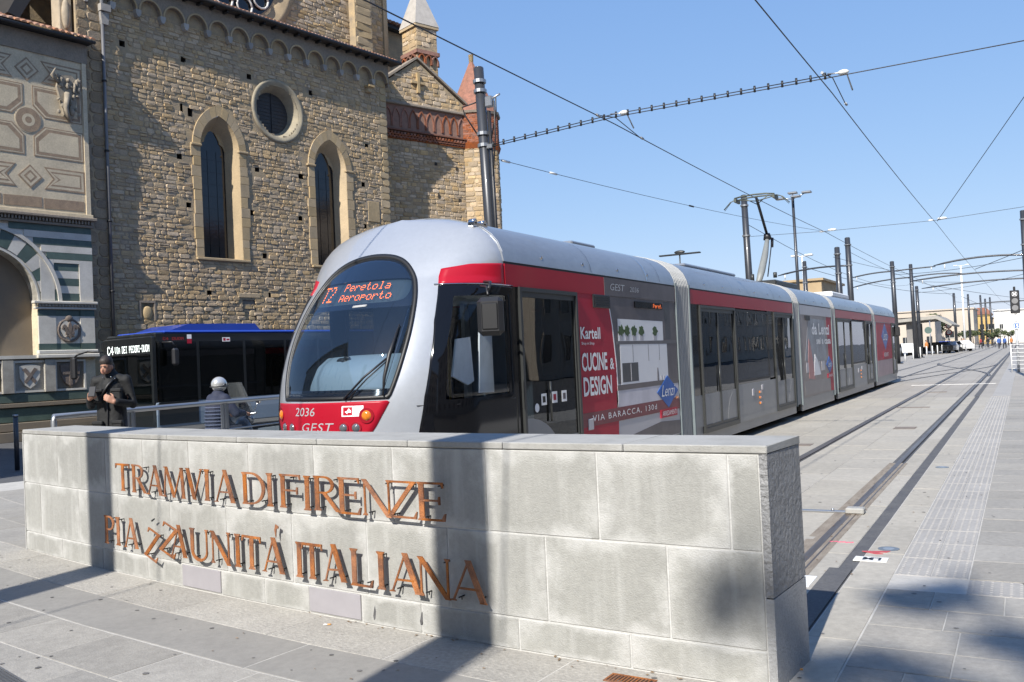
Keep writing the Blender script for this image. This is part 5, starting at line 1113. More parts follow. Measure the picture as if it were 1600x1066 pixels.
# cab side black area, red band, window
for s in (1, -1):
    fnS = (lambda y, z, o: soff(y, z, o)) if s == 1 else (lambda y, z, o: Vector((-soff(y, z, o).x, soff(y, z, o).y, soff(y, z, o).z)))
    cb = resample(CB, 360); cc = (7.95, 1.85)
    Oo = [ray_hit(cb, a) for a in ANG]; Ii = [ray_hit(cw_in, a) for a in ANG]; g = MB(); vs = []
    for r in range(8): vs += [fnS(a[0]+(b[0]-a[0])*r/7, a[1]+(b[1]-a[1])*r/7, .008 if r < 7 else .006) for a, b in zip(Oo, Ii)]
    vs = [fnS(a[0], a[1], 0) for a in Oo]+vs
    g.add(vs, [(r*n_+k, r*n_+(k+1) % n_, (r+1)*n_+(k+1) % n_, (r+1)*n_+k) for r in range(8) for k in range(n_)], True); cp = tobj('cab_side_panel', g, m_gloss)
    g = MB(); patch(g, cw_in, fnS, .0, 8, 100, 0); tobj('cab_window', g, glass('cab_side_glass', (.82, .87, .9), .0, .0, (.01, .012, .014), .05), cp)
    g = MB(); rb = [(7.69, 2.515), (8.37, 2.515), (8.37, 2.735), (8.0, 2.72), (7.79, 2.675)]; patch(g, resample(rb, 90), fnS, .008, 6, 90); tobj('red_band', g, m_red)
    g = MB(); g.tube([fnS(7.66+k*.0887, 2.507, .010) for k in range(11)], .006, 6); tobj('band_trim', g, m_chrome)
    g = MB(); g.tube([fnS(7.17, 1.32, .010), fnS(7.5, 1.31, .010), fnS(8.5, 1.31, .01)], .004, 5); tobj('panel_joint', g, m_gasket, cp)
# mirror: arm and housing
g = MB(); g.tube([(1.2, 7.98, 2.52), (1.34, 7.86, 2.50), (1.40, 7.72, 2.42)], .016, 8); g.tube([(1.2, 7.9, 2.47), (1.33, 7.8, 2.45), (1.40, 7.70, 2.36)], .012, 8); mi = tobj('mirror_arm', g, m_black)
M = Mx((1.42, 7.70, 2.15), (.92, .38, 0), (-.38, .92, 0), (0, 0, 1)); g = MB(); g.rbox(-.13, .13, -.06, .06, -.19, .19, .045, M=M); mh = tobj('mirror', g, m_black, mi)
g = MB(); g.rbox(-.08, .08, -.072, -.055, -.13, .13, .01, M=M); tobj('mirror_cover_ridge', g, m_gasket, mh)
# ---- interior of cab
g = MB()
for k in range(5): pass
hump = [(.0, 1.38), (.0, 1.62), (.08, 1.74), (.22, 1.82), (.6, 1.84)]
def dash(i, j):
    v = -.62+1.24*i/24; u, z = hump[j]; e = max(0, abs(v)-.38)/.24; return Vector((v, yf(1.5)+.20+u+.35*(abs(v)/.75)**2, z-.25*e**2 if j else z))
g.grid(dash, 24, 4); tobj('dashboard', g, mat('blue_grey_dash', (.26, .33, .38), .6, contrast=.1))
g = MB(); g.ball((-.10, yf(1.5)+.38, 1.78), (.07, .03, .035)); g.ball((-.05, yf(1.5)+.36, 1.75), (.05, .03, .05)); g.ball((-.02, yf(1.5)+.36, 1.81), (.045, .02, .02)); tobj('dash_switch_cluster', g, m_black)
g = MB(); g.box(-1.1, -.2, 9.1, 9.15, .4, 2.6); g.box(.3, 1.1, 9.1, 9.15, .4, 2.6); tobj('cab_partition', g, mat('blue_grey_partition', (.13, .17, .22), .6))
g = MB(); g.box(-.36, -.22, 8.9, 9.1, 1.2, 2.5); g.box(-.22, -.12, 9.0, 9.1, 1.2, 2.45); g.box(-.36, .85, 9.0, 9.1, 2.38, 2.5); g.box(.25, .30, 9.0, 9.1, 1.2, 2.4); tobj('partition_frame', g, mat('pale_grey_frame', (.50, .53, .53), .5))
g = MB(); g.rbox(-.05, .45, 8.1, 8.25, 1.2, 1.95, .05); g.rbox(.02, .38, 8.1, 8.2, 1.95, 2.12, .04); g.rbox(-.05, .45, 7.75, 8.2, 1.1, 1.22, .04); tobj('driver_seat', g, m_black)
g = MB(); g.box(-.9, .9, 7.6, 9.1, .4, .45); g.box(-.6, .6, 8.0, 9.1, 2.62, 2.66); tobj('cab_floor_and_ceiling', g, m_frame)
g = MB(); g.prism([(8.0, 1.45), (8.0, 1.92), (8.22, 1.95), (8.3, 1.6), (8.62, 1.42), (8.62, 2.4), (8.46, 2.4), (8.44, 1.38)][:0] or [(7.62, 1.58), (7.72, 1.95), (7.98, 1.97), (8.02, 1.52), (7.9, 1.48)], .98, 1.0, axis='x'); g.prism([(8.12, 1.39), (8.20, 2.34), (8.42, 2.36), (8.42, 1.38)], .98, 1.0, axis='x'); tobj('white_sun_blind', g, mat('white_blind', (.85, .85, .85), .6))
# ---- modules: (front y, back y)
MOD = [(8.38, 13.78), (14.48, 22.12), (22.80, 27.05), (27.62, 34.95), (35.62, 41.75)]
def roof_profile(n=1): return RP
def roof_piece(y0, y1, m_, name, grow=0., seam=False, parent=tram):
    g = MB(); pr = [(v+(grow if v > .01 else 0)*(v/1.2), z+grow*max(.0, (z-2.76)/.7)) for v, z in RP]; full = pr+[(-v, z) for v, z in pr[-2::-1]]
    N = len(full); ny = max(1, int((y1-y0)/1.5)); vs = []
    for k in range(ny+1): vs += [(v, y0+(y1-y0)*k/ny, z) for v, z in full]
    g.add(vs, [(k*N+i, k*N+i+1, (k+1)*N+i+1, (k+1)*N+i) for k in range(ny) for i in range(N-1)], True)
    g.add([(v, y0, z) for v, z in full], [tuple(range(N))]); g.add([(v, y1, z) for v, z in full], [tuple(range(N-1, -1, -1))]); return tobj(name, g, m_, parent)
def seam(y, parent, mm=m_gasket, w_=.010, gr=.004):
    g = MB(); pr = [(v+gr*(v/1.2), z+gr) for v, z in RP]; full = pr+[(-v, z) for v, z in pr[-2::-1]]; N = len(full)
    g.add([(v, y, z) for v, z in full]+[(v, y+w_, z) for v, z in full], [(i, i+1, N+i+1, N+i) for i in range(N-1)]); return tobj('roof_seam', g, mm, parent)
seams = [[10.6, 12.55, 13.1], [17.1, 20.3], [25.0], [30.4, 33.0], [38.2, 40.1]]
for (a, b_), ss in zip(MOD, seams):
    rf = roof_piece(a, b_, m_roofm, 'roof', .012)
    for y in ss: seam(y, rf, m_chrome if y in (12.55, 17.1) else m_gasket, .02 if y == 12.55 else .009, .016)
    g = MB(); g.box(1.168, 1.202, a, b_, 2.735, 2.765); tobj('roof_gap', g, m_gasket)
    g = MB()
    y = a+.9
    k = 0
    while y < b_-.2:
        bb = MB(); bb.tube([(1.165, y, 2.86), (1.20, y, 2.862)], .022, 8); tobj('roof_bolt', bb, m_chrome, rf); y += 1.12
seam(8.38, tram, m_white, .02, .01)
g = MB(); g.rbox(.84, .92, 8.28, 8.58, 3.15, 3.21, .012); g.tube([(.84, 8.33, 3.21), (.92, 8.33, 3.21)], .03, 8); g.tube([(.84, 8.52, 3.21), (.92, 8.52, 3.21)], .03, 8); tobj('lifting_lug', g, m_chrome)
g = MB(); g.rbox(-.5, .5, 11.6, 12.4, 3.28, 3.35, .02); tobj('roof_hatch', g, m_roofm); g = MB(); g.rbox(-.6, .6, 16.2, 19.6, 3.28, 3.345, .03); tobj('roof_equipment', g, m_roofm)
g = MB(); g.rbox(-.6, .6, 31, 34.2, 3.28, 3.46, .04); tobj('roof_equipment', g, m_white)
m_stain = mat('worn_roof_decal', (.45, .36, .2), .7, contrast=.5, nscale=14)
for y in (11.35, 12.85, 23.6): g = MB(); g.prism([(y, 3.245), (y+.3, 3.24), (y+.33, 3.31), (y+.03, 3.32)], .86, .90, axis='x', M=Matrix.Translation((0, 0, 0))); 
# bellows between modules
for (a, b_), (c, d) in zip(MOD, MOD[1:]):
    n = 9; st = (c-b_)/n; bl = None
    for k in range(n):
        y0 = b_+k*st; g = MB(); pr = [(1.17, .32)]+[(v*1.0+.012*(v/1.2), z+.02) for v, z in RP]; full = pr+[(-v, z) for v, z in pr[-2::-1]]; N = len(full)
        o_ = [(v, z) for v, z in full]; i_ = [(v*.965, z-.05 if z > 1 else z) for v, z in full]
        vs = [(v, y0, z) for v, z in i_]+[(v, y0+st*.3, z) for v, z in o_]+[(v, y0+st*.7, z) for v, z in o_]+[(v, y0+st, z) for v, z in i_]
        g.add(vs, [(r*N+i, r*N+i+1, (r+1)*N+i+1, (r+1)*N+i) for r in range(3) for i in range(N-1)]); tobj('bellows_fold', g, m_bell)
    for y in (b_, c-.05): 
        for q0, q1 in ((1.165, 1.225), (-1.225, -1.165)): g = MB(); g.box(q0, q1, y, y+.05, .3, 2.8); tobj('bellows_frame', g, m_belld)
# sides
def px(x0, x1, y0, y1, z0, z1, name, m_, parent=tram, r=None):
    g = MB()
    (g.rbox(x0, x1, y0, y1, z0, z1, r) if r else g.box(x0, x1, y0, y1, z0, z1)); return tobj(name, g, m_, parent)
def door(y0, y1, z0, z1, s=1, leaves=2, stick=False):
    X = 1.205*s; f = .045
    def bx(a, b, c, d, e, f_, nm, mm, p): return px(min(s*a, s*b), max(s*a, s*b), c, d, e, f_, nm, mm, p)
    g = MB(); fr = [(y0, y0+f, z0, z1), (y1-f, y1, z0, z1), (y0+f, y1-f, z1-f, z1), (y0+f, y1-f, z0, z0+.08)]
    for q in fr: g.box(min(1.17*s, 1.235*s), max(1.17*s, 1.235*s), *q)
    dr = tobj('door', g, m_frame); lw = (y1-y0-2*f)/leaves
    for k in range(leaves):
        a = y0+f+k*lw; b = a+lw; g = MB(); t = .035
        for q in ((a, a+t, z0+.08, z1-f), (b-t, b, z0+.08, z1-f), (a+t, b-t, z1-f-.06, z1-f), (a+t, b-t, z0+.08, z0+.13), ): g.box(min(1.185*s, 1.215*s), max(1.185*s, 1.215*s), *q)
        tobj('door_leaf', g, m_frame, dr)
        g = MB(); zlow = z0+.13; g.box(min(1.192*s, 1.2*s), max(1.192*s, 1.2*s), a+t, b-t, zlow, z1-f-.06); tobj('door_glass', g, m_glass_side, dr)
        g = MB(); w_ = (b-a-2*t); sgn = 1 if k == 0 else -1; base = a+t if k == 0 else b-t; zz_ = z0+.13; P_ = [(base, zz_)]+[(base+sgn*w_*.62*math.cos(t2)*1.0, zz_+.52*math.sin(t2)) for t2 in [PI/2*q/8 for q in range(9)]]
        g.prism([(p[0], p[1]) for p in P_][::sgn], 1.2012 if s == 1 else -1.204, 1.204 if s == 1 else -1.2012, axis='x'); tobj('kick_panel', g, m_grey, dr)
    g = MB(); g.tube([(s*1.225, (y0+y1)/2-.09, 1.0), (s*1.225, (y0+y1)/2-.09, 1.45)], .012, 6); tobj('handle', g, m_frame, dr); return dr
def window_glass(y0, y1, z0, z1, s=1, name='side_window'):
    g = MB(); g.box(min(1.185*s, 1.2*s), max(1.185*s, 1.2*s), y0, y1, z0, z1); w_ = tobj(name, g, m_glass_side)
    g = MB(); t = .03
    for q in ((y0-.02, y0+t, z0-.02, z1+.02), (y1-t, y1+.02, z0-.02, z1+.02), (y0+t, y1-t, z1-t, z1+.02), (y0+t, y1-t, z0-.02, z0+t)): g.box(min(1.18*s, 1.206*s), max(1.18*s, 1.206*s), *q)
    tobj('window_frame', g, m_gasket, w_); return w_
for mi_, (a, b_) in enumerate(MOD):
    for s in (1, -1):
        sx = lambda p, q: (min(p*s, q*s), max(p*s, q*s))
        if mi_ in (0, 1, 3, 4) or True:
            px(*sx(1.18, 1.212), a+.01, b_-.01, 2.50, 2.735, 'red_band', m_red if mi_ in (0, 1, 3, 4) else m_adpale)
            px(*sx(1.16, 1.2), a, b_, .45, .98 if mi_ != 0 else .8, 'skirt', m_grey)
            px(*sx(1.14, 1.185), a, b_, .15, .45, 'lower_skirt', m_grey)
    px(-1.12, 1.12, a, b_, .38, .42, 'floor', m_frame); px(-1.16, 1.16, a, b_, 2.55, 2.6, 'ceiling', mat('interior_ceiling', (.35, .35, .34), .6)); px(-1.0, 1.0, a+.3, b_-.3, .12, .38, 'underframe', m_under)
    for k in range(max(1, int((b_-a)/2.4))):     # grab poles and seats
        y = a+1.0+k*2.2; g = MB(); g.tube([(.45, y, .42), (.45, y, 2.55)], .017, 8); g.tube([(-.45, y+.4, .42), (-.45, y+.4, 2.55)], .017, 8); tobj('grab_pole', g, mat('yellow_pole', (.6, .38, .05), .35))
        if mi_ in (0, 2, 4) or k % 2: g = MB(); g.rbox(.55, .98, y+.2, y+.62, .8, .9, .03); g.rbox(.55, .98, y+.58, y+.68, .9, 1.5, .04); g.rbox(-.98, -.55, y+.2, y+.62, .8, .9, .03); g.rbox(-.98, -.55, y+.58, y+.68, .9, 1.5, .04); tobj('passenger_seat', g, mat('seat_blue', (.03, .06, .14), .6))
# module 2 and 4 (doors and windows)
for mi_, d1, w1, d2 in ((1, (14.95, 17.08), (17.2, 20.05), (20.15, 21.98)), (3, (27.85, 30.4), (30.55, 33.2), (33.3, 34.85))):
    a, b_ = MOD[mi_]
    for s in (1, -1):
        sx = lambda p, q: (min(p*s, q*s), max(p*s, q*s))
        door(*d1, .33, 2.49, s); door(*d2, .33, 2.49, s); window_glass(w1[0], w1[1]-(.4 if mi_ == 1 else 0), 1.10, 2.46, s)
        for y0, y1 in ((a+.02, d1[0]), (d1[1], w1[0]), (w1[1]-(.4 if mi_ == 1 else 0), d2[0]), (d2[1], b_-.02)): px(*sx(1.17, 1.203), y0+.003, y1-.003, .98, 2.50, 'side_pillar', m_gloss)
        px(*sx(1.17, 1.203), w1[0], d2[0], .981, 1.08, 'waist_rail', m_gloss)
        for y0, y1 in ((d1[1]+.01, d2[0]-.01),): px(*sx(1.19, 1.21), y0, y1, .33, 1.04, 'side_panel', m_grey)
        if s == 1:
            yy = (w1[0]+w1[1])/2+.1
            for k in range(3): px(1.205, 1.23, yy-.08, yy+.05, .585+.11*k, .635+.11*k, 'marker_lamp', m_amber, r=.008)
            px(1.205, 1.222, yy-.62, yy-.48, .78, .92, 'socket_cover', m_adpale, r=.01); px(1.205, 1.222, yy+.13, yy+.25, .86, .97, 'socket_cover', m_adpale, r=.01)
            g = MB()
            for k in range(6): g.box(1.2, 1.214, w1[1]-.34, w1[1]-.02, 2.22+.035*k, 2.24+.035*k)
            tobj('vent_grille', g, m_frame)
# module 1: door, kitchen advert
door(8.66, 10.12, .42, 2.5, 1, 1); door(8.66, 10.12, .42, 2.5, -1, 1)
px(1.17, 1.203, 8.40, 8.65, .8, 2.5, 'side_pillar', m_gloss); px(-1.203, -1.17, 8.40, 8.65, .8, 2.5, 'side_pillar', m_gloss); px(-1.203, -1.17, 10.13, 13.75, .8, 2.5, 'side_panel', m_gloss)
X1_ = 1.2
def ad(poly, m_, name, parent, k): g = MB(); g.prism(poly, X1_-.0, X1_+.002+.0016*k, axis='x'); return tobj(name, g, m_, parent)
px(1.16, 1.199, 10.13, 13.76, .46, 2.735, 'side_wall', m_grey); adv = None
adv = ad([(10.14, .45), (13.75, .45), (13.75, 2.73), (10.14, 2.73)], m_adpale, 'advert', tram, 1)
A = lambda poly, m_, name, k: ad(poly, m_, name, adv, k)
px(1.2, 1.2155, 11.0, 13.75, 2.5, 2.737, 'advert_top_strip', m_adgrey)
A([(11.12, 1.33), (13.75, 1.30), (13.75, 2.497), (11.12, 2.497)], m_adgrey, 'picture_wall', 2)
A([(11.41, 1.90), (13.16, 1.90), (13.16, 2.19), (11.41, 2.20)], m_adwhite, 'picture_niche', 3)
A([(13.2, 1.92), (13.45, 1.92), (13.45, 2.70), (13.2, 2.70)][0:0] or [(13.25, 1.92), (13.5, 1.92), (13.5, 2.49), (13.25, 2.49)], mat('advert_dark_grey', (.09, .09, .095), .35, coat=.05, spec=.2), 'picture_column', 3)
A([(11.45, 1.29), (13.30, 1.29), (13.30, 1.85), (11.45, 1.86)], m_adwhite, 'picture_cabinet', 3)
A([(11.35, 1.855), (13.73, 1.855), (13.73, 1.905), (11.35, 1.895)], mat('advert_shelf_grey', (.13, .125, .13), .35), 'picture_shelf', 4)
A([(11.50, 1.34), (12.08, 1.34), (12.08, 1.6), (11.50, 1.6)], mat('advert_dark_grey', (.09, .09, .095), .35), 'picture_oven', 4)
A([(11.80, 1.35), (11.82, 1.35), (11.82, 1.59), (11.80, 1.59)], m_adpale, 'picture_line', 5)
for y in (11.9, 12.5, 12.95): A([(y, 1.61), (y+.012, 1.61), (y+.012, 1.85), (y, 1.85)], m_adgrey, 'picture_line', 4)
for y in (11.45, 11.66, 11.92, 12.2, 12.75):
    A([(y, 1.905), (y+.13, 1.905), (y+.14, 2.0), (y-.01, 2.0)], m_adpale, 'picture_pot', 4)
    pl = [(y+.065+(.10+.03*math.sin(5*t+y*9))*math.cos(t), 2.04+(.07+.02*math.sin(7*t+y))*math.sin(t)) for t in [2*PI*q/14 for q in range(14)]]; A(pl, m_adgreen, 'picture_plant', 5)
A([(12.83, 1.31), (12.88, 1.31), (12.88, 1.42), (12.865, 1.5), (12.845, 1.5), (12.83, 1.42)], m_adgrey, 'picture_bottle', 5)
A([(12.98, 1.31), (13.03, 1.31), (13.03, 1.38), (12.98, 1.38)], m_adpale, 'picture_glass', 5); A([(13.1, 1.31), (13.15, 1.31), (13.15, 1.37), (13.1, 1.37)], m_adpale, 'picture_glass', 5)
A([(11.3, 1.24), (13.75, 1.24), (13.75, 1.31), (11.3, 1.31)], mat('advert_counter', (.13, .11, .11), .35), 'picture_counter', 5)
A([(11.26, 1.02), (13.75, 1.02), (13.75, 1.238), (11.26, 1.238)], mat('advert_lilac_white', (.60, .58, .63), .35, coat=.05, spec=.2), 'white_strip', 3)
A([(10.14, .45), (11.26, .45), (11.32, 1.1), (11.30, 1.6), (11.22, 2.1), (11.14, 2.36), (10.98, 2.73), (10.14, 2.73)], m_adred, 'red_field', 3)
A([(11.275, 1.0), (11.335, 1.1), (11.315, 1.6), (11.235, 2.1), (11.155, 2.36), (10.995, 2.73), (10.965, 2.73), (11.13, 2.36), (11.205, 2.1), (11.285, 1.6), (11.305, 1.1)], m_adwhite, 'red_field_edge', 4)
A([(10.14, .84), (13.75, .84), (13.75, 1.015), (10.14, 1.015)], m_adbrown, 'address_strip', 5)
A([(11.28, .46), (13.75, .46), (13.75, .66), (12.9, .70), (11.6, .60)], m_adgrey, 'picture_pan', 3)
def stext(txt, y0, y1, z0, z1, m_, name, parent, k=7, **kw):
    vs, fs = text_fit(txt, y0, y1, z0, z1, 0, **kw); g = MB(); g.add([Vector((X1_+.0016*k+.003, p.x, p.y)) for p in vs], fs); return tobj(name, g, m_, parent)
stext('Kartell', 10.20, 10.80, 1.93, 2.08, m_text, 'advert_text', adv, bold=.02); stext('Shop in Shop', 10.22, 10.60, 1.85, 1.895, m_text, 'advert_text', adv)
stext('CUCINE', 10.20, 10.98, 1.53, 1.76, m_text, 'advert_text', adv, bold=.025); stext('&', 11.06, 11.20, 1.53, 1.68, m_text, 'advert_text', adv, k=9, bold=.02); stext('DESIGN', 10.22, 11.10, 1.22, 1.46, m_text, 'advert_text', adv, bold=.025)
stext('VIA BARACCA, 130d', 10.44, 12.72, .885, .975, m_text, 'advert_text', adv, k=8, spacing=1.25)
stext('GEST', 11.18, 11.68, 2.575, 2.665, m_silvtext, 'operator_letters', adv, k=12, shear=.2); stext('2036', 11.86, 12.2, 2.58, 2.65, m_silvtext, 'fleet_number', adv, k=12, shear=.15)
def lenzi(cy, cz, s, parent, k=6, mm=m_adblue):
    g = MB(); g.prism([(cy-.46*s, cz), (cy, cz-.24*s), (cy+.46*s, cz), (cy, cz+.24*s)], X1_, X1_+.0016*k, axis='x'); o = tobj('advert_diamond', g, mm, parent)
    stext('Lenzi', cy-.30*s, cy+.30*s, cz-.07*s, cz+.10*s, m_text, 'advert_text', o, k=k+2, shear=.35)
    g = MB(); g.prism([(cy-.36*s, cz-.38*s), (cy+.36*s, cz-.38*s), (cy+.36*s, cz-.26*s), (cy-.36*s, cz-.26*s)], X1_, X1_+.0016*(k+3), axis='x'); q_ = tobj('advert_label', g, m_adred, parent)
    stext('ARREDAMENTI', cy-.31*s, cy+.31*s, cz-.355*s, cz-.285*s, m_text, 'advert_text', q_, k=k+4)
lenzi(13.24, 1.13, 1.0, adv, 9)
g = MB(); g.rbox(1.2, 1.226, 10.62, 11.15, 2.33, 2.50, .006)
for k in range(5): g.box(1.226, 1.234, 10.65, 11.12, 2.345+.03*k, 2.36+.03*k)
tobj('vent_grille', g, m_black)
px(1.2, 1.222, 12.04, 13.15, 2.365, 2.455, 'side_display', m_gloss); 
g = MB(); dots(g, 'Peret', lambda u, w_: Vector((1.2235, u, w_)), 12.75, 13.1, 2.38, 2.44); tobj('led_letters', g, m_led)
px(1.2, 1.222, 10.31, 10.46, .80, .94, 'hatch', m_adpale, r=.008)
for i, (y, z, mm) in enumerate(((9.1, 1.19, m_text), (9.37, 1.2, m_text), (9.62, 1.2, m_text))):
    g = MB(); g.box(1.2045, 1.206, y, y+.13, z, z+.13); st = tobj('sticker', g, mm); g = MB(); g.box(1.2062, 1.207, y+.03, y+.10, z+.03, z+.10); tobj('sticker_mark', g, (m_gasket, m_adred, m_adgrey)[i], st)
g = MB(); g.tube([(1.2045, 8.99, 1.17), (1.207, 8.99, 1.17)], .05, 16, smooth=False); tobj('sticker', g, m_text)
px(1.2, 1.215, 13.60, 13.70, 1.0, 1.04, 'marker_lamp', m_amber)
# module 3 advert, module 5 advert
def panel_back(a, b_, s):
    sx = (min(1.16*s, 1.199*s), max(1.16*s, 1.199*s)); px(*sx, a+.02, b_-.02, .45, 2.5, 'side_wall', m_grey)
a, b_ = MOD[2]; panel_back(a, b_, 1); panel_back(a, b_, -1)
ad3 = ad([(a+.1, .45), (b_-.05, .45), (b_-.05, 2.49), (a+.1, 2.49)], mat('advert_warm_grey', (.30, .25, .23), .35, coat=.05, spec=.2, col2=(.2, .17, .16), nscale=1.5), 'advert', tram, 1); B3 = lambda p, m_, nm, k: ad(p, m_, nm, ad3, k)
B3([(26.55, .45), (26.98, .45), (26.98, 2.49), (26.3, 2.49)], m_adred, 'red_field', 2)
B3([(23.3, 1.35), (26.1, 1.3), (26.0, 2.40), (23.9, 2.42)], mat('advert_blue_grey', (.30, .33, .36), .35, col2=(.16, .16, .18), nscale=4), 'picture_kitchen', 3)
for k in range(4): B3([(23.4+.65*k, 1.05), (23.85+.65*k, 1.05), (23.85+.65*k, 1.3), (23.4+.65*k, 1.3)], m_adpale, 'picture_drawer', 4)
B3([(23.7, .9), (24.4, .85), (24.2, 1.4), (23.95, 1.8), (23.8, 1.9), (23.65, 1.4)], mat('advert_rose', (.45, .2, .19), .4), 'picture_figure', 5); B3([(24.3, .95), (25.2, .95), (24.8, 1.35), (24.5, 1.5)], m_adwhite, 'picture_dress', 6)
B3([(23.1, .50), (26.5, .48), (26.5, .80), (23.1, .84)], mat('advert_floor_grey', (.22, .2, .2), .35), 'picture_floor', 4)
stext('da Lenzi', 24.2, 26.6, 2.0, 2.30, m_text, 'advert_text', ad3, k=8, bold=.03); stext('sei a casa', 24.75, 26.75, 1.75, 1.93, m_text, 'advert_text', ad3, k=8, bold=.03)
lenzi(26.45, 1.18, .95, ad3, 9)
px(1.2, 1.22, 23.5, 24.05, 2.36, 2.48, 'vent_grille', m_black)
a, b_ = MOD[4]; panel_back(a, 40.5, 1); panel_back(a, 40.5, -1)
ad5 = ad([(a+.5, 1.05), (40.35, 1.05), (40.35, 2.48), (a+.5, 2.48)], m_adred, 'advert', tram, 1); lenzi(38.4, 1.95, 2.2, ad5, 4); stext('kitchens', 37.2, 39.6, 1.10, 1.16, m_text, 'advert_text', ad5) if False else None
ad([(a+.5, .45), (40.35, .45), (40.35, 1.045), (a+.5, 1.045)], mat('advert_mauve', (.32, .22, .24), .35, coat=.05, spec=.2), 'advert_lower_panel', tram, 1)
door(40.5, 41.7, .42, 2.49, 1, 1); px(1.16, 1.2, 40.42, 40.49, .45, 2.5, 'side_pillar', m_gloss)
# far end cab
g = MB()
def endshell(i, j):
    z = .32+(3.319-.32)*j/40; ph = -90+180*i/40; h = hw_at(z); c = abs(math.cos(rad(ph)))**(2/NN); return Vector((h*(1 if ph > 0 else -1)*abs(math.sin(rad(ph)))**(2/NN), 41.75+(1.45-.6*max(0, z-1.2)/2)*c, z))
g.grid(endshell, 40, 40); tobj('rear_cab_shell', g, m_silver)
g = MB(); g.rbox(1.2, 1.4, 41.6, 41.75, 1.95, 2.35, .03); tobj('mirror', g, m_black)
# pantograph
PY = 24.6
g = MB(); g.rbox(-.55, .55, PY-1.1, PY+1.4, 3.28, 3.44, .03); g.tube([(-.3, PY-.1, 3.5), (-.3, PY-.1, 3.7)], .05, 8); g.tube([(.3, PY-.1, 3.56), (.3, PY-.1, 3.7)], .05, 8); pb = tobj('pantograph_base', g, m_frame)
g = MB(); g.tube([(0, PY-.75, 3.36), (0, PY-.3, 3.75), (0, PY+.15, 4.2), (0, PY+.55, 4.72)], [.07, .10, .09, .055], 8); tobj('pantograph_lower_arm', g, mat('grey_arm', (.22, .23, .22), .5))
g = MB(); g.tube([(0, PY+.55, 4.66), (0, PY+.5, 4.82)], [.12, .08], 8); g.tube([(0, PY+.55, 4.75), (0, PY-.45, 5.66)], .038, 8); g.tube([(.1, PY+.62, 4.66), (.06, PY+.1, 3.62)], .016, 6); g.tube([(.1, PY+.66, 4.7), (.1, PY+.58, 4.45)], .04, 6); tobj('pantograph_upper_arm', g, m_black)
g = MB()
for yy in (PY-.68, PY-.32): g.tube([(-.52, yy, 5.68), (-.3, yy, 5.715), (0, yy, 5.725), (.3, yy, 5.715), (.52, yy, 5.68)], .022, 6)
for s in (-1, 1): g.tube([(s*.52, PY-.5, 5.68), (s*.68, PY-.5, 5.62), (s*.86, PY-.5, 5.44)], .014, 6); g.tube([(s*.52, PY-.5, 5.68), (s*.64, PY-.5, 5.64), (s*.84, PY-.5, 5.41)], .008, 5); g.box(s*.5-.03, s*.5+.03, PY-.72, PY-.28, 5.58, 5.67); g.tube([(s*.45, PY-.5, 5.65), (0, PY-.47, 5.58)], .014, 6); g.tube([(s*.3, PY-.5, 5.68), (0, PY-.42, 5.5)], .012, 6)
tobj('pantograph_head', g, mat('grey_green_metal', (.10, .11, .09), .5, .3))
g = MB(); g.tube([(-.3, 18.6, 3.28), (-.3, 18.6, 3.78)], .015, 6); g.rbox(-.75, .15, 18.55, 18.65, 3.76, 3.79, .01); g.ball((-.3, 18.6, 3.82), (.12, .04, .04)); tobj('radio_aerial', g, m_frame)
# ---------------------------------------------------------------- people
random.seed(9)
m_skin = mat('skin', (.40, .21, .14), .6, contrast=.12); m_hair = mat('dark_hair', (.03, .022, .018), .6)
m_jacket = mat('black_jacket', (.009, .0095, .010), .75, contrast=.3, nscale=6, bump=.5, bscale=16); m_jeans = mat('dark_trousers', (.03, .035, .05), .85, bump=.3)
m_shoe = mat('dark_shoes', (.02, .018, .016), .6)
def body(name, chains, m, parent, vox=.014, balls=(), sm=3):
    """overlapping tapered limbs fused into one continuous surface"""
    g = MB()
    for pts, rs in chains:
        P = [Vector(p) for p in pts]; g.tube(P, list(rs), 12)
        for p, r in zip(P, rs): g.ball(p, r*.995, 12, 8)
    for c, r in balls: g.ball(c, r, 16, 12)
    o = obj(name, g, m, parent); rm = o.modifiers.new('fuse', 'REMESH'); rm.mode = 'VOXEL'; rm.voxel_size = vox; rm.use_smooth_shade = True
    s_ = o.modifiers.new('soften', 'SMOOTH'); s_.iterations = sm; return o
def hand(chains, w_, d, nrm, curl=.5, s=1.0):
    """palm and five fingers from wrist w_ along d; nrm = palm side"""
    w_, d, nrm = Vector(w_), Vector(d).normalized(), Vector(nrm).normalized(); side = d.cross(nrm).normalized()
    for k, (o_, l) in enumerate(((-.03, .068), (-.01, .078), (.01, .073), (.03, .058))):
        b = w_+d*.075*s+side*o_*s; chains.append(([w_+side*o_*.5*s, b], [.017*s, .012*s]))
        p1 = b+(d*math.cos(curl*.6)+nrm*math.sin(curl*.6))*l*.5*s; p2 = p1+(d*math.cos(curl*1.6)+nrm*math.sin(curl*1.6))*l*.5*s; chains.append(([b, p1, p2], [.0095*s, .0085*s, .0075*s]))
    t0 = w_+d*.02*s-side*.026*s; t1 = t0+(d*.6-side*.7+nrm*.25).normalized()*.04*s; t2 = t1+(d*.9-side*.1+nrm*.4).normalized()*.032*s; chains.append(([t0, t1, t2], [.013*s, .0105*s, .0085*s]))
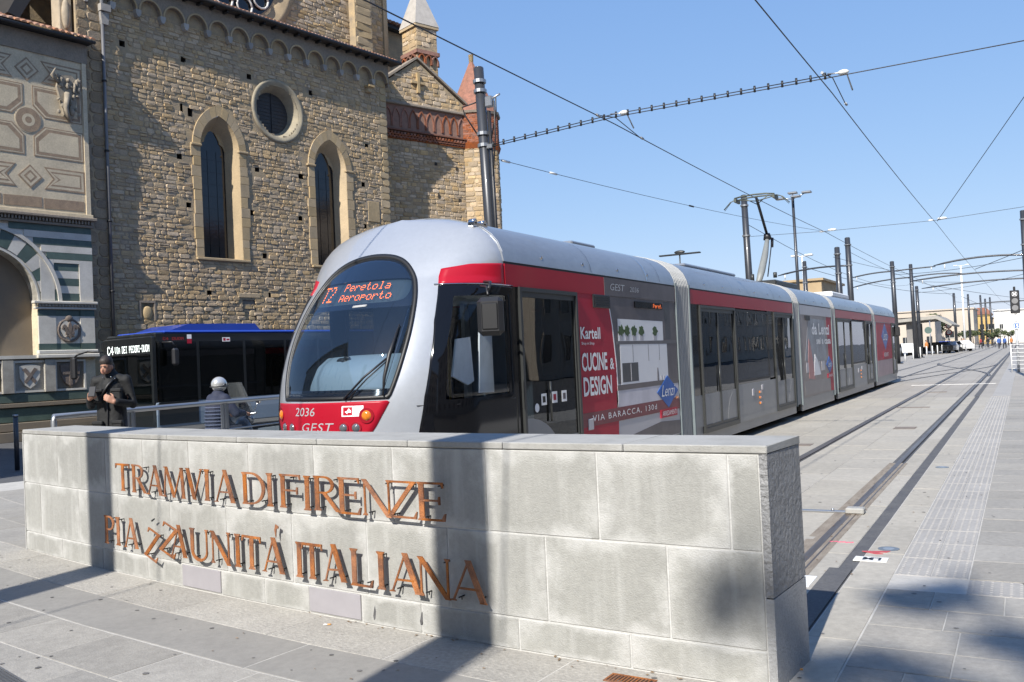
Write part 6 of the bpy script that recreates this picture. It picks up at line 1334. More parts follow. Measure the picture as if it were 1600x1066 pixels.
# man with phone; local: x to viewer's right, y away from viewer
mx_, my_ = -9.6, 7.25
man = empty('person', (mx_, my_, .27), YAW+rad(4), 'man in a black field jacket looking down at the phone in his hands', 'person'); man.scale = (.86, .92, 1)
ch = [([(0, 0, .95), (0, 0, 1.12), (0, .0, 1.30), (0, .01, 1.42)], [.13, .12, .14, .10]), ([(0, .01, 1.42), (-.01, -.03, 1.52)], [.06, .055]),
      ([(-.09, 0, .92), (-.11, -.02, .50), (-.12, .02, .10)], [.085, .062, .042]), ([(.09, 0, .92), (.11, -.02, .50), (.12, .02, .10)], [.085, .062, .042]),
      ([(-.18, .01, 1.42), (-.27, .0, 1.15), (-.20, -.24, 1.22)], [.055, .045, .03]), ([(.18, .01, 1.42), (.27, .0, 1.14), (.13, -.25, 1.17)], [.055, .045, .03])]
hand(ch, (-.20, -.24, 1.22), (.5, -.7, .45), (.2, .6, .8), 1.0, 1.1); hand(ch, (.13, -.25, 1.17), (-.75, -.35, .45), (-.2, .9, -.2), .5, 1.1)
HC = Vector((-.02, -.075, 1.615))
body('body', ch, m_skin, man, .009, [((-.02, -.085, 1.60), (.072, .10, .095)), ((-.03, -.145, 1.545), (.05, .045, .055)), ((-.035, -.192, 1.55), (.011, .018, .022)), ((-.093, -.07, 1.575), (.012, .02, .028)), ((.053, -.07, 1.575), (.012, .02, .028))], 2)
g = MB(); g.ball((-.02, -.085, 1.645), (.084, .108, .082), 16, 10); g.ball((-.02, .0, 1.58), (.076, .06, .09), 14, 10); g.ball((-.03, -.155, 1.65), (.062, .04, .045), 12, 8); h_ = obj('hair', g, m_hair, man); d_ = h_.modifiers.new('fuse', 'REMESH'); d_.mode = 'VOXEL'; d_.voxel_size = .01; d_.use_smooth_shade = True
for x in (-.05, .0): g = MB(); g.ball((x-.008, -.182, 1.575), (.012, .006, .004)); obj('eye', g, m_black, man); g = MB(); g.tube([(x-.025, -.188, 1.592), (x+.009, -.188, 1.592)], .0045, 6); obj('eyebrow', g, m_hair, man)
g = MB(); g.tube([(-.05, -.186, 1.522), (-.012, -.186, 1.522)], .004, 6); obj('mouth', g, mat('lips', (.4, .16, .13), .6), man)
jk = [([(0, 0, .80), (0, 0, .97), (0, 0, 1.15), (0, .0, 1.32), (0, .01, 1.43)], [.165, .15, .145, .155, .12]), ([(-.05, 0, .80), (-.06, 0, 1.3)], [.155, .13]), ([(.05, 0, .80), (.06, 0, 1.3)], [.155, .13]), ([(0, .02, 1.43), (0, 0, 1.50)], [.10, .082]),
      ([(-.10, .01, 1.42), (-.205, .01, 1.41), (-.285, .01, 1.14), (-.215, -.20, 1.21)], [.085, .078, .062, .046]), ([(.10, .01, 1.42), (.205, .01, 1.41), (.285, .01, 1.13), (.15, -.22, 1.165)], [.085, .078, .062, .046])]
jo = body('jacket', jk, m_jacket, man, .014, [], 2)
for x, z in ((-.13, .86), (.13, .86), (-.12, 1.24), (.13, 1.24)): g = MB(); g.rbox(x-.07, x+.07, -.19, -.11, z-.08, z+.06, .02); p_ = obj('pocket', g, m_jacket, jo); g = MB(); g.rbox(x-.075, x+.075, -.2, -.11, z+.04, z+.085, .012); obj('pocket_flap', g, m_jacket, jo)
g = MB(); g.tube([(.0, -.168, .70), (0, -.155, 1.0), (.0, -.158, 1.3)], .010, 6); obj('placket', g, m_black, jo)
g = MB()
for x, z in ((-.01, .74), (.05, 1.46), (-.06, 1.46), (.10, 1.44)): g.ball((x, -.20 if z < 1 else -.12, z), (.009, .006, .009), 8, 6)
obj('snap_buttons', g, m_chrome, jo, kind='stuff')
g = MB(); g.tube([(.10, -.09, 1.46), (.02, -.17, 1.36), (-.07, -.185, 1.24)], .018, 6); obj('bag_strap', g, m_gasket, jo)
body('trousers', [([(-.09, 0, .92), (-.11, -.02, .50), (-.12, .02, .08)], [.115, .085, .065]), ([(.09, 0, .92), (.11, -.02, .50), (.12, .02, .08)], [.115, .085, .065]), ([(0, 0, .90), (0, 0, 1.0)], [.14, .14])], m_jeans, man, .018)
for x in (-.12, .12): g = MB(); g.ball((x, -.06, .045), (.05, .14, .045)); obj('shoe', g, m_shoe, man)
ph = empty('phone', (0, 0, 0), 0, 'dark mobile phone with blue-lit edge held by the man in the black jacket', 'phone'); P0 = man.matrix_basis @ Vector((-.135, -.315, 1.30)); ph.location = P0; ph.rotation_euler = (rad(-35), 0, YAW+rad(10))
g = MB(); g.rbox(-.037, .037, -.006, .006, -.07, .07, .004); obj('phone_body', g, m_black, ph); g = MB(); g.box(-.033, .033, .0062, .0075, -.062, .062); obj('screen', g, mat('phone_screen', (.05, .09, .25), .2, coat=1), ph)
# scooter and rider, seen from behind the glass railing
SR = Vector((-11.35, 10.5, 0)); sa = rad(90-8.1)*0+rad(92)
def W(g_loc): return SR
rider = empty('person', SR, sa, 'scooter rider in a silver helmet and blue striped padded jacket behind the railing', 'person')   # local x = riding direction, z up
ch = [([(0, 0, .80), (-.02, 0, 1.0), (.02, 0, 1.2), (.05, 0, 1.32)], [.13, .12, .14, .10]), ([(.05, 0, 1.3), (.07, 0, 1.42)], [.06, .055]), ([(.05, -.17, 1.30), (.16, -.24, 1.06), (.42, -.2, 1.05)], [.055, .045, .03]), ([(.05, .17, 1.30), (.16, .24, 1.06), (.42, .2, 1.05)], [.055, .045, .03]),
      ([(0, -.10, .80), (.42, -.16, .80), (.38, -.16, .34)], [.09, .065, .045]), ([(0, .10, .80), (.42, .16, .80), (.38, .16, .34)], [.09, .065, .045])]
hand(ch, (.42, -.2, 1.05), (1, .1, -.1), (0, 0, -1), 1.2); hand(ch, (.42, .2, 1.05), (1, -.1, -.1), (0, 0, -1), 1.2)
body('body', ch, m_skin, rider, .012, [((.08, 0, 1.50), (.09, .075, .105))], 2)
body('jacket', [([(-.02, 0, .80), (-.03, 0, 1.0), (.01, 0, 1.2), (.04, 0, 1.34)], [.17, .165, .185, .12]), ([(.04, -.14, 1.30), (.16, -.26, 1.06), (.36, -.22, 1.05)], [.09, .075, .055]), ([(.04, .14, 1.30), (.16, .26, 1.06), (.36, .22, 1.05)], [.09, .075, .055])], mat('navy_padded_fabric', (.022, .028, .055), .8), rider, .016)
for k in range(9):
    z = .84+k*.055; r = .172+.014*math.sin(k*.45); g = MB(); g.tube([(-.02+(z-.8)*.07+r*math.cos(t), r*math.sin(t), z) for t in [2*PI*q/20 for q in range(21)]], .014, 6, cap=False); obj('jacket_stripe', g, mat('pale_stripe_fabric', (.08, .095, .15), .8), rider)
body('trousers', [([(0, -.10, .80), (.42, -.16, .80), (.38, -.16, .36)], [.115, .085, .06]), ([(0, .10, .80), (.42, .16, .80), (.38, .16, .36)], [.115, .085, .06]), ([(-.02, 0, .78), (.02, 0, .82)], [.16, .16])], m_jeans, rider, .02)
for s in (-.16, .16): g = MB(); g.ball((.44, s, .33), (.13, .05, .05)); obj('shoe', g, m_shoe, rider)
hl = obj('helmet', MB().ball((.07, 0, 1.53), (.145, .125, .135), 20, 14), mat('silver_helmet', (.6, .6, .58), .25, .5, coat=.6), None) if False else None
hel = empty('helmet', SR, sa, 'silver open face helmet worn by the scooter rider', 'helmet'); g = MB(); g.ball((.07, 0, 1.535), (.135, .115, .125), 20, 14); obj('helmet_shell', g, mat('silver_helmet', (.6, .6, .58), .25, .5, coat=.6), hel)
g = MB(); g.tube([(.07+.148*math.cos(t), .128*math.sin(t), 1.50) for t in [2*PI*q/24 for q in range(25)]], .009, 6, cap=False); obj('helmet_rim', g, m_black, hel); g = MB(); g.tube([(.07, -.12, 1.53), (.07, -.135, 1.53)], .02, 10); obj('visor_pivot', g, m_chrome, hel)
sc = empty('scooter', SR, sa, 'grey scooter with a tall clear windscreen ridden by the helmeted rider', 'scooter')
m_scb = mat('scooter_grey_body', (.12, .13, .15), .3, coat=.6); g = MB()
g.ball((-.25, 0, .62), (.42, .17, .20), 16, 10); g.rbox(-.1, .5, -.17, .17, .28, .36, .03); g.ball((.56, 0, .62), (.10, .22, .36), 16, 10); obj('scooter_body', g, m_scb, sc)
g = MB(); g.rbox(-.45, .12, -.14, .14, .74, .84, .05); obj('seat', g, m_black, sc)
for x in (-.55, .78): g = MB(); ring(g, (x, .25), .13, .25, -.055, .055, 24); obj('wheel', g, m_rubber, sc); g = MB(); g.tube([(x, -.04, .25), (x, .04, .25)], .12, 14, smooth=False); obj('rim', g, m_steel, sc)
g = MB(); g.tube([(.78, 0, .25), (.60, 0, 1.0)], .03, 8); g.tube([(.56, -.32, 1.04), (.60, 0, 1.0), (.56, .32, 1.04)], .02, 8); obj('steering_column', g, m_steel, sc); g = MB(); g.ball((.68, 0, .92), (.08, .13, .10), 12, 8); obj('headlight', g, m_lens, sc)
for s in (-1, 1): g = MB(); g.tube([(.56, s*.25, 1.04), (.54, s*.36, 1.20)], .008, 6); g.ball((.54, s*.38, 1.23), (.02, .06, .045), 12, 8); obj('mirror', g, m_chrome, sc)
g = MB(); 
def scr(i, j): y = -.22+.44*i/10; z = 1.0+.55*j/8; k = 1-.25*(j/8)**2; return Vector((.70-.22*(j/8)-.08*(abs(y)/.22)**2, y*k, z))
g.grid(scr, 10, 8); obj('windscreen', g, glass('scooter_screen', (.75, .78, .8), .0, .05, (.2, .22, .23), .3), sc)
g = MB(); g.rbox(-.72, -.66, -.13, .13, .45, .58, .01); obj('rear_lamp', g, m_red, sc); g = MB(); g.rbox(-.80, -.78, -.09, .09, .30, .42, .004); obj('number_plate', g, m_text, sc)
# ---------------------------------------------------------------- railing with glass panels on the side platform
g = MB(); g.box(-10.55, -7.3, 7.0, 40, 0, .26); pl = obj('side_platform', g, m_granite, kind='structure', centre=False)
m_pane = glass('railing_glass', (.86, .9, .92), .03, .0, (.2, .25, .28), .06)
rl = empty('glass_railing', (-10.15, 6.9, .26), 0, 'steel handrail with clear glass panels and thin lower rail behind the granite wall', 'railing')
def ry(t): return (-10.10-.36*t/4.07, 6.83+t)
g = MB(); P_ = [(ry(t)[0]+10.15, ry(t)[1]-6.9, 1.03) for t in (0, 2, 4, 6, 8, 12, 18)]; g.tube([(P_[0][0], P_[0][1], .0), (P_[0][0], P_[0][1], .98), P_[0]]+P_[1:], .034, 10); obj('handrail', g, m_steel, rl)
g = MB(); g.tube([(x, y, .62) for x, y, z in P_], .012, 8); obj('lower_rail', g, m_steel, rl)
for t in (1.15, 2.9, 4.6, 6.4, 8.2, 10, 12, 14, 16):
    x, y = ry(t); x += 10.15; y -= 6.9
    for dy in (-.05, .03): g = MB(); g.box(x-.03, x+.03, y+dy, y+dy+.02, 0, 1.0); obj('post', g, m_steel, rl)
pts_ = [0, 1.15, 2.9, 4.6, 6.4, 8.2, 10, 12, 14, 16]
for a, b_ in zip(pts_, pts_[1:]): (xa, ya), (xb, yb) = ry(a+.08), ry(b_-.08); g = MB(); g.add([(xa+10.15, ya-6.9, .10), (xb+10.15, yb-6.9, .10), (xb+10.15, yb-6.9, .93), (xa+10.15, ya-6.9, .93)], [(0, 1, 2, 3)]); obj('glass_panel', g, m_pane, rl)
g = MB(); x, y = ry(3.6); g.box(x+10.15+.02, x+10.15+.04, y-6.9-.0, y-6.9+1.0, .50, .58); obj('label_strip', g, mat('pale_label', (.4, .45, .45), .5), rl)
bo = empty('bollard', (-17.28, 10.88, 0), 0, 'slim dark steel post standing at the left end of the granite wall', 'bollard'); g = MB(); g.tube([(0, 0, 0), (0, 0, 1.05)], .045, 12); obj('post', g, m_dkpole, bo); g = MB(); g.tube([(0, 0, 1.05), (0, 0, 1.09)], .05, 12); obj('cap', g, m_steel, bo)
# ---------------------------------------------------------------- bus
random.seed(31)
bus = empty('bus', 13.7*fe-22.6*fn, rad(90-8.1), 'black and blue city bus with a white lit destination reading C4 via dei Pecori', 'bus')
m_blue = mat('bus_blue', (.02, .06, .38), .3, coat=.6, contrast=.05); m_bgrey = mat('bus_blue_grey', (.20, .25, .31), .4, coat=.3, contrast=.1); m_bb = mat('bus_black', (.01, .012, .013), .3, coat=.5)
m_bglass = glass('bus_tinted_glass', (.22, .25, .25), .0, .0, (.004, .005, .005), .3)
BL = 10.6
g = MB(); g.rbox(.1, BL, .02, 2.53, 2.72, 2.90, .05); obj('roof', g, m_bb, bus); g = MB(); g.rbox(.35, BL-.1, -.0, 2.4, 2.86, 2.95, .04); obj('roof_side_rail', g, m_blue, bus)
g = MB(); g.prism([(.55, 2.94), (1.15, 3.13), (3.4, 3.15), (3.6, 2.94)], .05, 1.9); obj('roof_pod', g, m_blue, bus)
g = MB(); g.rbox(.06, BL, .0, 2.55, .30, 1.0, .03); obj('lower_body', g, m_bgrey, bus)
g = MB(); g.rbox(.0, .3, .02, 2.53, .28, .98, .06); obj('front_bumper', g, m_bb, bus); g = MB(); g.box(.05, BL, 2.5, 2.54, 1.0, 2.75); g.box(BL-.05, BL, .03, 2.5, 1.0, 2.75); obj('far_side', g, m_bb, bus); g = MB(); g.box(.1, BL-.1, .1, 2.45, .95, 1.0); obj('floor', g, m_bb, bus)
g = MB(); g.box(.01, .05, .12, 2.43, 1.0, 2.30); obj('windscreen', g, m_bglass, bus)
g = MB(); g.rbox(.0, .09, .05, 2.5, 2.30, 2.80, .03); fh = obj('front_header', g, m_bb, bus)
for y0, y1 in ((.02, .12), (2.43, 2.53)): g = MB(); g.rbox(.0, .14, y0, y1, .95, 2.78, .02); obj('front_pillar', g, m_bb, bus)
m_wled = mat('white_led', (.9, 1, .95), .5, emit=1.4)
for txt, ya, yb, z0, z1 in (('C4', 2.28, 1.96, 2.36, 2.60), ('VIA DEI PECORI-DUOM', 1.88, .14, 2.385, 2.575)): g = MB(); dots(g, txt, lambda u, w_: Vector((-.002, -u, w_)), -ya, -yb, z0, z1, .9); obj('led_letters', g, m_wled, fh)
g = MB(); g.tube([(.05, 2.5, 2.45), (-.25, 2.9, 2.50), (-.35, 3.3, 2.42), (-.35, 3.45, 2.36)], .025, 8); ma = obj('mirror_arm', g, m_black, bus); g = MB(); g.rbox(-.45, -.30, 3.36, 3.58, 1.72, 2.36, .05); obj('mirror', g, m_black, ma)
g = MB(); g.tube([(.3, .0, 2.62), (.45, -.25, 2.62), (.5, -.28, 2.5)], .02, 8); ma = obj('mirror_arm', g, m_black, bus); g = MB(); g.rbox(.40, .60, -.36, -.22, 1.98, 2.45, .05); obj('mirror', g, m_black, ma)
segs = [(.14, 1.35, .38, 'door_glass'), (1.45, 2.9, 1.0, 'side_window'), (2.98, 4.4, 1.0, 'side_window'), (4.48, 5.7, .38, 'door_glass'), (5.8, 7.4, 1.0, 'side_window'), (7.48, 9.0, 1.0, 'side_window'), (9.08, 10.4, 1.0, 'side_window')]
for a, b_, z0, nm in segs:
    g = MB(); g.box(a, b_, -.004, .012, z0 if z0 > .9 else 1.0, 2.70); w_ = obj(nm, g, m_bglass, bus); g = MB(); g.box(b_, b_+.085, -.008, .02, 1.0, 2.74); obj('pillar', g, m_bb, bus)
    if z0 < .9: g = MB(); g.box(a, b_, -.012, -.001, z0, .998); obj('door_lower_panel', g, m_bb, bus)
g = MB(); g.box(.12, BL, -.010, .02, 2.64, 2.86); obj('side_header', g, m_bb, bus)
g = MB(); g.box(1.06, 1.2, -.013, -.011, 2.71, 2.83); st = obj('sticker', g, m_text, bus); g = MB(); g.box(1.06, 1.2, -.0132, -.011, 2.58, 2.705); obj('sticker_red_half', g, m_adred, st)
g = MB(); g.box(2.2, 2.46, -.013, -.011, 2.62, 2.74); st = obj('sticker', g, m_text, bus); g = MB(); g.box(2.23, 2.31, -.0145, -.0132, 2.64, 2.72); g.box(2.34, 2.44, -.0145, -.0132, 2.65, 2.70); obj('sticker_red_marks', g, m_adred, st)
g = MB(); dots(g, 'C4 DUOM', lambda u, w_: Vector((u, -.012, w_)), .32, .95, 2.68, 2.76, .9); obj('side_led', g, mat('dim_red_led', (.25, .02, .02), .5, emit=.4), bus)
for x in (2.6, 8.4): g = MB(); ring(g, (x, .48), .25, .48, -.02, .25, 28); wl = obj('wheel', g, m_rubber, bus); g = MB(); g.tube([(x, .0, .48), (x, .1, .48)], .26, 20, smooth=False); obj('rim', g, m_steel, wl)
for x in (2.0, 3.4, 5.2, 7.0, 8.6): g = MB(); g.tube([(x, .8, 1.0), (x, .8, 2.7)], .02, 6); obj('grab_pole', g, mat('green_grab_pole', (.12, .3, .25), .4), bus)
for x in (3.2, 4.3, 6.6, 7.6, 8.6, 9.5): g = MB(); g.rbox(x, x+.42, .35, .85, 1.35, 1.43, .03); g.rbox(x+.36, x+.46, .35, .85, 1.43, 2.0, .03); obj('passenger_seat', g, mat('seat_dark_blue', (.02, .03, .07), .8), bus)
drv = empty('person', (0, 0, 0), 0, 'bus driver in a white shirt and dark waistcoat behind the side glass of the bus', 'person'); drv.location = bus.matrix_basis @ Vector((1.0, .55, .85)); drv.rotation_euler = (0, 0, rad(90-8.1+180))
ch = [([(0, 0, .5), (0, 0, .75), (0, 0, .95)], [.14, .13, .11]), ([(0, 0, 1.0), (.0, 0, 1.12)], [.055, .05]), ([(.0, .2, .98), (.08, .26, .72), (.3, .2, .72)], [.05, .042, .03]), ([(.0, -.2, .98), (.08, -.26, .72), (.3, -.2, .72)], [.05, .042, .03]), ([(0, .1, .5), (.4, .12, .5), (.42, .12, .08)], [.09, .06, .045]), ([(0, -.1, .5), (.4, -.12, .5), (.42, -.12, .08)], [.09, .06, .045])]
hand(ch, (.3, .2, .72), (1, 0, .2), (0, 0, -1), .9); hand(ch, (.3, -.2, .72), (1, 0, .2), (0, 0, -1), .9)
body('body', ch, m_skin, drv, .014, [((.02, 0, 1.21), (.09, .075, .11))]); g = MB(); g.ball((-.005, 0, 1.25), (.095, .085, .10), 14, 10); obj('hair', g, m_hair, drv)
body('shirt', [([(0, 0, .52), (0, 0, .95)], [.15, .14]), ([(.0, .15, .98), (.08, .27, .72), (.24, .22, .72)], [.08, .065, .05]), ([(.0, -.15, .98), (.08, -.27, .72), (.24, -.22, .72)], [.08, .065, .05])], mat('white_shirt', (.7, .72, .78), .7), drv, .018)
body('waistcoat', [([(0, 0, .55), (0, 0, .78), (.0, 0, .93)], [.165, .16, .155])], mat('dark_waistcoat', (.02, .022, .03), .8), drv, .018)
# passengers standing in the tram
for i, (x, y, cm, lb) in enumerate(((-5.45, 15.7, (.05, .08, .2), 'passenger in blue standing behind the first double door of the second tram car'), (-5.3, 18.4, (.25, .04, .04), 'passenger in dark red behind the long side window of the tram'), (-6.2, 19.2, (.2, .2, .19), 'grey coated passenger at the far side of the tram behind the long window'), (-5.5, 9.6, (.12, .12, .14), 'passenger in grey behind the front door glass of the tram'))):
    r = empty('person', (x, y, .43), rad(70*i), lb, 'person', 'passengers inside the tram'); cmat = mat('passenger_coat_%s' % ('blue', 'red', 'grey', 'charcoal')[i], cm, .85)
    body('body', [([(0, 0, .95), (0, 0, 1.3), (0, 0, 1.42)], [.12, .14, .09]), ([(0, 0, 1.42), (0, 0, 1.55)], [.05, .05]), ([(-.09, 0, .92), (-.1, 0, .5), (-.1, 0, .06)], [.085, .06, .045]), ([(.09, 0, .92), (.1, 0, .5), (.1, 0, .06)], [.085, .06, .045]), ([(-.19, 0, 1.4), (-.24, .03, 1.1), (-.22, -.1, .85)], [.05, .042, .035]), ([(.19, 0, 1.4), (.24, -.1, 1.2), (.15, -.25, 1.45)], [.05, .042, .035])], m_skin, r, .02, [((0, -.01, 1.64), (.08, .095, .115))], 1)
    body('coat', [([(0, 0, .85), (0, 0, 1.3), (0, 0, 1.42)], [.16, .17, .11]), ([(-.19, 0, 1.4), (-.25, .03, 1.1), (-.23, -.08, .9)], [.07, .06, .05]), ([(.19, 0, 1.4), (.25, -.1, 1.2), (.17, -.22, 1.4)], [.07, .06, .05])], cmat, r, .025, [], 1)
    body('trousers', [([(-.09, 0, .92), (-.1, 0, .5), (-.1, 0, .1)], [.11, .08, .06]), ([(.09, 0, .92), (.1, 0, .5), (.1, 0, .1)], [.11, .08, .06])], m_jeans, r, .03, [], 1)
    g = MB(); g.ball((0, .02, 1.68), (.09, .1, .1), 10, 8); obj('hair', g, m_hair, r)
# ---------------------------------------------------------------- overhead line
random.seed(13)
m_wire = mat('copper_wire_dark', (.035, .033, .035), .5, .3)
def pole(x, y, h, r, label, group=None, lean=(0, -.38), name='tram_pole', m=m_dkpole, collar=True, arms=()):
    root = empty(name, (x, y, 0), 0, label, 'pole', group); g = MB(); k = h/7.06
    tip = Vector((lean[0]*k, lean[1]*k, h)); g.tube([(0, 0, 0), tip*.5, tip], [r*1.15, r*1.05, r*.92], 14); g.ball(tip, (r*.9, r*.9, r*.3), 12, 6); obj('shaft', g, m, root)
    g = MB(); g.tube([(0, 0, 0), (0, 0, .06)], r*2.2, 12, smooth=False); obj('base_plate', g, m, root)
    if collar:
        for t in ((.80, .83, .94, .965) if collar == 2 else (.8, .95)): c = tip*t; g = MB(); g.tube([c-Vector((0, 0, .03)), c+Vector((0, 0, .03))], r*1.22, 12, smooth=False); obj('clamp', g, m_steel, root)
    for (dx, dy, z0, z1, z2, rr) in arms:     # long curved bracket arms
        P = [(0, 0, z0), (dx*.5, dy*.5, z1), (dx, dy, z2)]; g = MB(); g.tube([(P[0][0]*(1-t)**2+2*P[1][0]*t*(1-t)+P[2][0]*t*t, P[0][1]*(1-t)**2+2*P[1][1]*t*(1-t)+P[2][1]*t*t, P[0][2]*(1-t)**2+2*P[1][2]*t*(1-t)+P[2][2]*t*t) for t in [q/10 for q in range(11)]], [rr]*10+[rr*.5], 8); am = obj('bracket_arm', g, m, root)
        g = MB(); g.tube([(dx*.9, dy*.9, z2+.02), (dx*.9, dy*.9, z2-.25)], .035, 6); obj('insulator', g, m_insul, am)
    return root
p1_ = pole(-8.5, 14.80, 7.1, .100, 'dark tapered pole with cable loops rising behind the tram cab beside the church', 'poles that carry the tram wires', collar=2)
g = MB()
for a, z0, z1, w_ in ((1, 6.55, 5.7, .22), (1, 6.5, 4.9, .18), (-1, 6.5, 5.9, .30)): g.tube([(a*.10, -.33, z0), (a*(.10+w_), -.36, z0+.05-.1), (a*(.10+w_*.9), -.33, (z0+z1)/2+.1), (a*.13, -.3, z1)], .014, 6)
obj('cable_loop', g, m_black, p1_); g = MB(); g.rbox(.11, .26, -.42, -.3, 6.35, 6.55, .02); g.tube([(.1, -.36, 6.45), (.42, -.38, 6.55)], .02, 6); obj('cable_clamp', g, m_steel, p1_); g = MB(); g.tube([(.13, -.3, 6.3), (.16, -.28, 4.0), (.18, -.2, 2.5)], .035, 8); obj('cable_duct', g, m_black, p1_)
def wire(name, pts, r, label, cat='wire', group=None, sag=0):
    P = [];
    for a, b_ in zip(pts, pts[1:]):
        a, b_ = Vector(a), Vector(b_); n = 10 if sag else 1
        P += [a+(b_-a)*(k/n)-Vector((0, 0, sag*4*(k/n)*(1-k/n))) for k in range(n)]
    P.append(Vector(pts[-1])); root = empty(name, P[0], 0, label, cat, group); g = MB(); g.tube([p-P[0] for p in P], r, 6); obj('cable', g, m_wire, root); root['_p'] = list(P[0]); del root['_p']; return root, P[0]
def clampset(root, o, at, insul=True, drop=-.22, side=.22):
    at = Vector(at)-o
    g = MB(); g.tube([at+Vector((-.05, -.04, .03)), at+Vector((side, .02, .02)), at+Vector((side+.05, .2, drop))], .012, 6); fr = obj('registration_arm', g, m_steel, root)
    if insul: g = MB(); g.ball(at+Vector((side*.8, .02, .03)), (.085, .05, .04), 12, 8); obj('insulator', g, m_insul, fr)
w1, o1 = wire('contact_wire', [(-5.95, -14, 5.58), (-5.95, 14.6, 5.68), (-5.95, 34, 5.72), (-5.9, 60, 5.75), (-5.6, 100, 5.8)], .0085, 'contact wire above the tram running from the top centre of the sky to the pantograph', sag=.05)
w2, o2 = wire('contact_wire', [(-2.37, -10, 5.46), (-2.37, 14.6, 5.56), (-2.37, 34, 5.62), (-2.3, 60, 5.68), (-2.0, 120, 5.8)], .0085, 'contact wire over the empty right hand track, steepest line in the sky', sag=.05)
# double span with black spacers
sp, os_ = wire('span_wire', [(-8.42, 14.45, 5.62), (-5.95, 14.6, 5.80), (-2.37, 14.6, 5.80), (6, 14.9, 5.95)], .008, 'double cross span with small black spacers from the near pole over both tracks')
g = MB(); A_ = [Vector((-8.42, 14.45, 5.66)), Vector((-5.95, 14.6, 5.85)), Vector((-2.37, 14.6, 5.84))]; g.tube([p-os_ for p in A_], .008, 6); obj('second_cable', g, m_wire, sp)
for k in range(28):
    t = (k+.6)/28; x = -8.42+t*6.05; z = 5.64+(.18*min(1, (x+8.42)/2.47)); y = 14.45+.15*min(1, (x+8.42)/2.47); g = MB(); g.tube([Vector((x, y, z-.035))-os_, Vector((x, y, z+.065))-os_], .019, 6); obj('spacer', g, m_black, sp)
g = MB(); g.rbox(-.0, .12, -.02, .02, -.02, .06, .01); obj('end_fitting', g, m_steel, sp)
clampset(w1, o1, (-5.95, 14.6, 5.82)); clampset(w2, o2, (-2.37, 14.6, 5.82))
for w_, o_, x in ((w1, o1, -5.95), (w2, o2, -2.37)):
    g = MB(); g.tube([Vector((x, 13.9, 5.68))-o_, Vector((x+.02, 14.6, 5.79))-o_, Vector((x, 15.9, 5.66))-o_], .008, 6); obj('stitch_cable', g, m_wire, w_)
    for y in (13.9, 15.9): g = MB(); g.tube([Vector((x, y-.06, 5.68))-o_, Vector((x, y+.06, 5.68))-o_], .022, 6); obj('wire_clip', g, m_steel, w_)
w3, o3 = wire('stay_wire', [(-8.42, 14.5, 5.46), (-5.95, 34.6, 5.80)], .0055, 'thin slack wire from the near pole down to the wire junction beyond the pantograph', sag=.12)
for t in (.02, .1, .42): p = Vector((-8.42+2.47*t, 14.5+20.1*t, 5.46+.34*t-.48*t*(1-t)))-o3; g = MB(); g.tube([p, p+Vector((.03, .25, 0))], .022, 6); obj('strain_insulator', g, m_insul if t < .3 else m_black, w3)
pole(-8.5, 33.1, 7.2, .12, 'tapered dark pole standing directly behind the pantograph', 'poles that carry the tram wires', lean=(0, -.4))
sp2, o4 = wire('span_wire', [(-8.4, 33.0, 5.75), (-5.95, 34.2, 5.80), (-2.37, 34.2, 5.78), (6, 34.6, 6.3)], .0075, 'thin cross span from the pole behind the pantograph over both tracks')
for x in (-5.95, -2.37): g = MB(); g.ball(Vector((x+.15, 34.2, 5.83))-o4, (.16, .06, .045)); g.ball(Vector((x-.2, 34.2, 5.8))-o4, (.1, .04, .03)); obj('insulator', g, m_insul, sp2)
G1 = 'poles that carry the tram wires'
pole(-8.5, 51.5, 6.9, .15, 'shorter thick pole rising above the tram roof left of a taller one', G1, lean=(0, -.2))
pole(-8.5, 55.3, 7.75, .16, 'taller thick pole just right of the short one above the tram roof', G1, lean=(0, -.4), arms=((-4.2, .5, 6.2, 6.4, 6.0, .05), ))
pole(-14, 70.3, 8.0, .16, 'double dark pole topped by a white lamp behind the tan rooftop block', G1, lean=(0, -.1))
pole(-8.6, 76.5, 7.9, .17, 'pole with long two sided bracket arm standing by the end of the tram', G1, lean=(0, -.5), arms=((-3.0, 0, 7.2, 7.25, 6.95, .055), (3.0, 0, 7.2, 7.3, 7.3, .05)))
pole(-9.2, 96.5, 9.1, .18, 'pole with bracket arm just right of the pole by the tram end', G1, lean=(0, -.5), arms=((-5.6, 0, 7.9, 7.95, 7.3, .065), (4.4, 0, 7.9, 8.2, 7.9, .06)))
pole(-9.2, 101, 7.2, .17, 'shorter slanting pole third in the row past the tram end', G1, lean=(0, -.5))
pole(-9.3, 160, 8.9, .2, 'distant pole behind the red round road signs', G1, lean=(0, -.6))
for i, (x, y, h, t) in enumerate(((-8.7, 190, 9.9, 'first'), (-7.2, 205, 10.2, 'second'), (-6.7, 215, 9.8, 'third'), (-6.0, 222, 10.3, 'fourth'))): pole(x, y, h, .19, 'far slim pole, %s from the left of four in front of the hedge' % t, G1, lean=(0, -.4))
pole(0.2, 42.5, 6.75, .11, 'pole cut by the right edge of the picture above the tram signal', G1, lean=(0, -.3))
pole(1.5, 60, 7.2, .15, 'pole with a long arm reaching in from beyond the right picture edge, highest arm', G1, arms=((-6.0, 0, 6.15, 6.75, 6.15, .055),))
pole(1.5, 78, 7.6, .15, 'pole whose arm reaches in from the right at middle height', G1, arms=((-9.1, 0, 6.5, 6.9, 6.4, .06),))
pole(1.6, 92, 7.6, .15, 'pole whose arm reaches in from the right, lowest of the three arms', G1, arms=((-9.6, 0, 6.7, 7.0, 6.5, .065),))
